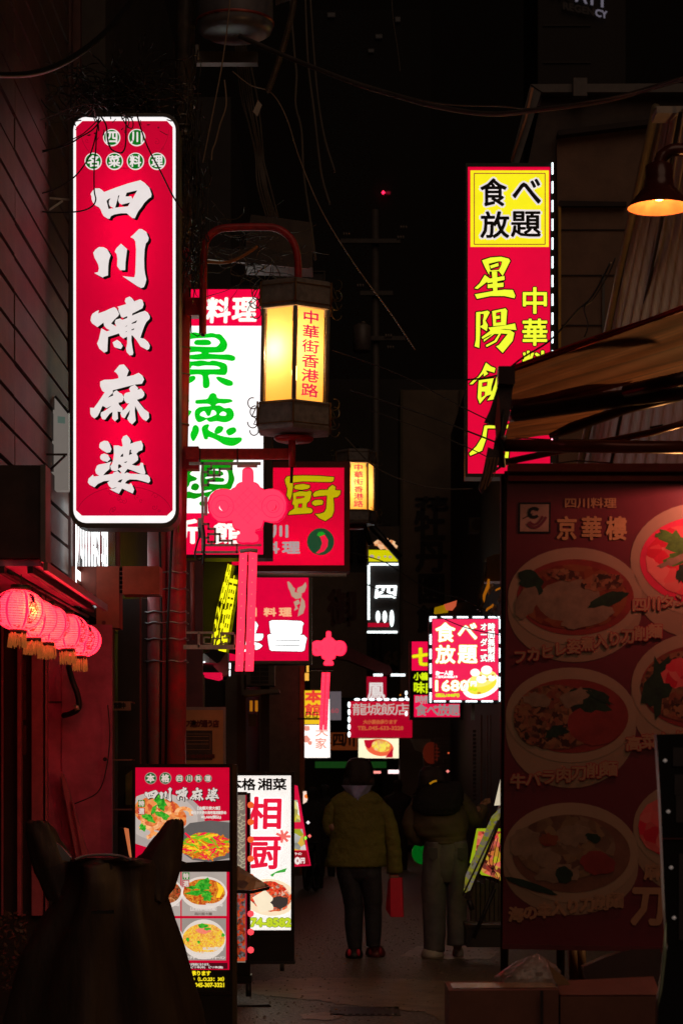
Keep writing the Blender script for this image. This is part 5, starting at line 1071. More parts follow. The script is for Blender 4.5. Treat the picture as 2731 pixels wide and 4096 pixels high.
# second lamp of the same row, just below the awning, that reddens the banner
t2 = copy_tree(t); t2.location = P(2905, 1925, 7.62); t2['label'] = 'dark dome pendant lamp hanging over the banner, beyond the right edge'
for o in [x for x in bpy.data.objects if x.parent == t2 and x.type == 'LIGHT']:
    o.data = o.data.copy(); o.data.energy = 8; o.data.color = (1, .32, .25)

t3 = thing('bare_bulb', 'bare orange bulb on a cord inside the stall, beyond the right edge under the awning', 'lamp', (1.75, 8.75, 2.28))
MB().lathe((1.75, 8.75, 2.28), [(0, 0), (.022, .008), (.03, .03), (.026, .055), (.014, .075), (.013, .09), (0, .09)], 16).build('bulb', glow('bare_bulb_glass', 255, 170, 70, 8., False), t3)
MB().tube([(1.75, 8.75, 2.37), (1.75, 8.75, 2.95)], .004, 5).build('cord', cable_m, t3)
light('bulb_light', 'POINT', (1.75, 8.75, 2.26), 42, (1, .46, .14), .05, parent=t3)

# ---------------------------------------------------------------- retractable awning
fab = mat('striped_awning_fabric', (.20, .072, .032), .85, nz=.35, ns=4, bump=.1, bs=20)
t = thing('retractable_awning', 'worn brown striped awning with folding arms jutting over the alley from the right', 'awning', P(2400, 1850, 8.6))
def fabric(pts, name, m, d=.006, parent=None):
    b = MB(); b.add(pts+[p+V((0, .01, -.006)) for p in pts], [tuple(range(len(pts)))[::-1], tuple(range(len(pts), 2*len(pts)))]+[(i, (i+1) % len(pts), (i+1) % len(pts)+len(pts), i+len(pts)) for i in range(len(pts))]); return b.build(name, m, parent or t)
def wavy(e0, e1, e2, e3, name, m, nx=24, ny=10, amp=.008):
    b = MB(); R = random.Random(3)
    for j in range(ny+1):
        for i in range(nx+1):
            u, v = i/nx, j/ny; p = e0*(1-u)*(1-v)+e1*u*(1-v)+e2*u*v+e3*(1-u)*v
            b.v.append(p+V((0, amp*math.sin(v*16+u*3)*(.3+v)+amp*.6*math.sin(u*9+v*5), amp*.4*math.sin(v*23+u*5))))
    b.f = [(j*(nx+1)+i, (j+1)*(nx+1)+i, (j+1)*(nx+1)+i+1, j*(nx+1)+i+1) for j in range(ny) for i in range(nx)]; b.sm = [True]*len(b.f)
    o = b.build(name, m, t)
    if name == 'fabric':
        for q_, c_ in enumerate(((.145, .050, .024), (.10, .034, .018))): o.data.materials.append(mat('awning_stripe_%d' % q_, c_, .8, nz=.3, ns=5))
        rows = [R.choice((0, 0, 0, 1, 1, 2)) for _ in range(ny)]
        for i, p_ in enumerate(o.data.polygons): p_.material_index = rows[i//nx]
    return o
wavy(P(2005, 1480, 8.2), P(2760, 1210, 7.4), P(2760, 1480, 8.1), P(2045, 1660, 8.9), 'fabric', fab, ny=30)
wavy(P(2045, 1662, 8.7), P(2560, 1560, 8.3), P(2240, 1740, 9.2), P(2012, 1762, 9.3), 'fabric', fab, ny=30)
wavy(P(2004, 1478, 8.19), P(2760, 1208, 7.39), P(2760, 1238, 7.41), P(2010, 1500, 8.2), 'valance', mat('red_valance', (.62, .03, .03), .5, nz=.3))
arm = mat('awning_arm', (.045, .02, .018), .35, .5, nz=.4)
MB().tube([P(2040, 1672, 8.2), P(2060, 1655, 8.15), P(2400, 1605, 8.0), P(2760, 1558, 7.8)], [.016, .032, .034, .034], 10).build('folding_arm', arm, t)
MB().tube([P(2500, 1565, 7.9), P(2760, 1508, 7.7)], .026, 10).build('folding_arm', arm, t)
MB().tube([P(2200, 1745, 8.3), P(2280, 1712, 8.25), P(2520, 1630, 8.1), P(2720, 1585, 8.)], [.012, .022, .02, .018], 8).build('folding_arm', arm, t)
MB().tube([P(2020, 1782, 8.1), P(2780, 1790, 7.9)], .024, 12).build('front_bar', mat('red_brown_bar', (.16, .035, .02), .3, .3, nz=.3), t)
MB().tube([P(1990, 1855, 8.2), P(2300, 1790, 8.1), P(2600, 1730, 8), P(2780, 1680, 7.9)], .013, 8).build('brace', mat('red_brown_bar', (.16, .035, .02), .3, .3), t)
MB().poly(plane(8.05), [(2594, 1710), (2645, 1700), (2652, 1728), (2600, 1742)], .02, back=-.04).build('brace_clamp', dark_metal, t)
MB().rect(plane(8.1), 1990, 1470, 2056, 1540, .03, -.05).build('end_joint', arm, t)
R = random.Random(8)
rag = mat('ragged_dark_cloth', (.05, .022, .02), .6, nz=.5, ns=12, bump=.2)
b = MB(); b.poly(plane(8.1), [(1998, 1520), (2052, 1530), (2040, 1640), (2018, 1740), (2015, 1860), (1985, 1880), (1960, 1900), (1975, 1780), (1992, 1700), (1960, 1695), (1936, 1686), (1958, 1640)], 0, back=-.03); b.build('hanging_cloth', rag, t)
b = MB(); b.poly(plane(8.07), [(1990, 1580), (1996, 1600), (2000, 1720), (1984, 1760), (1978, 1690)], .01, back=-.01); b.build('hanging_cloth', mat('ragged_red_cloth', (.30, .02, .02), .6, nz=.4), t)
b = MB(); b.poly(plane(8.07), [(1950, 1790), (1975, 1800), (1968, 1880), (1945, 1950), (1925, 1975), (1912, 1955), (1930, 1890)], .01, back=-.01); b.build('hanging_cloth', rag, t)
for k in range(9):
    x0 = R.uniform(1930, 1975); b = MB(); b.tube(spline([P(x0+R.uniform(10, 30), 1830, 8.05), P(x0+8, 1890, 8.05), P(x0-8+R.uniform(-8, 8), 1940+R.uniform(-10, 20), 8.05)]), .003, 4); b.build('frayed_strand', mat('brown_strand', (.22, .10, .05), .6), t)
MB().tube([P(2015, 1640, 8.08), P(2002, 1750, 8.08), P(2014, 1870, 8.08)], .008, 6).build('pull_rod', dark_metal, t)
MB().lathe(P(2017, 1750, 8.06), [(.006, -.008), (.012, 0), (.006, .008)], 12).build('ring', mat('brass_pale', (.6, .45, .35), .3, .5), t)
for i, (x, y) in enumerate(((2206, 1757), (2207, 1856), (1990, 1865))):
    MB().lathe(P(x, y, 8.0), [(0, -.0035), (.0035, 0), (0, .0035)], 10).build('tiny_bulb', glow('tiny_pink', 255, 150, 170, 4.) if i < 2 else glow('tiny_red', 230, 20, 70, 1.3), t)
MB().tube([P(2060, 1752, 8.15), P(2200, 1758, 8.02), P(2420, 1760, 8.15)], .003, 4).build('wire', cable_m, t)
MB().tube([P(2200, 1856, 8.02), P(2300, 1843, 8.1), P(2440, 1852, 8.1)], .003, 4).build('wire', cable_m, t)

# ---------------------------------------------------------------- noodle shop banner
Yb = 8.0
mb_ = quadmap(P(2028, 1862, Yb), P(2900, 1862, Yb-.12), P(2870, 3812, Yb-.12), P(2008, 3795, Yb), 2018, 1862, 2885, 3800)
t = thing('noodle_banner', 'large dim red banner printed with six noodle bowls on the right', 'banner', P(2400, 3800, Yb))
ban = mat('banner_red', (.15, .022, .030), .42, nz=.2, ns=2, bump=.08, bs=8)
MB().rect(mb_, 2018, 1862, 2885, 3800, 0, -.01).build('cloth', ban, t)
for y0, y1, d in ((1858, 1890, .03), (1905, 1926, .015)): MB().rect(mb_, 2024, y0, 2885, y1, d, d-.014).build('top_rail', mat('banner_rail', (.20, .02, .025), .25, nz=.2), t)
MB().rect(mb_, 2018, 3780, 2885, 3800, .012, .001).build('bottom_hem', mat('banner_hem', (.12, .02, .022), .5), t)
bowlm = mat('print_bowl_tan', (.34, .20, .125), .45, nz=.12, ns=3); rimm = mat('print_bowl_rim', (.38, .23, .145), .45, nz=.08)
tx = mat('print_tan_letter', (.44, .22, .12), .5, nz=.1); ol = mat('print_red_outline', (.40, .008, .03), .5)
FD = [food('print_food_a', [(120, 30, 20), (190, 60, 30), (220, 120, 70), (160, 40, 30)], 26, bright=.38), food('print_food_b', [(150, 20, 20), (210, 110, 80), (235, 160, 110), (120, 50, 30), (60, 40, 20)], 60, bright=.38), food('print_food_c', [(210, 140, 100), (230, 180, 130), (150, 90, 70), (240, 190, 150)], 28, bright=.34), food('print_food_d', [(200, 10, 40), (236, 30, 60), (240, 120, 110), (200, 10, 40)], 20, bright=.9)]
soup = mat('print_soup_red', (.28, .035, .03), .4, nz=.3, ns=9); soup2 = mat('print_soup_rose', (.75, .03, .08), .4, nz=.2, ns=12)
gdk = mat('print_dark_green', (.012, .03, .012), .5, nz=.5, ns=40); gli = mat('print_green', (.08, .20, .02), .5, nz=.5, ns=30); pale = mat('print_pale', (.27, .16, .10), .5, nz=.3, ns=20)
def bowl(cx, cy, rx, ry, deep, fm, sm_, rot=0.):
    body = [(cx+rx*math.cos(math.radians(a)), cy+ry*.3+(deep)*math.sin(math.radians(a))) for a in range(0, 181, 9)]
    b = MB().poly(mb_, [(cx+rx, cy-2)]+body+[(cx-rx, cy-2)], .0012); o = b.build('bowl_print', bowlm, t)
    MB().disc(mb_, cx, cy, rx, ry, .0022, 44, rot).build('rim_print', rimm, o)
    MB().disc(mb_, cx+2, cy+ry*.02, rx*.875, ry*.78, .0032, 44, rot).build('soup_print', sm_, o)
    return o
def blobs(o, lst, d0=.0045):
    for i, (x, y, rx, ry, rot, m, ja) in enumerate(lst): MB().disc(mb_, x, y, rx, ry, d0+.0002*i, 20, rot, ja=ja).build('topping_print', m, o)
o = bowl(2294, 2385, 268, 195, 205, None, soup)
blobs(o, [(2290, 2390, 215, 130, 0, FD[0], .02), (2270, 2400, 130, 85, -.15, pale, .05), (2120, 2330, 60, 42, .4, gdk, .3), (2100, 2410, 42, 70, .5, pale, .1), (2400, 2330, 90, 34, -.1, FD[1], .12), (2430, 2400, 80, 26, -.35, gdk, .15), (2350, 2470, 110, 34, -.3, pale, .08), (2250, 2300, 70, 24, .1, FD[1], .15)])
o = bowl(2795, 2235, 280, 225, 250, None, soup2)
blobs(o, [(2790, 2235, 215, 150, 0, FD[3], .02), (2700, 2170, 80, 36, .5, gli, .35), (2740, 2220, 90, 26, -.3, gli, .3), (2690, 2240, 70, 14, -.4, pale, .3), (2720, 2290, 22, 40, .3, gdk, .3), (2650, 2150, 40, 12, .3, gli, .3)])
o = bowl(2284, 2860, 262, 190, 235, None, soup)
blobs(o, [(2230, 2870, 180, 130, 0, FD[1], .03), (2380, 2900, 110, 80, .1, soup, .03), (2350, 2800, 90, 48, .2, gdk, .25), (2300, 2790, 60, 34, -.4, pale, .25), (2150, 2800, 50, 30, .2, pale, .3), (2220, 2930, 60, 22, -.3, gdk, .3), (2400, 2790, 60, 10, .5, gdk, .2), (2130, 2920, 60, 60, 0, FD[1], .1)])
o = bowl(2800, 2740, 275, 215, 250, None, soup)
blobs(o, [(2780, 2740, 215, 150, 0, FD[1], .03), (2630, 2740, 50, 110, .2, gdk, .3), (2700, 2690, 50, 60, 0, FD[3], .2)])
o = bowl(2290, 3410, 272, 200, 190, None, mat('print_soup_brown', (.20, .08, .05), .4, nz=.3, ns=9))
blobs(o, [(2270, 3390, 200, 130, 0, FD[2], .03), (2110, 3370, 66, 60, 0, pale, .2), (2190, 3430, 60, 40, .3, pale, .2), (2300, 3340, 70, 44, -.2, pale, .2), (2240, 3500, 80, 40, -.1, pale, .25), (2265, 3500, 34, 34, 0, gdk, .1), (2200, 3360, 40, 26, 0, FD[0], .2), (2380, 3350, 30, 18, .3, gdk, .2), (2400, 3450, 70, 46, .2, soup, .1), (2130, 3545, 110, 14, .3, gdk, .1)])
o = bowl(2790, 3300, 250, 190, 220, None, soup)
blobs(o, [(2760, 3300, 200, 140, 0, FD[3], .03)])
def btext(s, x0, x1, y0, y1, slope, bold=2., ob=4.6, d=.006):
    b, q = MB(), MB(); n = len(s); w = (x1-x0)/n
    for i, ch in enumerate(s):
        yy = slope*(i+.5)*w; bx = (x0+w*i+2, y0+yy, x0+w*(i+1)-4, y1+yy)
        text(q, mb_, ch, bx, ob, d, fit=False); text(b, mb_, ch, bx, bold, d+.0008, fit=False)
    o = b.build('lettering', tx, t); q.build('outline_print', ol, o)
btext('フカヒレ姿煮入り刀削麺', 2052, 2645, 2610, 2662, -.20)
btext('四川タンタン', 2526, 2860, 2398, 2448, -.12)
btext('牛バラ肉刀削麺', 2045, 2474, 3106, 3160, -.15)
btext('高菜入り', 2508, 2760, 2950, 3004, -.14)
btext('海の幸入り刀削麺', 2045, 2505, 3640, 3694, -.16, 3.5, 1)
btext('麻', 2590, 2655, 3452, 3512, 0, 3.5, 1); btext('刀', 2545, 2668, 3540, 3690, 0, 7, 1)
b = MB(); gly = mat('print_gold_letter', (.55, .28, .12), .5)
text(b, mb_, '四川料理', (2252, 1992, 2456, 2032), .9, .004); htext(b, mb_, '京華樓', 2210, 2072, 2508, 2158, 2.6, .004, gap=.3); b.build('lettering', gly, t)
q = MB().rect(mb_, 2064, 2010, 2194, 2134, .003).build('logo_border', BLACKP, t)
MB().rect(mb_, 2072, 2018, 2187, 2127, .005).build('logo_ground', mat('print_logo_tan', (.42, .24, .17), .5, nz=.3, ns=15), q)
b = MB(); b.ribbon(mb_, [(2128+20*math.cos(a*.4), 2052+18*math.sin(a*.4)) for a in range(2, 15)], 6, .007); b.ribbon(mb_, [(2082, 2076), (2110, 2062), (2122, 2056)], 1.5, .007); b.build('chilli_ink', BLACKP, q)
b = MB(); b.ribbon(mb_, [(2102+74*u, 2096+34*u*(1-u)*2.4-26*u*u) for u in [k/8 for k in range(9)]], 5, .007); b.ribbon(mb_, [(2112+50*u, 2088+30*u*(1-u)*2-22*u*u) for u in [k/8 for k in range(9)]], 4, .007); b.build('chilli_ink', mat('maroon_ink', (.2, .03, .05), .5), q)
# stall frame legs behind the banner
t = thing('stall_frame', 'dark steel stall frame whose legs show under the noodle banner', 'frame', P(2250, 4250, 8.3))
for x in (2016, 2240, 2700): MB().tube([P(x, 1900, 8.25), P(x, 4460, 8.25)], .016, 8).build('leg', dark_metal, t)
MB().tube([P(2016, 1900, 8.2), P(2850, 1900, 8.1)], .016, 8).build('rail', dark_metal, t)
for x in (2290, 2320): MB().tube([P(x, 3790, 8.3), P(x+8, 3960, 8.3)], .02, 8).build('bag_roll', mat('rolled_brown', (.10, .06, .05), .6), t)

# ---------------------------------------------------------------- black riveted panel at the right edge
t = thing('sign_back', 'black upright panel with bright rivets at the bottom right edge', 'panel', P(2700, 4300, 6.0)); mp = plane(6.0)
MB().poly(mp, [(2624, 2938), (2900, 2930), (2900, 3790), (2668, 3780), (2658, 3650), (2640, 3200)], 0, back=-.05).build('panel', mat('panel_black', (.006, .006, .006), .3), t)
MB().poly(mp, [(2668, 3782), (2900, 3792), (2900, 4400), (2620, 4400), (2632, 4000), (2650, 3900)], -.002, back=-.05).build('lower_panel', mat('panel_black', (.006, .006, .006), .3), t)
for x, y in ((2658, 3042), (2671, 3246), (2682, 3470), (2694, 3671)): MB().lathe(mp(x, y, .0), [(0, -.006), (.005, -.003), (.0065, 0), (.005, .003), (0, .006)], 12).build('rivet', mat('bright_rivet', (.8, .75, .72), .15, .9, emit=(1, .8, .7), es=.10, sample=False), t)
for x0, y0, x1, y1 in ((2688, 2990, 2760, 3065), (2694, 3098, 2760, 3180), (2700, 3182, 2760, 3290), (2712, 3415, 2760, 3760)): MB().rect(mp, x0, y0, x1, y1, .006, .001).build('inset', mat('inset_grey', (.045, .04, .045), .4), t)
MB().rect(mp, 2646, 3352, 2900, 3357, .008, .001).build('seam_strip', mat('maroon_wall', (.10, .02, .02), .5), t)
b = MB(); b.tube([P(2660, 3690, 5.98), P(2655, 3820, 5.98), P(2640, 3960, 5.98), P(2628, 4030, 5.98)], [.003, .006, .005, .002], 6); b.build('edge_wire', mat('green_white_wire', (.4, .5, .35), .2, .3), t)

# ---------------------------------------------------------------- boxes and bags on the right
card = mat('brown_carton', (.20, .075, .05), .6, nz=.25, ns=5, bump=.05)
t = thing('carton', 'brown carton with shiny tape on top at the bottom right, nearest the alley', 'box', P(1950, 4400, 7.3))
def carton(t, x0, x1, ytop, Yf, dep, zb, skew=0.):
    a, b_ = P(x0, ytop, Yf), P(x1, ytop, Yf); z = a.z
    bb = MB(); p = [V((a.x, Yf, zb)), V((b_.x, Yf+skew, zb)), V((b_.x, Yf+skew, z)), V((a.x, Yf, z)), V((a.x, Yf+dep, zb)), V((b_.x, Yf+dep+skew, zb)), V((b_.x, Yf+dep+skew, z)), V((a.x, Yf+dep, z))]
    bb.hexa(p); bb.build('body', card, t); return p
p = carton(t, 1795, 2235, 3962, 7.0, .30, .0, .02)
MB().add([x+V((0, 0, .003)) for x in (p[3]+V((.015, .05, 0)), p[2]+V((0, .05, 0)), p[6]-V((0, .08, 0)), p[7]+V((.015, -.08, 0)))], [(0, 1, 2, 3)]).build('tape', mat('shiny_tape', (.55, .36, .18), .12, nz=.4, ns=25, bump=.2), t)
MB().add([x+V((0, -.002, 0)) for x in (p[0]+V((.30, 0, 0)), p[0]+V((.31, 0, 0)), p[3]+V((.31, 0, 0)), p[3]+V((.30, 0, 0)))], [(0, 1, 2, 3)]).build('edge_fold', joint, t)
t = thing('carton', 'wider brown carton under the noodle banner with open top flaps', 'box', P(2480, 4400, 7.2))
p = carton(t, 2240, 2640, 3985, 7.02, .35, .0)
MB().add([p[3]+V((0, 0, .004)), p[2]+V((0, 0, .004)), p[2]+V((.0, .16, .05)), p[3]+V((0, .16, .035))], [(0, 1, 2, 3)]).build('flap', card, t)
t = thing('carton', 'dark leaning carton sheet behind the open carton', 'box', P(2470, 3985, 7.9)); mp = plane(7.9)
MB().poly(mp, [(2330, 3870), (2420, 3830), (2520, 3800), (2660, 3795), (2660, 3985), (2360, 3990)], 0, back=-.08).build('sheet', mat('dark_carton', (.05, .025, .02), .6, nz=.3), t)
t = thing('plastic_bag', 'crumpled translucent grey plastic bag standing on the carton nearest the alley', 'bag', P(2120, 3955, 7.4)); R = random.Random(1)
b = MB(); n, m = 26, 12
for j in range(m+1):
    v = j/m
    for i in range(n):
        a = 2*math.pi*i/n; r = (1-v**2.2)*(.12+.012*math.sin(5*a)+R.uniform(-.006, .006)); 
        b.v.append(P(2105+v*40, 3956-v*142, 7.3)+V((r*math.cos(a), r*.6*math.sin(a), R.uniform(-.003, .003))))
b.f = [(j*n+i, j*n+(i+1) % n, (j+1)*n+(i+1) % n, (j+1)*n+i) for j in range(m) for i in range(n)]; b.sm = [i % 3 > 0 for i in range(len(b.f))]
b.build('film', mat('bag_film', (.32, .25, .22), .22, nz=.4, ns=25, bump=.5, bs=18), t)
MB().poly(plane(7.25), [(2170, 3820), (2185, 3850), (2245, 3900), (2290, 3950), (2235, 3952), (2200, 3905)], .12, back=.10).build('loose_flap', mat('tan_flap', (.30, .17, .08), .35), t)

# ---------------------------------------------------------------- menu stands in the middle right
t = thing('menu_easel', 'leaning black menu easel seen from the side with a pale card on top', 'menu stand', P(1880, 3800, 15.5)); Ye = 15.5; mp = plane(Ye)
MB().poly(mp, [(2012, 3200), (2030, 3220), (1872, 3600), (1856, 3590)], .03, back=-.25).build('panel', mat('panel_black', (.006, .006, .006), .3), t)
MB().poly(mp, [(1964, 3265), (2004, 3225), (2000, 3260), (1878, 3560), (1851, 3573), (1860, 3500)], .035, back=.031).build('menu_face', food('menu_side_print', [(40, 36, 34), (150, 150, 30), (120, 110, 112), (150, 140, 20), (70, 60, 60)], 40, .55), t)
MB().tube([mp(1848, 3580, .05), mp(1990, 3280, .05)], .007, 5).build('edge', alu, t)
MB().poly(mp, [(1999, 3116), (2018, 3115), (2018, 3195), (2006, 3220), (1974, 3222)], .04, back=.03).build('top_card', glow('pale_card', 200, 186, 160, 1.), t)
MB().tube([mp(1874, 3600), mp(1888, 3640)], .02, 6).build('foot', dark_metal, t); MB().tube([mp(1985, 3560, -.2), mp(1900, 3760, -.2)], .015, 6).build('rear_leg', dark_metal, t)
t = thing('menu_poster', 'bright yellow-green edged poster of dishes behind the leaning menu easel', 'poster', P(1950, 3510, 16.5)); mp = plane(16.5)
MB().poly(mp, [(1906, 3314), (2020, 3314), (2020, 3540), (1985, 3510), (1925, 3500), (1878, 3450)], 0, back=-.02).build('sheet', glow('lime_edge', 150, 170, 20, .9, True), t)
MB().poly(mp, [(1911, 3325), (2020, 3325), (2020, 3530), (1930, 3490), (1896, 3440)], .006).build('photo_print', food('menu_mix', [(190, 20, 50), (220, 40, 60), (190, 180, 30), (240, 110, 90), (80, 30, 20), (200, 60, 50)], 26, .8), t)
for k in range(4): MB().tube(spline([mp(2000-k*12, 3350, .05), mp(1985-k*16, 3440, .06), mp(1960+k*8, 3500, .05), mp(1965, 3560, .05)]), .004, 4).build('wire', cable_m, t)
t = thing('low_bench', 'low black bench or crate behind the menu easel', 'bench', P(1930, 3790, 16)); mp = plane(16)
MB().rect(mp, 1862, 3700, 2014, 3712, 0, -.4).build('top', mat('panel_black2', (.01, .009, .008), .5), t); MB().rect(mp, 1866, 3712, 2010, 3790, -.02, -.38).build('body', mat('panel_black2', (.01, .009, .008), .5), t)
t = thing('stock_pile', 'dim pile of restaurant stock and pipes between the bench and the poster', 'crate', P(1950, 3700, 17)); mp = plane(17)
for k in range(7): MB().rect(mp, 1885+k*19, 3520+8*(k % 3), 1900+k*19, 3700, -.02*k, -.2).build('crate_slat', mat('dim_slat', (.05, .035, .03), .6, nz=.4), t)

# ---------------------------------------------------------------- lit menu stand (nearest)
Y = 12.4; mp = plane(Y); blk = mat('stand_black', (.02, .018, .016), .35, .3, nz=.3)
t = thing('menu_stand', 'nearest lit menu stand, red with shrimp and stir-fry dishes, behind the covered motorcycle', 'menu stand', P(740, 4360, Y))
h = MB(); h.frame(mp, 530, 3056, 930, 3980, 12, 0, -.13, 14); h.rect(mp, 542, 3070, 918, 3966, -.12, -.13); h.build('housing', blk, t)
MB().poly(mp, [(930, 3056), (948, 3060), (945, 4340), (930, 4340)], 0, back=-.1).build('side_panel', mat('olive_side', (.06, .045, .02), .4, nz=.3), t)
MB().rect(mp, 530, 3982, 930, 4340, 0, -.13).build('base', blk, t)
MB().rect(mp, 542, 3070, 918, 3966, -.012, -.016).build('face_panel', glow('stand_red', 196, 0, 42, 1., True), t)
G = lambda n, r, g_, b_, s=1.: glow(n, r, g_, b_, s)
MB().rect(mp, 542, 3440, 918, 3488, -.0105).build('black_band', BLACKP, t); MB().rect(mp, 542, 3880, 918, 3966, -.0100).build('black_band', BLACKP, t)
MB().poly(mp, [(542, 3206), (600, 3185), (690, 3182), (770, 3200), (812, 3240), (820, 3290), (918, 3282), (918, 3440), (745, 3450), (590, 3390), (542, 3375)], -.0102).build('plate_print', G('grey_plate', 168, 156, 150), t)
MB().disc(mp, 642, 3268, 150, 98, -.0098, 40, .12, lo=543).build('plate_print', G('grey_plate2', 188, 176, 168), t)
bo = MB().disc(mp, 645, 3258, 108, 66, -.0092, 34, .3, ja=.05).build('food_print', food('shrimp', [(190, 60, 20), (226, 110, 40), (240, 150, 80), (200, 70, 40), (250, 190, 110)], 41, 1.), t)
gg = food('coriander', [(10, 90, 10), (20, 150, 30), (80, 190, 50), (10, 80, 10)], 78, 1.)
for x, y, rx, ry in ((640, 3205, 36, 18), (590, 3270, 34, 12), (570, 3310, 18, 12), (650, 3260, 14, 28), (615, 3240, 24, 10)): MB().disc(mp, x, y, rx, ry, -.0086, 16, (x % 7)/3, ja=.35).build('garnish_print', gg, bo)
for i, (x, y, r) in enumerate(((605, 3290, 34), (690, 3275, 38), (655, 3235, 32), (735, 3255, 30), (580, 3330, 30), (640, 3315, 34))):
    MB().ribbon(mp, [(x+r*math.cos(a*.32+i), y+r*.7*math.sin(a*.32+i)) for a in range(12)], 8, -.0089).build('shrimp_print', food('shrimp2', [(226, 100, 40), (244, 160, 90), (250, 190, 130), (214, 90, 50)], 56, 1.), bo)
wk = MB().poly(mp, [(712, 3400), (718, 3330), (760, 3292), (840, 3282), (918, 3290), (918, 3432), (840, 3448), (770, 3440)], -.0082).build('wok_print', G('wok_grey', 96, 92, 90), t)
MB().disc(mp, 822, 3385, 98, 54, -.0076, 34, ja=.06).build('food_print', food('stirfry', [(90, 30, 10), (210, 130, 20), (236, 190, 40), (200, 60, 20), (240, 40, 60), (170, 110, 30)], 105, 1.), wk)
R = random.Random(12); sts = [MB(), MB(), MB(), MB()]
for k in range(90):
    a = R.uniform(0, 6.28); rr = R.uniform(0, 1)**.5; x, y = 820+84*rr*math.cos(a), 3382+46*rr*math.sin(a)-14*(1-rr); q = R.uniform(-.9, .9); l = R.uniform(12, 30)
    sts[k % 4].ribbon(mp, [(x-l*math.cos(q), y-l*math.sin(q)), (x, y-3), (x+l*math.cos(q), y+l*math.sin(q))], R.uniform(2, 4), -.007+.0003*(k % 5))
for b, m in zip(sts, (G('strip_yellow', 246, 196, 40), G('strip_orange', 214, 120, 20), G('strip_red', 240, 30, 66), G('strip_green', 110, 190, 30))): b.build('strip_print', m, wk)
for x0, ch in ((579, '本'), (638, '格')):
    r = MB().disc(mp, x0+24, 3113, 24, d=-.008, n=26).build('roundel', G('roundel_grey', 150, 140, 130), t); MB().disc(mp, x0+24, 3113, 21, d=-.0065, n=26).build('green_disc', G('stand_green', 0, 92, 30), r)
    text(MB(), mp, ch, (x0+9, 3098, x0+39, 3128), 1.8, -.005).build('character', G('stand_letter', 206, 190, 180), r)
for x0, ch in ((703, '四'), (742, '川'), (779, '料'), (817, '理')):
    r = MB().disc(mp, x0+15, 3114, 15.5, d=-.008, n=22).build('roundel', G('roundel_grey', 150, 140, 130), t); MB().disc(mp, x0+15, 3114, 13.5, d=-.0065, n=22).build('green_disc', G('stand_green', 0, 92, 30), r)
    text(MB(), mp, ch, (x0+5, 3104, x0+25, 3124), 1.1, -.005).build('character', G('stand_letter', 206, 190, 180), r)
# small brush title: the five characters of the big sign again
boxes = [(579, 3160, 633, 3196), (638, 3150, 688, 3206), (703, 3148, 752, 3204), (760, 3150, 814, 3204), (822, 3150, 876, 3206)]
for ((ox, oy), polys), (x0, y0, x1, y1) in zip(BR, boxes):
    allp = [p for pt, _ in polys for p in pt]; ax, ay = min(p[0] for p in allp), min(p[1] for p in allp); bx, by = max(p[0] for p in allp), max(p[1] for p in allp)
    T = lambda l: [(x0+(x-ax)/(bx-ax)*(x1-x0), y0+(y-ay)/(by-ay)*(y1-y0)) for x, y in l]
    fr, sh = MB(), MB()
    for i, (pt, hs) in enumerate(polys):
        fr.poly(mp, T(pt), -.004+i*.0002, [T(q) for q in hs]); sh.poly(mp, shift(T(pt), 3.2, 3.2), -.0062+i*.0002); sh.ribbon(mp, T(pt), 1.4, -.0055, True)
    c = fr.build('brush_character', G('stand_letter2', 214, 204, 196), t); sh.build('drop_shadow_print', BLACKP, c)
for x0, y0 in ((553, 3200), (731, 3490)):
    for k, (ch, m) in enumerate((('特', G('tag_green', 16, 120, 20)), ('選', G('tag_red', 176, 0, 40)))):
        r = MB().rect(mp, x0, y0+k*31, x0+27, y0+28+k*31, -.005).build('tag_print', m, t); text(MB(), mp, ch, (x0+3, y0+3+k*31, x0+24, y0+25+k*31), 1.1, -.0035).build('character', G('stand_letter', 206, 190, 180), r)
def small(s, x0, y0, x1, y1, bold=.7, m=None, d=-.004): b = MB(); text(b, mp, s, (x0, y0, x1, y1), bold, d); b.build('lettering', m or G('stand_letter2', 214, 204, 196), t)
small('【油爆天使大蝦】', 790, 3226, 880, 3239); small('殻付き天使の海老塩胡椒炒め', 765, 3244, 905, 3257); small('¥2,460(税込)', 805, 3262, 884, 3276, .9)
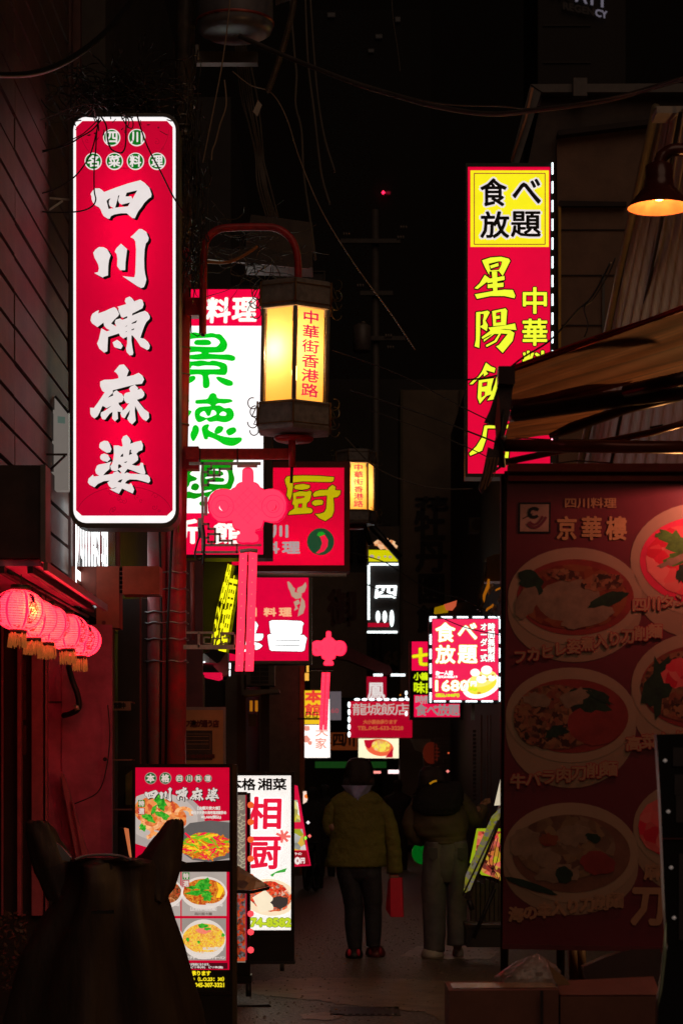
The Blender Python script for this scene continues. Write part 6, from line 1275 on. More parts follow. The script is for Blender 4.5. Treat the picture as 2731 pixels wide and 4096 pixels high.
for x0, y0, x1, y1, fd, nm in ((560, 3488, 722, 3664, 'noodle_red', 'a'), (727, 3488, 906, 3664, 'dan', 'b'), (560, 3674, 722, 3842, 'noodle_red', 'c'), (727, 3674, 904, 3842, 'rice', 'd')):
    pn = MB().rect(mp, x0, y0, x1, y1, -.0095).build('dish_panel', G('panel_grey', 172, 160, 152) if nm != 'd' else G('panel_grey_d', 150, 140, 132), t)
    cx, cy = (x0+x1)/2, (y0+y1)/2-8
    if nm == 'd': cy += 4
    MB().disc(mp, cx, cy+4, 92 if nm != 'd' else 88, 66 if nm != 'd' else 80, -.0088, 34).build('plate_print', G('white_plate', 222, 210, 200), pn)
    ff = {'noodle_red': food('noodle_red', [(120, 20, 10), (200, 60, 30), (160, 90, 40), (60, 10, 10), (220, 160, 100)], 108, 1.), 'dan': food('dandan', [(90, 20, 10), (200, 70, 20), (230, 150, 40), (170, 40, 20), (240, 200, 60)], 99, 1.), 'rice': food('fried_rice', [(220, 170, 20), (246, 210, 50), (230, 120, 60), (250, 220, 90), (210, 90, 50)], 128, 1.)}[fd]
    fo = MB().disc(mp, cx, cy, 84, 52 if nm != 'd' else 60, -.0080, 34, ja=.02).build('food_print', ff, pn)
    if nm == 'b':
        for x, y, rx, ry in ((815, 3540, 34, 26), (790, 3570, 44, 12), (830, 3585, 22, 20), (770, 3552, 22, 8)): MB().disc(mp, x, y, rx, ry, -.0072, 16, ja=.35).build('garnish_print', gg, fo)
        for k in range(7): MB().ribbon(mp, [(868+k*4, 3530+k*3), (876+k*3, 3560), (866+k*2, 3590)], 2, -.0074).build('noodle_print', G('strip_yellow', 246, 196, 40), fo)
    if nm == 'd':
        for x, y, rx, ry in ((815, 3704, 22, 9), (830, 3716, 14, 6), (752, 3760, 7, 8), (892, 3740, 7, 9), (795, 3768, 6, 6)): MB().disc(mp, x, y, rx, ry, -.0072, 14, ja=.3).build('garnish_print', gg, fo)
        MB().disc(mp, 812, 3722, 30, 14, -.0076, 16, ja=.2).build('crab_print', food('crab', [(230, 100, 90), (240, 140, 110), (250, 120, 100)], 70, 1.), fo)
small('¥900(税込)', 824, 3612, 890, 3626, .9); small('【正宗四川担担麺】', 762, 3630, 866, 3643, .6); small('四川担々麺', 780, 3650, 848, 3661, .6, G('stand_grey_letter', 110, 96, 90))
small('¥1,380(税込)', 646, 3610, 716, 3625, .9); small('¥1,280(税込)', 812, 3788, 892, 3803, .9); small('【極品紅焼炒飯】', 766, 3807, 862, 3818, .6); small('海老とチャーシュー入りチャーハン', 728, 3824, 900, 3838, .6)
MB().rect(mp, 727, 3852, 910, 3876, -.0090).build('maroon_band', G('maroon_band', 70, 8, 20), t)
small('マークが目安になります。', 736, 3853, 838, 3863, .5); small('ピリ辛(中)   ピリ辛(強)', 764, 3865, 892, 3875, .5)
yy = G('yellow_print', 236, 214, 30); small('迄承ります', 748, 3884, 842, 3902, 1.3, yy); small('00（L.O.23：30）', 760, 3908, 896, 3925, 1.1, yy); small('：045-307-3321', 762, 3932, 896, 3948, 1.2, yy)

# ---------------------------------------------------------------- white stand, narrow stand between, table corner
Y = 14.8; mp = plane(Y)
t = thing('menu_stand', 'lit white menu stand with large red characters and a tofu dish, on castors', 'menu stand', P(1060, 3880, Y))
h = MB(); h.frame(mp, 900, 3088, 1176, 3735, 12, 0, -.16, 14); h.rect(mp, 912, 3102, 1164, 3721, -.14, -.16); h.build('housing', blk, t)
MB().rect(mp, 900, 3737, 1176, 3850, 0, -.16).build('base', blk, t)
wf = MB().rect(mp, 912, 3102, 1164, 3721, -.012, -.016).build('face_panel', mat('white_stand_face', (.7, .7, .7), .4, emit=(1, .96, .92), es=.80, trans=.2, nz=.1, ns=3), t)
light('sign_tube', 'AREA', mp(1040, 3430, -.13), 17, (1, .97, .94), .05, .62, (math.radians(-90), 0, 0), t)
b, o_ = MB(), MB()
for ch, x in (('本', 912), ('格', 968), ('湘', 1032), ('菜', 1091)): text(b, mp, ch, (x, 3114, x+54, 3160), 1.6, -.007); text(o_, mp, ch, (x, 3114, x+54, 3160), 4.5, -.0100)
b.build('lettering', BLACKP, t); 
rd = G('stand_bright_red', 232, 24, 60); b = MB(); o_ = MB()
for ch, bx in (('相', (990, 3190, 1120, 3314)), ('厨', (982, 3350, 1118, 3474))): text(b, mp, ch, bx, 3.8, -.006, shear=.03); text(o_, mp, ch, bx, 7, -.0100, shear=.03)
b.build('character', rd, t); o_.build('white_outline', G('hot_white_plain', 255, 255, 255, 1.1), t)
fl = MB()
for k in range(7): fl.ribbon(mp, [(1132, 3346), (1132+28*math.cos(k*.9), 3346+24*math.sin(k*.9))], 5, -.0095+.0002*k)
fl.build('lotus_print', G('lotus_pink', 240, 110, 100), t)
MB().poly(mp, [(1080, 3500), (1110, 3484), (1148, 3472), (1140, 3488), (1100, 3494), (1090, 3508)], -.009).build('leaf_print', G('leaf_green2', 60, 170, 60), t)
MB().disc(mp, 1080, 3590, 108, 74, -.0098, 34, .1, hi=1163).build('plate_print', G('cream_plate', 250, 226, 190), t)
fo = MB().disc(mp, 1082, 3588, 84, 60, -.0088, 30, .15, ja=.06).build('food_print', food('mapo', [(170, 10, 10), (226, 50, 30), (240, 110, 60), (110, 20, 10), (250, 210, 180)], 72, 1.05), t)
MB().poly(mp, [(1010, 3590), (1060, 3560), (1100, 3600), (1092, 3640), (1040, 3650)], -.0080).build('tofu_print', G('tofu', 250, 232, 200), fo)
MB().disc(mp, 1120, 3610, 34, 24, -.0079, 16, ja=.2).build('tofu_print', G('dark_dish', 60, 50, 46), fo)
b = MB(); text(b, mp, '274-8582', (978, 3674, 1163, 3706), 3.0, -.006); b.build('lettering', G('lime_digits', 190, 208, 40), t); b = MB(); text(b, mp, '274-8582', (978, 3674, 1163, 3706), 5, -.0092); b.build('outline_print', G('dim_outline', 120, 130, 60), t)
for x in (1128, 930): 
    w_ = MB(); w_.tube([mp(x-8, 3868, .0), mp(x+8, 3868, .0)], .03, 12); w_.build('castor', dark_metal, t)
MB().rect(mp, 960, 3846, 1180, 3856, .01, -.2).build('foot_plate', dark_metal, t)
# narrow stand between the two
Y = 13.7; mp = plane(Y)
t = thing('menu_stand', 'narrow dark-framed food stand squeezed between the red and the white menu stands', 'menu stand', P(975, 4000, Y))
MB().rect(mp, 840, 3168, 986, 3900, -.004, -.12).build('housing', blk, t)
MB().rect(mp, 850, 3180, 982, 3850, 0, -.003).build('face_panel', G('taupe_pattern', 120, 108, 96), t)
MB().rect(mp, 984, 3172, 1000, 3900, .004, -.10).build('side_panel', blk, t); MB().rect(mp, 982, 3180, 987, 3840, .008, .005).build('red_edge', G('thin_red', 150, 10, 40), t)
b = MB(); R = random.Random(3)
for k in range(40):
    x, y = R.uniform(945, 978), 3200+k*8; b.ribbon(mp, [(x+9*math.cos(a*.7), y+6*math.sin(a*.7)) for a in range(6)], 2.2, .002+.0003*(k % 4))
b.build('scroll_print', G('pale_scroll', 170, 158, 134), t)
MB().rect(mp, 850, 3570, 981, 3845, .002).build('food_print', food('hotpot', [(30, 10, 8), (150, 30, 20), (200, 70, 30), (60, 20, 10), (110, 110, 110), (180, 20, 30)], 51, .9), t)
for y in (3220, 3288, 3358, 3435, 3508, 3655, 3728, 3800): MB().lathe(P(1003, y, 13.62), [(0, -.022), (.016, -.015), (.021, 0), (.016, .015), (0, .022)], 12).build('marker_lamp', G('marker_red', 255, 70, 80, 1.3) if y > 3600 else G('marker_orange', 240, 96, 40, 1.0), t)
w_ = MB(); w_.tube([mp(985, 3958, .02), mp(1005, 3958, .02)], .045, 14); w_.build('castor', dark_metal, t)
MB().rect(mp, 900, 3902, 1005, 3935, 0, -.15).build('base', blk, t); MB().poly(mp, [(900, 4010), (1080, 4000), (1120, 4040), (930, 4055)], .25, back=.2).build('foot_plate', dark_metal, t)
t = thing('menu_tray', 'open menu booklet on a slanted tray jutting right of the nearest menu stand', 'menu', P(1000, 3560, 12.6)); mp = plane(12.6)
MB().poly(mp, [(940, 3452), (1080, 3543), (1010, 3558), (940, 3556)], .06, back=.05).build('page', food('menu_tray_print', [(24, 12, 10), (110, 60, 30), (50, 22, 16), (140, 90, 60)], 25, .5), t)
MB().poly(mp, [(940, 3557), (1012, 3560), (1082, 3544), (1078, 3556), (1010, 3572), (940, 3570)], .07, back=.02).build('tray', dark_metal, t)
# A-shaped red price board
Y = 20.; mp = plane(Y)
t = thing('price_board', 'slanted red price board with noodle bowls right of the white menu stand', 'sign', P(1200, 3465, Y))
MB().poly(mp, [(1120, 3130), (1190, 3143), (1243, 3463), (1120, 3470)], 0, back=-.05).build('board', G('a_red', 214, 16, 60), t)
MB().poly(mp, [(1120, 3200), (1190, 3200), (1202, 3288), (1120, 3290)], .006).build('dish_print', food('a_dish', [(230, 220, 210), (110, 110, 100), (220, 200, 40), (240, 236, 230), (40, 60, 40)], 12, 1.), t)
MB().poly(mp, [(1120, 3316), (1210, 3316), (1224, 3400), (1120, 3402)], .006).build('dish_print', food('a_dish2', [(230, 230, 220), (60, 150, 40), (230, 180, 40), (130, 130, 120), (240, 236, 230)], 14, 1.), t)
MB().poly(mp, [(1120, 3404), (1226, 3404), (1238, 3458), (1120, 3458)], .006).build('price_band', G('a_dark_red', 150, 8, 24), t)
b = MB(); text(b, mp, '0', (1180, 3430, 1200, 3456), 2.5, .01); text(b, mp, '円', (1204, 3432, 1218, 3453), 1.2, .01); text(b, mp, 'ラーメン', (1180, 3410, 1206, 3420), .6, .01); b.build('lettering', G('a_letter', 240, 225, 220), t)
MB().lathe(P(1222, 3352, 19.8), [(0, -.02), (.014, 0), (0, .02)], 8).build('green_lamp', G('green_glow', 140, 255, 60, 1.3), t)
# lit picture near the silhouettes
t = thing('picture_sign', 'small bright picture panel beside the far silhouette with the bicycle', 'sign', P(1226, 3240, 28)); mp = plane(28)
MB().rect(mp, 1212, 3165, 1240, 3238, 0, -.05).build('panel', G('orange_white', 246, 210, 190, 1.1), t)
MB().disc(mp, 1228, 3185, 11, 9, .006, 14).build('food_print', G('orange_food', 240, 120, 40), t); MB().disc(mp, 1228, 3222, 11, 9, .006, 14).build('food_print', G('orange_food', 240, 120, 40), t)
# ---------------------------------------------------------------- covered motorcycle in the foreground
Y = 10.0
t = thing('covered_motorcycle', 'motorcycle under a dark brown cloth cover with two ear-like mirrors, in the foreground', 'motorcycle', (-1.1, 10.3, 0))
cov = mat('brown_cover_cloth', (.034, .022, .017), .6, nz=.3, ns=4, bump=.7, bs=3.2, stretch=(3.2, 3.2, .8))
R = random.Random(7)
def cloth(rings, name, depth, n=40, fold=.012, m=cov, p=t, sub=4):
    b = MB(); rr = []
    for (a, c) in zip(rings, rings[1:]):
        for k in range(sub): f = k/sub; rr.append(tuple(a[i]*(1-f)+c[i]*f for i in range(4)))
    rr.append(rings[-1])
    for j, (y, xl, xr, dy) in enumerate(rr):
        c = P((xl+xr)/2, y, Y)+V((0, .16 if name == 'mirror_hood' else 0, 0)); rx = (xr-xl)/2*Y/F
        for k in range(n):
            a = 2*math.pi*k/n; z = j/len(rr)
            w = 1+abs(math.sin(a))**.8*fold*(math.sin(a*7+2*math.sin(z*3))*(.2+z)*1.6+math.sin(a*13+z*4)*.6*z+math.sin(a*4-z*9)*.8)/max(rx, .06)*.35
            b.v.append(c+V((rx*w*math.cos(a), dy*w*math.sin(a)+dy, .006*math.sin(a*5+j))))
    m_ = len(rr)
    b.f = [(j*n+k, (j+1)*n+k, (j+1)*n+(k+1) % n, j*n+(k+1) % n) for j in range(m_-1) for k in range(n)]+[tuple(range(n))]; b.sm = [True]*len(b.f)
    return b.build(name, m, p)
cloth([(3436, 330, 520, .05), (3441, 285, 560, .10), (3452, 250, 606, .18), (3475, 240, 618, .22), (3540, 232, 628, .26), (3620, 190, 652, .3), (3720, 115, 685, .34), (3850, 40, 722, .4), (4096, -45, 785, .5), (4348, -80, 820, .55)], 'cover', .3, 80, .075)
cloth([(3283, 672, 712, .02), (3290, 655, 724, .035), (3340, 612, 724, .05), (3400, 568, 717, .07), (3440, 530, 714, .08), (3500, 532, 706, .08), (3560, 548, 684, .07), (3615, 590, 650, .06)], 'mirror_hood', .06, 28, .012)
cloth([(3289, 100, 160, .02), (3294, 84, 176, .035), (3330, 78, 202, .05), (3380, 80, 230, .07), (3440, 92, 264, .08), (3500, 112, 276, .08), (3560, 140, 290, .07), (3612, 165, 295, .06)], 'mirror_hood', .06, 28, .012)
MB().tube(spline([P(300, 3438, 9.98), P(340, 3424, 10), P(410, 3419, 10), P(480, 3424, 10), P(525, 3440, 9.98)]), .007, 6).build('windshield_edge', mat('bluish_screen', (.16, .18, .22), .25), t)
MB().poly(plane(9.97), [(225, 3370), (245, 3385), (285, 3430), (280, 3446), (250, 3440)], 0, back=-.03).build('windshield_edge', mat('bluish_screen', (.16, .18, .22), .25), t)
MB().rect(plane(9.9), 384, 3632, 470, 3645, .17, .13).build('vent_slit', BLACKP, t)
t = thing('shrub', 'low dark leafy shrub at the bottom left edge beside the covered motorcycle', 'shrub', P(50, 3760, 11.2)); b = MB(); R = random.Random(6)
for k in range(420):
    c = P(R.uniform(-120, 112), 3700+R.uniform(-50, 260)+0, 11.2+R.uniform(-.25, .25)); u = V((R.uniform(-1, 1), R.uniform(-1, 1), R.uniform(-1, 1))).normalized()*.018; w_ = u.orthogonal().normalized()*.009
    b.add([c-u, c-w_, c+u, c+w_], [(0, 1, 2, 3)])
b.build('foliage', mat('dark_leaf', (.06, .03, .02), .5), t, kind='stuff')
MB().lathe(P(10, 4200, 11.2), [(.15, -.2), (.22, .15), (.2, .16), (.0, .15)], 16).build('planter', mat('planter_dark', (.02, .015, .012), .6), t)

# ---------------------------------------------------------------- people
def skin_body(t, joints, edges, m, name='body'):
    me = bpy.data.meshes.new(name); me.from_pydata([j[0] for j in joints], edges, [])
    o = bpy.data.objects.new(name, me); COL.objects.link(o)
    sk = o.modifiers.new('s', 'SKIN'); sk.use_smooth_shade = True; me.skin_vertices.new() if not me.skin_vertices else None
    for i, j in enumerate(joints):
        me.skin_vertices[0].data[i].radius = (j[1], j[2] if len(j) > 2 else j[1])
    me.skin_vertices[0].data[0].use_root = True
    ss = o.modifiers.new('d', 'SUBSURF'); ss.levels = 1; ss.render_levels = 1
    dg = bpy.context.evaluated_depsgraph_get(); nm = bpy.data.meshes.new_from_object(o.evaluated_get(dg))
    bpy.data.objects.remove(o); w0 = wl(t)
    for v in nm.vertices: v.co -= w0
    for p in nm.polygons: p.use_smooth = True
    nm.materials.clear(); nm.materials.append(m); o = bpy.data.objects.new(name, nm); COL.objects.link(o); o.parent = t; return o
Yp = 17.0; k = Yp/F
def Q(x, y, dy=0): p = P(x, y, Yp); p.y += dy; return p
def ring(y, xl, xr, dep, dy=0): return (Q((xl+xr)/2, y, dy), (xr-xl)/2*k, dep)
def garment(t, name, rings, m, n=44, fold=.0, seed=1, sub=5, tilt=0.):
    rr = []
    for a, c in zip(rings, rings[1:]):
        for q in range(sub): f = q/sub; rr.append((a[0]*(1-f)+c[0]*f, a[1]*(1-f)+c[1]*f, a[2]*(1-f)+c[2]*f))
    rr.append(rings[-1]); b = MB(); R = random.Random(seed); ph = [R.uniform(0, 6) for _ in range(4)]
    for j, (c, rx, ry) in enumerate(rr):
        for q in range(n):
            a = 2*math.pi*q/n; z = j/sub
            w_ = 1+fold*(math.sin(3*a+z*1.3+ph[0])+.7*math.sin(5*a-z*1.9+ph[1])+.6*math.sin(z*2.6+ph[2]+a)+.6*math.sin(9*a+z*3.1*math.sin(a+ph[3]))+.5*math.sin(z*6.3+2*a+ph[3]))
            b.v.append(c+V((rx*w_*math.cos(a), ry*w_*math.sin(a), tilt*math.cos(a))))
    m_ = len(rr); b.f = [(j*n+q, (j+1)*n+q, (j+1)*n+(q+1) % n, j*n+(q+1) % n) for j in range(m_-1) for q in range(n)]+[tuple(range(n)), tuple((m_-1)*n+q for q in range(n))[::-1]]; b.sm = [True]*len(b.f)
    return b.build(name, m, t)
def sleeve(t, name, pts, rs, m, wr=.06, seed=2):
    P_ = spline(pts, 5); n = len(P_); R = random.Random(seed); rad = []
    for i in range(n):
        f = i/(n-1)*(len(rs)-1); a = int(min(f, len(rs)-2)); r = rs[a]*(1-(f-a))+rs[a+1]*(f-a); rad.append(r*(1+wr*math.sin(i*1.9+seed)+R.uniform(-.02, .02)))
    return MB().tube(P_, rad, 14).build(name, m, t)
skin = mat('skin', (.35, .18, .12), .5)
olive = mat('olive_jacket_cloth', (.17, .15, .022), .75, nz=.2, ns=6, bump=1., bs=16)
# --- person in the olive jacket
t = thing('person', 'person seen from behind in an olive jacket and dark jeans holding a red paper bag', 'person', gp(1438, Yp))
J = [(Q(1428, 3430), .10, .08), (Q(1428, 3330), .13, .09), (Q(1430, 3215), .14, .085), (Q(1432, 3160), .05), (Q(1433, 3130), .055), (Q(1434, 3085), .075, .09), (Q(1435, 3045), .06, .08),
     (Q(1352, 3200), .05), (Q(1312, 3290), .045), (Q(1345, 3325, -.05), .035), (Q(1518, 3200), .05), (Q(1560, 3330), .043), (Q(1578, 3470), .032), (Q(1580, 3500), .03),
     (Q(1394, 3510), .06), (Q(1412, 3650), .06), (Q(1418, 3790), .04), (Q(1416, 3808, .05), .03), (Q(1472, 3510), .06), (Q(1490, 3650), .06), (Q(1494, 3780), .04), (Q(1500, 3800, .07), .03)]
Ed = [(0, 1), (1, 2), (2, 3), (3, 4), (4, 5), (5, 6), (2, 7), (7, 8), (8, 9), (2, 10), (10, 11), (11, 12), (12, 13), (0, 14), (14, 15), (15, 16), (16, 17), (0, 18), (18, 19), (19, 20), (20, 21)]
skin_body(t, J, Ed, skin)
jac = garment(t, 'jacket', [ring(3150, 1400, 1468, .05), ring(3164, 1372, 1492, .075), ring(3180, 1344, 1518, .10), ring(3200, 1326, 1536, .115), ring(3240, 1318, 1542, .13), ring(3300, 1322, 1543, .135), ring(3360, 1322, 1542, .135), ring(3420, 1308, 1546, .14), ring(3466, 1299, 1548, .145)], olive, 60, .024, 3)
sleeve(t, 'sleeve', [Q(1368, 3208), Q(1332, 3236), Q(1315, 3290), Q(1324, 3322, .02), Q(1352, 3325, .10)], [.045, .062, .056, .052, .05], olive, .03)
sleeve(t, 'sleeve', [Q(1500, 3208), Q(1540, 3255), Q(1566, 3340), Q(1576, 3420), Q(1578, 3492)], [.045, .066, .062, .062, .066], olive, .04, 5)
# five bent fingers round the bag handle
b = MB(); hc = Q(1578, 3500, -.01)
for f in range(4): x0 = 1566+f*7; b.tube([Q(x0, 3494, -.015), Q(x0, 3505, -.045), Q(x0+1, 3514, -.04), Q(x0+1, 3518, -.015)], [.009, .0085, .008, .007], 6)
b.tube([Q(1564, 3492, .0), Q(1560, 3504, -.02), Q(1565, 3514, -.03)], [.010, .009, .008], 6); b.tube([Q(1578, 3480), Q(1578, 3506)], [.028, .03], 8); b.build('hand', skin, t)
jean = mat('dark_jeans', (.030, .028, .036), .75, nz=.3, ns=10, bump=.3, bs=22)
garment(t, 'trouser_leg', [ring(3455, 1345, 1432, .12), ring(3500, 1348, 1436, .12), ring(3560, 1362, 1446, .10), ring(3610, 1374, 1452, .085), ring(3625, 1377, 1454, .08), ring(3690, 1377, 1450, .075), ring(3760, 1386, 1448, .065), ring(3795, 1392, 1447, .062)], jean, 36, .022, 4)
garment(t, 'trouser_leg', [ring(3455, 1424, 1520, .12), ring(3500, 1430, 1525, .12), ring(3560, 1446, 1528, .10), ring(3610, 1454, 1530, .085), ring(3625, 1456, 1527, .08), ring(3690, 1458, 1526, .075), ring(3760, 1463, 1522, .065), ring(3785, 1466, 1520, .062)], jean, 36, .022, 8)
garment(t, 'trouser_seat', [ring(3440, 1342, 1524, .13), ring(3480, 1345, 1526, .13), ring(3512, 1362, 1512, .11), ring(3530, 1392, 1480, .07)], jean, 24, .01, 5)
hair = mat('dark_brown_hair', (.020, .009, .007), .45, nz=.5, ns=30, bump=.4, bs=80, stretch=(8, 8, 1))
hr = garment(t, 'hair', [ring(3030, 1422, 1448, .03), ring(3034, 1402, 1468, .06), ring(3046, 1388, 1482, .085), ring(3070, 1380, 1491, .10), ring(3100, 1376, 1494, .105, ), ring(3125, 1373, 1497, .10), ring(3142, 1378, 1490, .09), ring(3155, 1384, 1478, .075)], hair, 30, .01, 6)
b = MB(); R = random.Random(4)
for q in range(160): x = R.uniform(1374, 1494); b.tube([Q(x, 3110, -.07), Q(x+R.uniform(-6, 6), 3140, -.075), Q(x+R.uniform(-12, 12), 3150+R.uniform(0, 14), -.07)], [.004, .003, .001], 3)
b.build('hair_tips', hair, hr)
hd = MB(); hoodm = mat('blue_grey_hood', (.40, .42, .75), .8, nz=.2, ns=12, bump=.5, bs=25)
n = 14; vs = []
for j in range(8):
    v = j/7; hw = 62*(1-v)**.75+3
    for i in range(n+1):
        u = i/n*2-1; x = 1430+u*hw; y = 3144+v*60-(1-abs(u))*2+abs(u)*(1-v)*-4
        vs.append(Q(x, y, -.118-.030*math.sin(math.pi*(1-abs(u)))*(1-v*.6)+.05*abs(u)+.008*math.sin(u*8+v*5)))
hd.v = vs; hd.f = [(j*(n+1)+i, (j+1)*(n+1)+i, (j+1)*(n+1)+i+1, j*(n+1)+i+1) for j in range(7) for i in range(n)]; hd.sm = [True]*len(hd.f); hd.build('hood', hoodm, t)
def shoe(t, x0, x1, y0, y1, m, patch_m=None, dy=0.):
    b = MB(); yb = y1; w_ = (x1-x0)/2*k; c = Q((x0+x1)/2, y1, dy)
    b.loft([(V((c.x, c.y, z)), w_*s, .12*s2) for z, s, s2 in ((.0, .9, 1.), (.015, 1, 1.08), (.035, .98, 1.04), (.06, .85, .85), (.085, .6, .55), (.095, .3, .3))], 18)
    o = b.build('shoe', m, t)
    if patch_m:
        for f in (-.55, .45): MB().loft([(V((c.x+f*w_, c.y-.10, z)), .016*s, .02*s) for z, s in ((.02, .6), (.035, 1), (.06, 1), (.075, .5))], 10).build('shoe_patch', patch_m, o)
    return o
shoe(t, 1380, 1452, 3790, 3825, mat('dark_shoe', (.02, .015, .015), .5), mat('red_shoe_patch', (.75, .03, .08), .4, nz=.2))
shoe(t, 1462, 1542, 3770, 3818, mat('dark_red_shoe', (.12, .02, .02), .5), mat('dull_red_patch', (.35, .02, .04), .5, nz=.2), .12)
bag = thing('paper_bag', 'bright red paper carrier bag hanging from the hand of the person in the olive jacket', 'bag', Q(1578, 3665, -.05))
rp = mat('red_bag_paper', (.9, .012, .06), .5, nz=.12, ns=6, bump=.1, bs=15)
a = [Q(1560, 3511, -.05), Q(1605, 3510, -.05), Q(1611, 3666, -.06), Q(1561, 3666, -.06)]
MB().add(a+[x+V((.01, .09, 0)) for x in a], [(3, 2, 1, 0), (4, 5, 6, 7), (1, 2, 6, 5), (2, 3, 7, 6)]).build('body', rp, bag)
MB().add([a[0], a[3], Q(1542, 3636, .0), Q(1552, 3520, .02)], [(0, 1, 2, 3)]).build('gusset', mat('red_bag_gusset', (.8, .012, .05), .5), bag)
MB().add([a[3]+V((0, -.003, .004)), a[3]+V((.05*0, -.003, .05)), Q(1584, 3664, -.064)], [(0, 2, 1)]).build('fold', rp, bag)
b = MB(); b.tube([Q(1570, 3512, -.05), Q(1573, 3500, -.045), Q(1590, 3500, -.045), Q(1596, 3511, -.05)], .002, 4); b.build('handle', rp, bag)
# --- person in jeans with a fur hood
t = thing('person', 'person seen from behind in a short dark jacket, black fur hood and grey jeans', 'person', gp(1775, Yp))
J = [(Q(1775, 3370), .10, .08), (Q(1765, 3290), .13, .09), (Q(1755, 3190), .14, .09), (Q(1735, 3150), .05), (Q(1728, 3125), .055), (Q(1725, 3095), .075, .09), (Q(1725, 3075), .05, .07),
     (Q(1668, 3210), .05), (Q(1648, 3290), .045), (Q(1670, 3345, .06), .035), (Q(1840, 3190), .05), (Q(1885, 3255, .05), .043), (Q(1925, 3240, .18), .034), (Q(1942, 3212, .22), .028),
     (Q(1738, 3460), .06), (Q(1735, 3620), .06), (Q(1734, 3790), .045), (Q(1730, 3812, .06), .03), (Q(1822, 3460), .06), (Q(1825, 3620), .06), (Q(1828, 3780), .045), (Q(1832, 3796, .07), .03)]
skin_body(t, J, Ed, skin)
dk_j = mat('dark_olive_jacket', (.085, .062, .03), .7, nz=.3, ns=6, bump=.45, bs=10)
garment(t, 'jacket', [ring(3148, 1700, 1790, .08), ring(3165, 1672, 1820, .11), ring(3190, 1650, 1850, .13), ring(3240, 1640, 1862, .15), ring(3300, 1645, 1868, .155), ring(3340, 1662, 1866, .15), ring(3360, 1690, 1864, .135), ring(3374, 1698, 1862, .13)], dk_j, 60, .028, 5)
sleeve(t, 'sleeve', [Q(1690, 3212), Q(1652, 3250), Q(1640, 3300), Q(1660, 3350, .03), Q(1690, 3362, .08)], [.06, .066, .066, .056, .05], dk_j, .05, 3)
sleeve(t, 'sleeve', [Q(1838, 3190), Q(1870, 3235, .02), Q(1895, 3278, .05), Q(1920, 3262, .14), Q(1936, 3232, .2)], [.058, .066, .064, .05, .046], dk_j, .05, 4)
b = MB(); hcn = Q(1942, 3214, .21); b.tube([Q(1936, 3228, .2), Q(1944, 3212, .21)], [.026, .028], 8)
for f in range(4): b.tube([Q(1940+f*2, 3212+f*3, .2), Q(1954+f*2, 3200+f*4, .2), Q(1966+f, 3196+f*5, .2)], [.009, .008, .006], 6)
b.tube([Q(1938, 3218, .2), Q(1942, 3204, .18), Q(1950, 3196, .18)], [.010, .009, .007], 6); b.build('hand', skin, t)
jn = mat('grey_jeans', (.13, .12, .12), .75, nz=.3, ns=8, bump=.35, bs=16)
garment(t, 'trouser_leg', [ring(3366, 1700, 1790, .13), ring(3420, 1690, 1788, .13), ring(3500, 1684, 1786, .12), ring(3560, 1683, 1784, .11), ring(3650, 1690, 1782, .10), ring(3740, 1694, 1780, .10), ring(3805, 1695, 1778, .10)], jn, 40, .024, 6)
garment(t, 'trouser_leg', [ring(3366, 1778, 1866, .13), ring(3420, 1780, 1872, .13), ring(3500, 1782, 1872, .12), ring(3560, 1784, 1868, .11), ring(3650, 1786, 1865, .10), ring(3740, 1787, 1863, .10), ring(3780, 1787, 1861, .10)], jn, 40, .024, 9)
garment(t, 'trouser_seat', [ring(3362, 1698, 1868, .132), ring(3400, 1692, 1870, .132), ring(3450, 1688, 1872, .125), ring(3500, 1706, 1855, .11), ring(3530, 1740, 1825, .08)], jn, 24, .01, 5)
for x0 in (1714, 1830): MB().poly(plane(Yp-.135), [(x0, 3392), (x0+34, 3392), (x0+36, 3432), (x0+18, 3444), (x0+2, 3432)], 0, back=-.006).build('pocket', mat('pocket_denim', (.06, .056, .06), .75), t)
garment(t, 'hair', [ring(3064, 1718, 1742, .03), ring(3068, 1694, 1760, .06), ring(3082, 1678, 1776, .085), ring(3105, 1671, 1786, .10), ring(3135, 1668, 1792, .10), ring(3165, 1666, 1780, .09)], hair, 28, .012, 7)
fur = mat('black_fur', (.010, .008, .008), .9, nz=.4, ns=30, bump=.6, bs=60)
hd = garment(t, 'fur_hood', [ring(3124, 1760, 1830, .03, -.06), ring(3135, 1720, 1842, .07, -.08), ring(3160, 1672, 1850, .10, -.09), ring(3200, 1648, 1852, .12, -.09), ring(3235, 1650, 1838, .11, -.10), ring(3256, 1675, 1812, .08, -.11), ring(3262, 1700, 1790, .04, -.12)], fur, 34, .02, 8)
b = MB(); R = random.Random(14)
for q in range(420):
    a = R.uniform(0, 6.28); x, y = 1750+98*math.cos(a), 3192+66*math.sin(a); r = R.uniform(.9, 1.0); x, y = 1750+(x-1750)*r, 3192+(y-3192)*r; dx, dy = (x-1750)*.07+R.uniform(-6, 6), (y-3192)*.1+R.uniform(-5, 7)
    b.tube([Q(x, y, -.12), Q(x+dx*.6, y+dy*.6, -.135), Q(x+dx, y+dy, -.13)], [.003, .002, .0008], 3)
b.build('fur_strands', fur, hd, kind='stuff')
MB().ribbon(plane(Yp-.19), [(1718, 3135), (1732, 3126), (1744, 3123)], 4, .02).build('hair_clip', mat('gold_clip', (.6, .3, .02), .3, emit=sr(190, 130, 10), es=.5, sample=False), t)
for x0, x1, y1, dy in ((1682, 1776, 3828, .0), (1812, 1858, 3806, .15)): shoe(t, x0, x1, y1-30, y1, mat('off_white_shoe', (.42, .38, .33), .5, nz=.2), None, dy)
t = thing('balloon', 'shiny green round balloon beside the hip of the person in grey jeans', 'balloon', P(1690, 3450, 17.25))
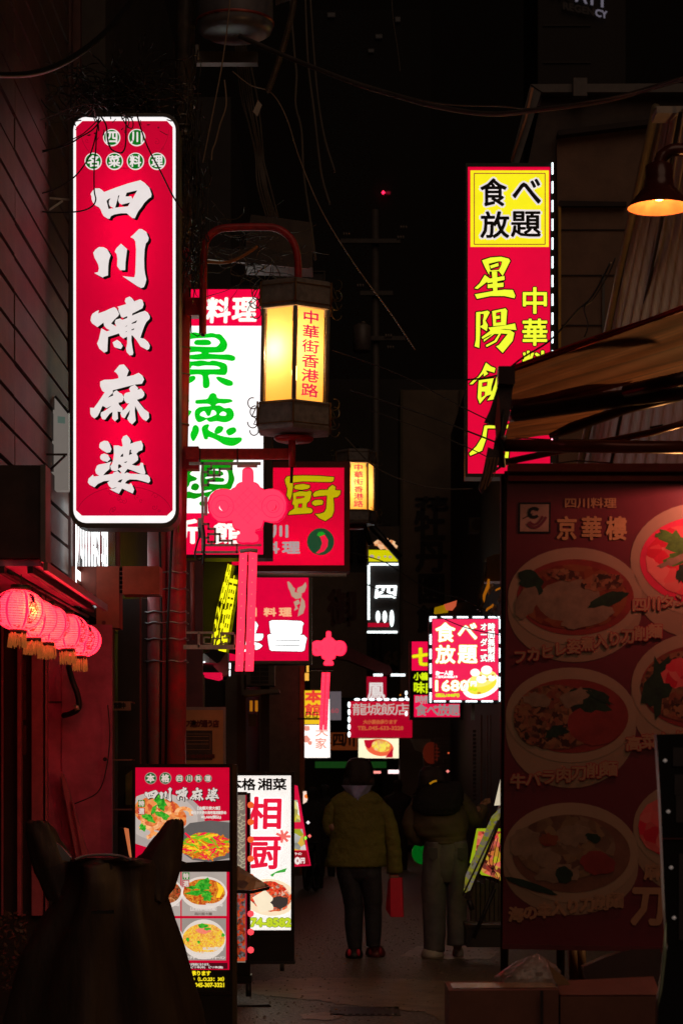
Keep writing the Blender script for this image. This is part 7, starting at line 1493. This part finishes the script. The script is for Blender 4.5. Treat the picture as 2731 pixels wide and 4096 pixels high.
pr_ = [(0, -.094)]+[(.094*math.cos(math.radians(a)), .094*math.sin(math.radians(a))) for a in range(-80, 90, 10)]+[(0, .094)]
MB().lathe(P(1692, 3412, 17.25), pr_, 28).build('shell', mat('green_foil', (.01, .28, .05), .08, .35, nz=.6, ns=14, bump=.4, bs=14, emit=sr(0, 120, 30), es=.35, sample=False), t)
MB().tube([P(1692, 3459, 17.25), P(1700, 3480, 17.2)], .004, 5).build('knot', mat('green_foil2', (.01, .28, .05), .3), t)
# --- far silhouettes
def far_person(label, cx, top, bot, Yf, m, dx=0):
    t = thing('person', label, 'person', gp(cx, Yf)); s = (bot-top)/800*1.0; kk = Yf/F
    q = lambda x, y, d=0: P(cx+(x-1434)*s, top+(y-3030)*s, Yf)+V((0, d, 0))
    JJ = [(q(1434, 3430), .13*1.0, .09), (q(1434, 3300), .15, .10), (q(1434, 3210), .18, .11), (q(1434, 3160), .06), (q(1434, 3135), .06), (q(1434, 3090), .085, .1), (q(1434, 3055), .07, .08), (q(1345, 3215), .06), (q(1320, 3320), .05), (q(1350, 3400), .04), (q(1523, 3215), .06), (q(1550, 3320), .05), (q(1530, 3420), .04), (q(1395, 3520), .09), (q(1400, 3660), .07), (q(1402, 3790), .05), (q(1402, 3815, -.06), .04), (q(1470, 3520), .09), (q(1480, 3660), .07), (q(1484, 3790), .05), (q(1484, 3815, -.06), .04)]
    EE = [(0, 1), (1, 2), (2, 3), (3, 4), (4, 5), (5, 6), (2, 7), (7, 8), (8, 9), (2, 10), (10, 11), (11, 12), (0, 13), (13, 14), (14, 15), (15, 16), (0, 17), (17, 18), (18, 19), (19, 20)]
    return skin_body(t, JJ, EE, m)
sil = mat('silhouette_clothes', (.02, .016, .015), .8)
far_person('dark silhouette of a person with a bicycle left of the olive jacket', 1248, 3132, 3590, 27, sil)
far_person('second dark silhouette just left of the olive jacket, farther off', 1300, 3125, 3540, 30, sil)
far_person('dark silhouette between the two walkers, deep in the alley', 1590, 3105, 3500, 32, sil)
t = thing('bicycle', 'dark bicycle standing by the far silhouette left of the olive jacket', 'bicycle', gp(1262, 26)); q = plane(26)
for cx in (1262, 1232):
    w_ = MB(); w_.tube([P(cx+12*math.cos(a*.3), 3508+50*math.sin(a*.3), 26+(cx-1262)*.02)+V((0, .3*math.cos(a*.3), 0)) for a in range(22)], .02, 5); w_.build('wheel', dark_metal, t)
b = MB(); b.tube([P(1262, 3508, 26), P(1255, 3400, 26.2), P(1236, 3420, 26.6), P(1232, 3508, 26.6)], .018, 5); b.tube([P(1255, 3400, 26.2), P(1262, 3375, 26.1)], .018, 5); b.tube([P(1240, 3372, 26.1), P(1284, 3370, 26.1)], .014, 5); b.build('bicycle_frame', dark_metal, t)
MB().lathe(P(1234, 3400, 26.6), [(0, .0), (.1, .01), (.08, .05), (0, .06)], 10, 1, 1.6).build('saddle', sil, t)

# ---------------------------------------------------------------- cables
def cable(label, pts, Y0, Y1, rp, m=cable_m, n=6, name='cable'):
    s = spline([(p[0], p[1], 0) for p in pts], 6); N = len(s)-1
    pp = [P(q.x, q.y, Y0+(Y1-Y0)*i/N) for i, q in enumerate(s)]
    return MB().tube(pp, [rp*x.y/F for x in pp], n).build(name, m, label=label, cat='cable')
cable('thick black cable sweeping up across the top left corner', [(-40, 300), (100, 298), (200, 275), (300, 225), (400, 150), (480, 65), (560, -40)], 9.8, 12.5, 13)
cable('thick grey-brown cable bundle sagging across the whole width under the transformer', [(960, 145), (1123, 217), (1283, 281), (1448, 344), (1600, 388), (1731, 424), (1954, 456), (2146, 440), (2420, 402), (2630, 344), (2780, 300)], 12.8, 9.5, 10.5, mat('bundle_cable', (.060, .048, .042), .6, nz=.4, ns=6))
cable('thin pale wire just above the thick sagging bundle', [(1130, 212), (1400, 318), (1731, 410), (2000, 425), (2150, 432), (2500, 378), (2780, 290)], 12.75, 9.45, 3, cable_g)
b = MB(); 
for k in range(46):
    f = k/45; x = 1178-105*f**1.4; y = -20+385*f; b.tube([P(x-9, y-5, 12.9), P(x, y+5, 12.86), P(x+9, y+1, 12.9)], .006, 5)
b.tube([P(1178, -20, 12.9), P(1130, 190, 12.9), P(1073, 365, 12.9)], .008, 6)
b.build('cable', mat('twisted_cable', (.16, .11, .07), .5, nz=.5, ns=20), label='coarsely twisted cable hanging beside the transformer drum', cat='cable')
for lb, pts, Y0, r, m in (
 ('left one of two parallel brown cables right of the twisted cable', [(1220, -20), (1232, 250), (1255, 440), (1275, 620), (1290, 720), (1320, 820)], 15, 5, cable_g),
 ('right one of two parallel brown cables right of the twisted cable', [(1240, -20), (1258, 250), (1275, 420), (1300, 560), (1340, 690)], 15, 4.5, cable_g),
 ('long brown cable falling between the twisted cable and the parallel pair', [(1160, -20), (1178, 220), (1186, 300), (1182, 420), (1205, 520), (1215, 700), (1240, 880), (1262, 1040)], 14.5, 5, cable_g),
 ('thin bright wire falling left of the transformer to the pole', [(922, -20), (908, 120), (888, 260), (862, 400), (830, 560), (812, 650)], 12.6, 3, mat('pale_wire', (.28, .20, .14), .4)),
 ('second thin bright wire hanging from the cross arm with a kink', [(898, 320), (905, 420), (880, 500), (862, 570), (850, 600), (846, 640)], 12.6, 3.4, mat('pale_wire', (.28, .20, .14), .4)),
 ('thin wire running from the cross arm down to the right past the lantern', [(930, 285), (1000, 340), (1085, 372), (1145, 470), (1200, 640), (1290, 850), (1420, 1060), (1560, 1250), (1660, 1400)], 13, 2.2, mat('pale_wire', (.28, .20, .14), .4)),
 ('faint wire at the top centre under the night sky', [(1565, -20), (1572, 80), (1590, 200), (1600, 290)], 20, 2.2, cable_g),
 ('sagging wire from the lantern to the ragged awning end', [(1380, 1750), (1500, 1868), (1640, 1930), (1760, 1955), (1890, 1955)], 18, 3, cable_g),
 ('wire crossing low in front of the tall crimson sign', [(1330, 1400), (1600, 1500), (1870, 1640), (1995, 1700)], 13, 2.4, cable_m),
 ('thicker wire crossing the lower part of the tall crimson sign', [(1400, 1560), (1700, 1660), (1870, 1725), (1985, 1770)], 13, 3.4, cable_m),
 ('lowest thin wire crossing the foot of the tall crimson sign', [(1480, 1640), (1700, 1720), (1870, 1790), (1990, 1850)], 13, 2, cable_m),
 ('double black wire looping from the screen to the awning end', [(2440, 1050), (2370, 1180), (2300, 1250), (2200, 1360), (2090, 1430), (1990, 1500), (1860, 1520)], 8.4, 4, cable_m),
 ('black wire hanging from the corrugated screen', [(2460, 1030), (2430, 1100), (2372, 1195), (2335, 1230), (2350, 1300), (2335, 1350)], 8.4, 3, cable_m),
 ('wire draped over the neon sign towards the soup bowl sign', [(1400, 2210), (1540, 2250), (1700, 2350), (1860, 2400), (1990, 2470)], 22, 2.2, cable_m),
 ('wire across the middle of the alley above the red dashed sign', [(1470, 2340), (1600, 2395), (1720, 2450), (1860, 2510), (2000, 2540)], 22, 2, cable_m),
 ('orange-tinted conduit behind the arched red pipe', [(830, 1048), (900, 1050), (960, 1030), (1010, 1000), (1030, 985)], 13.9, 6, mat('orange_conduit', (.35, .13, .03), .4)),
 ('long cable hanging from the transformer pole down behind the arch', [(1000, 250), (1030, 400), (1048, 560), (1060, 700), (1075, 800), (1110, 870)], 14.2, 4, cable_g),
):
    cable(lb, pts, Y0, Y0, r, m)
t = thing('cable_bundle', 'bundle of six brown cables tied together left of the long parallel cables', 'cable', P(1110, 880, 13.9))
for q in range(6):
    R = random.Random(q); o_ = (q-2.5)*9
    MB().tube(spline([P(960+o_*.9, 170, 13.9), P(985+o_, 380, 13.9), P(1010+o_*.8+R.uniform(-6, 6), 500, 13.85), P(1035+o_*.6, 620, 13.9), P(1052+o_*1.1+R.uniform(-5, 5), 740, 13.85), P(1090+o_, 870, 13.9)]), .0065, 6).build('strand', cable_g, t)
MB().poly(plane(13.7), [(1032, 400), (1048, 420), (1030, 466), (1012, 446)], 0, back=-.004).build('paper_tag', mat('paper_tag', (.55, .5, .45), .6), t)
# cables drooping in front of the big red sign
for lb, pts, r in (
 ('black wire looping down over the first brush character of the big sign', [(398, 465), (388, 530), (384, 600), (378, 660), (378, 760), (384, 800), (366, 828), (320, 845), (240, 850), (160, 845), (80, 825), (-20, 792)], 3),
 ('black wire hanging in a deep U between the green discs', [(402, 462), (425, 500), (432, 560), (445, 595), (472, 610), (492, 608), (503, 580), (505, 520), (505, 440)], 3.4),
 ('black wire running down the right side of the big sign to the pole', [(548, 455), (560, 500), (580, 560), (602, 610), (640, 680), (690, 780), (735, 850)], 3.2),
 ('pair of black wires going left from the top of the big sign', [(405, 480), (370, 520), (320, 550), (270, 580), (200, 598), (100, 612), (-20, 616)], 3),
 ('second wire of the pair going left from the top of the big sign', [(400, 472), (340, 530), (290, 558), (230, 590), (120, 620), (-20, 628)], 2.2),
 ('black wire swinging left from the second green disc row', [(395, 490), (372, 590), (345, 650), (290, 715), (200, 765), (110, 778), (40, 768), (-20, 750)], 3),
 ('short black loop at the top edge of the big sign', [(480, 455), (500, 490), (515, 510), (530, 512), (533, 490), (520, 462)], 2.4),
 ('black wire curving across the upper left wall towards the tangle', [(-20, 160), (60, 235), (130, 340), (200, 440), (290, 458), (390, 470)], 3),
 ('thin black wire across the left wall below the thick cable', [(-20, 560), (80, 510), (190, 470), (290, 430), (360, 415), (395, 430)], 2),
): cable(lb, pts, 11.6, 11.75, r)
def tangle(name, label, cx, cy, rx, ry, Yc, n, seed, m, rmin=.0018, rmax=.0045, drop=0):
    R = random.Random(seed); b = MB()
    for i in range(n):
        a = R.uniform(0, 6.28); x, y = cx+R.gauss(0, rx*.35), cy+R.gauss(0, ry*.35); pts = [P(x, y, Yc+R.uniform(-.15, .15))]; dx, dy = R.uniform(-1, 1), R.uniform(-1, 1)
        for k in range(R.randint(4, 8)):
            dx += R.uniform(-.9, .9); dy += R.uniform(-.9, .9); l = math.hypot(dx, dy)+.2; x += dx/l*rx*.28; y += dy/l*ry*.28+drop
            x = cx+(x-cx)*.93; y = cy+(y-cy)*.93; pts.append(P(x, y, Yc+R.uniform(-.12, .12)))
        b.tube(spline(pts, 4), R.uniform(rmin, rmax), 4)
    return b.build(name, m, kind='stuff', label=label)
tangle('wire_tangle', 'dense tangle of black wires above the big red sign', 500, 385, 190, 150, 12.1, 150, 3, mat('tangle_black', (.03, .025, .023), .4, nz=.5))
tangle('wire_tangle', 'loose brown wire ends in the tangle above the big red sign', 560, 390, 170, 100, 12.1, 16, 5, mat('tangle_brown', (.14, .09, .07), .4, nz=.5, col2=(.05, .02, .02)))
tangle('wire_tangle', 'wires wound along the utility pole beside the big red sign', 775, 700, 60, 420, 13.3, 60, 7, mat('tangle_mid', (.045, .035, .028), .4, nz=.6))
tangle('wire_tangle', 'knot of wires at the foot of the arched red pipe', 770, 1040, 60, 150, 13.3, 40, 9, mat('tangle_mid', (.045, .035, .028), .4))
tangle('wire_tangle', 'dark loose wires drooping at the top left wall', 300, 380, 150, 150, 11.9, 34, 11, mat('tangle_black', (.02, .017, .016), .4))
tangle('wire_tangle', 'faint wires crossing the darkness behind the arched pipe', 1000, 1000, 230, 170, 14.2, 44, 15, cable_g, .0015, .004)
t = thing('equipment_box', 'dark grey equipment box high behind the arched red pipe', 'box', P(1100, 1150, 15)); mp = plane(15)
MB().poly(mp, [(1005, 858), (1120, 872), (1250, 890), (1250, 1070), (980, 1060), (985, 950)], 0, back=-.3).build('casing', mat('eq_box', (.05, .04, .035), .6, nz=.3), t)
MB().poly(mp, [(830, 985), (1240, 1040), (1235, 1078), (900, 1048), (830, 1040)], .03, back=.0).build('rail', mat('eq_rail', (.06, .05, .05), .4, .4), t)

# ---------------------------------------------------------------- far towers
t = thing('hotel_tower', 'distant dark hotel tower with dim rooftop letters at the top right', 'building', gp(2320, 150)); mp = plane(150)
MB().rect(mp, 2150, -900, 2500, 3080, 0, -12).build('wall', mat('tower_wall', (.018, .012, .010), .8, nz=.3, ns=.05), t)
b = MB(); hl = glow('hotel_letters', 92, 88, 100, 1.); ms = lambda u, v, d=0: mp(u, v+(u-2424)*.22, d); text(b, ms, 'ATT', (2298, -14, 2424, 38), 2, .3); text(b, ms, 'CY', (2378, 52, 2424, 80), 1.4, .3); b.build('lettering', hl, t); b = MB(); text(b, ms, 'HY', (2206, -14, 2288, 38), 2, .3); text(b, ms, 'REGEN', (2250, 52, 2372, 80), 1.4, .3); b.build('unlit_lettering', mat('unlit_letter', (.05, .045, .05), .6), t)
for y in (102, 250): MB().rect(mp, 2170, y, 2360, y+3, .1, 0).build('ledge', mat('ledge_grey', (.05, .04, .035), .7), t)
t = thing('far_tower', 'distant tower with a few barely lit windows and a red beacon in the dark centre', 'building', gp(1450, 120)); mp = plane(120)
MB().rect(mp, 1240, 40, 1720, 3080, 0, -10).build('wall', mat('far_tower_wall', (.005, .004, .004), .9), t)
for i, (x, y, w_, h_) in enumerate(((1515, 148, 26, 14), (1484, 205, 22, 12), (1325, 62, 30, 16), (1590, 80, 20, 18))):
    MB().rect(mp, x-w_/2, y-h_/2, x+w_/2, y+h_/2, .15, .0).build('window', glow('faint_window', 20, 15, 13, .5), t)
t2 = thing('beacon', 'small bright red beacon glowing on the dark far tower', 'light', mp(1532, 778, .3))
MB().lathe(mp(1532, 776, .3), [(0, -.11), (.10, 0), (0, .11)], 10).build('lens', glow('beacon_red', 255, 30, 70, 4.), t2); MB().rect(mp, 1540, 771, 1560, 781, .3, .2).build('arm', glow('beacon_dim', 90, 0, 20, 1.), t2)
# ---------------------------------------------------------------- dim clutter deep in the alley
t = thing('far_utility_pole', 'thin dark utility pole with cross arms and pale insulators in the dark centre', 'pole', gp(1508, 42)); mp = plane(42)
pm = mat('far_pole_dark', (.05, .04, .035), .6, nz=.3); ins = mat('insulator_pale', (.16, .13, .11), .4, nz=.3)
MB().tube([gp(1508, 42), P(1500, 840, 42)], [.10, .07], 10).build('shaft', pm, t)
for y, x0, x1 in ((962, 1362, 1600), (1350, 1420, 1620), (1170, 1440, 1570)): MB().rect(mp, x0, y, x1, y+17, .15, .05).build('cross_arm', pm, t)
for x, y in ((1612, 918), (1600, 958), (1552, 1350), (1560, 1396), (1385, 945), (1440, 1150)):
    b = MB(); c = mp(x, y, .15)
    for k_ in range(3): b.tube([c+V((-.06+.05*k_, 0, 0)), c+V((-.03+.05*k_, 0, 0))], [.045, .03], 8)
    b.build('insulator', ins, t)
MB().lathe(mp(1446, 1420, .3), [(0, 0), (.16, 0), (.18, .03), (.18, .5), (.1, .55), (0, .56)], 16).build('transformer_can', mat('far_can', (.07, .055, .05), .5), t)
for k_ in range(4): MB().lathe(mp(1452, 1350-k_*16, .2), [(0, 0), (.05, .0), (.05, .02), (.02, .04)], 10).build('insulator', ins, t)
for i, (x0, y0, x1, y1, Yd, a, lb) in enumerate((
 (1385, 1668, 1600, 2100, 46, .05, 'faint square building top behind the sagging lantern wire'),
 (1860, 1760, 1960, 2120, 36, .045, 'dim vertical signboard under the foot of the tall crimson sign'),
 (1868, 2130, 1905, 2420, 34, .06, 'narrow dim signboard left of the plastic wrapped awning'),
 (1100, 1085, 1300, 1330, 34, .03, 'dim unlit board behind the equipment box of the red arch'))):
    t = thing('unlit_sign' if i else 'far_building', lb, 'sign' if i else 'building', P((x0+x1)/2, y1, Yd)); mq_ = plane(Yd); m_ = mat('dim_board_%d' % i, (a, a*.78, a*.62), .7, nz=.4, ns=1.5)
    MB().rect(mq_, x0, y0, x1, y1, 0, -.3).build('board', m_, t); MB().frame(mq_, x0, y0, x1, y1, 4, .03, .001).build('trim', mat('dim_trim_%d' % i, (a*1.8, a*1.3, a), .6), t)
for i, (x, y, r, Yd, c, lb) in enumerate((
 (1073, 2863, 4, 24, (240, 10, 60), 'tiny red pilot lamp left of the yellow banner'), (1205, 2853, 5, 31, (230, 20, 70), 'tiny red lamp at the left edge of the yellow banner'),
 (1600, 2780, 4, 37, (200, 120, 40), 'tiny orange lamp right of the white-lettered red hanging sign'), (1648, 2856, 5, 30, (230, 80, 90), 'tiny pink lamp below the black edge of the dark number sign'),
 (1790, 3085, 7, 28, (240, 130, 120), 'pinkish lamp by the louvred shutter above the fur hood'), (1793, 3012, 4, 28.5, (220, 90, 50), 'tiny orange lamp on the louvred shutter'),
 (1232, 3290, 8, 26, (235, 220, 225), 'small white bicycle lamp left of the olive jacket'), (1238, 3344, 8, 26.2, (240, 110, 100), 'small pink lamp under the white bicycle lamp'), (1408, 2870, 4, 35, (120, 60, 30), 'dim tiny brown lamp beside the dashed red sign'))):
    MB().lathe(P(x, y, Yd), [(0, -r*Yd/F), (r*Yd/F, 0), (0, r*Yd/F)], 10).build('small_lamp', glow('tiny_lamp_%d' % i, *c, 1.2), label=lb, cat='lamp')
t = thing('air_conditioner', 'dim outdoor air conditioner high on the right wall under the tall crimson sign', 'air conditioner', P(1905, 2160, 30)); mp = plane(30)
MB().rect(mp, 1876, 2070, 1944, 2128, 0, -.3).build('casing', mat('ac_far', (.07, .06, .05), .6), t); MB().disc(mp, 1905, 2099, 22, d=.01).build('fan_grille', mat('ac_far_dark', (.015, .012, .012), .6), t)
# downpipes and meters on the left, catching red light
for i, (x, w_, y0, y1, lb) in enumerate(((470, 10, 1100, 2270, 'left thin downpipe behind the big red sign'), (770, 9, 2250, 2560, 'thin downpipe right of the strapped poles'))):
    MB().tube([P(x, y0, 14.6), P(x+2, y1, 14.6)], w_*14.6/F, 8).build('downpipe', mat('red_brown_pipe', (.30, .07, .06), .45, nz=.3), label=lb, cat='pipe')
# painted drain grate and joints in the road
t = thing('drain_grate', 'dark iron drain grate set in the asphalt near the feet of the walkers', 'grate', (.1, 13.2, .003))
for k_ in range(9): MB().box(-.05+k_*.045, 13.0, .002, -.025+k_*.045, 13.4, .008).build('bar', dark_metal, t)
MB().box(-.07, 12.96, .001, .36, 13.44, .004).build('tray', mat('grate_black', (.01, .01, .01), .5), t)
b = MB(); R = random.Random(31)
for k_ in range(1500):
    yy = R.uniform(9.5, 22); xx = R.uniform(-1.3, 1.3); s_ = R.uniform(.004, .010); a_ = R.uniform(0, 6)
    c = V((xx, yy, .004)); u = V((math.cos(a_), math.sin(a_), 0))*s_; q_ = V((-math.sin(a_), math.cos(a_), 0))*s_*.7
    b.add([c-u-q_, c+u-q_, c+u+q_, c-u+q_, c+V((0, 0, s_*.9))], [(0, 1, 4), (1, 2, 4), (2, 3, 4), (3, 0, 4)])
b.build('gravel', mat('asphalt_chips', (.22, .17, .13), .4, nz=.7, ns=60), kind='stuff', label='loose pale chips scattered on the dark asphalt')
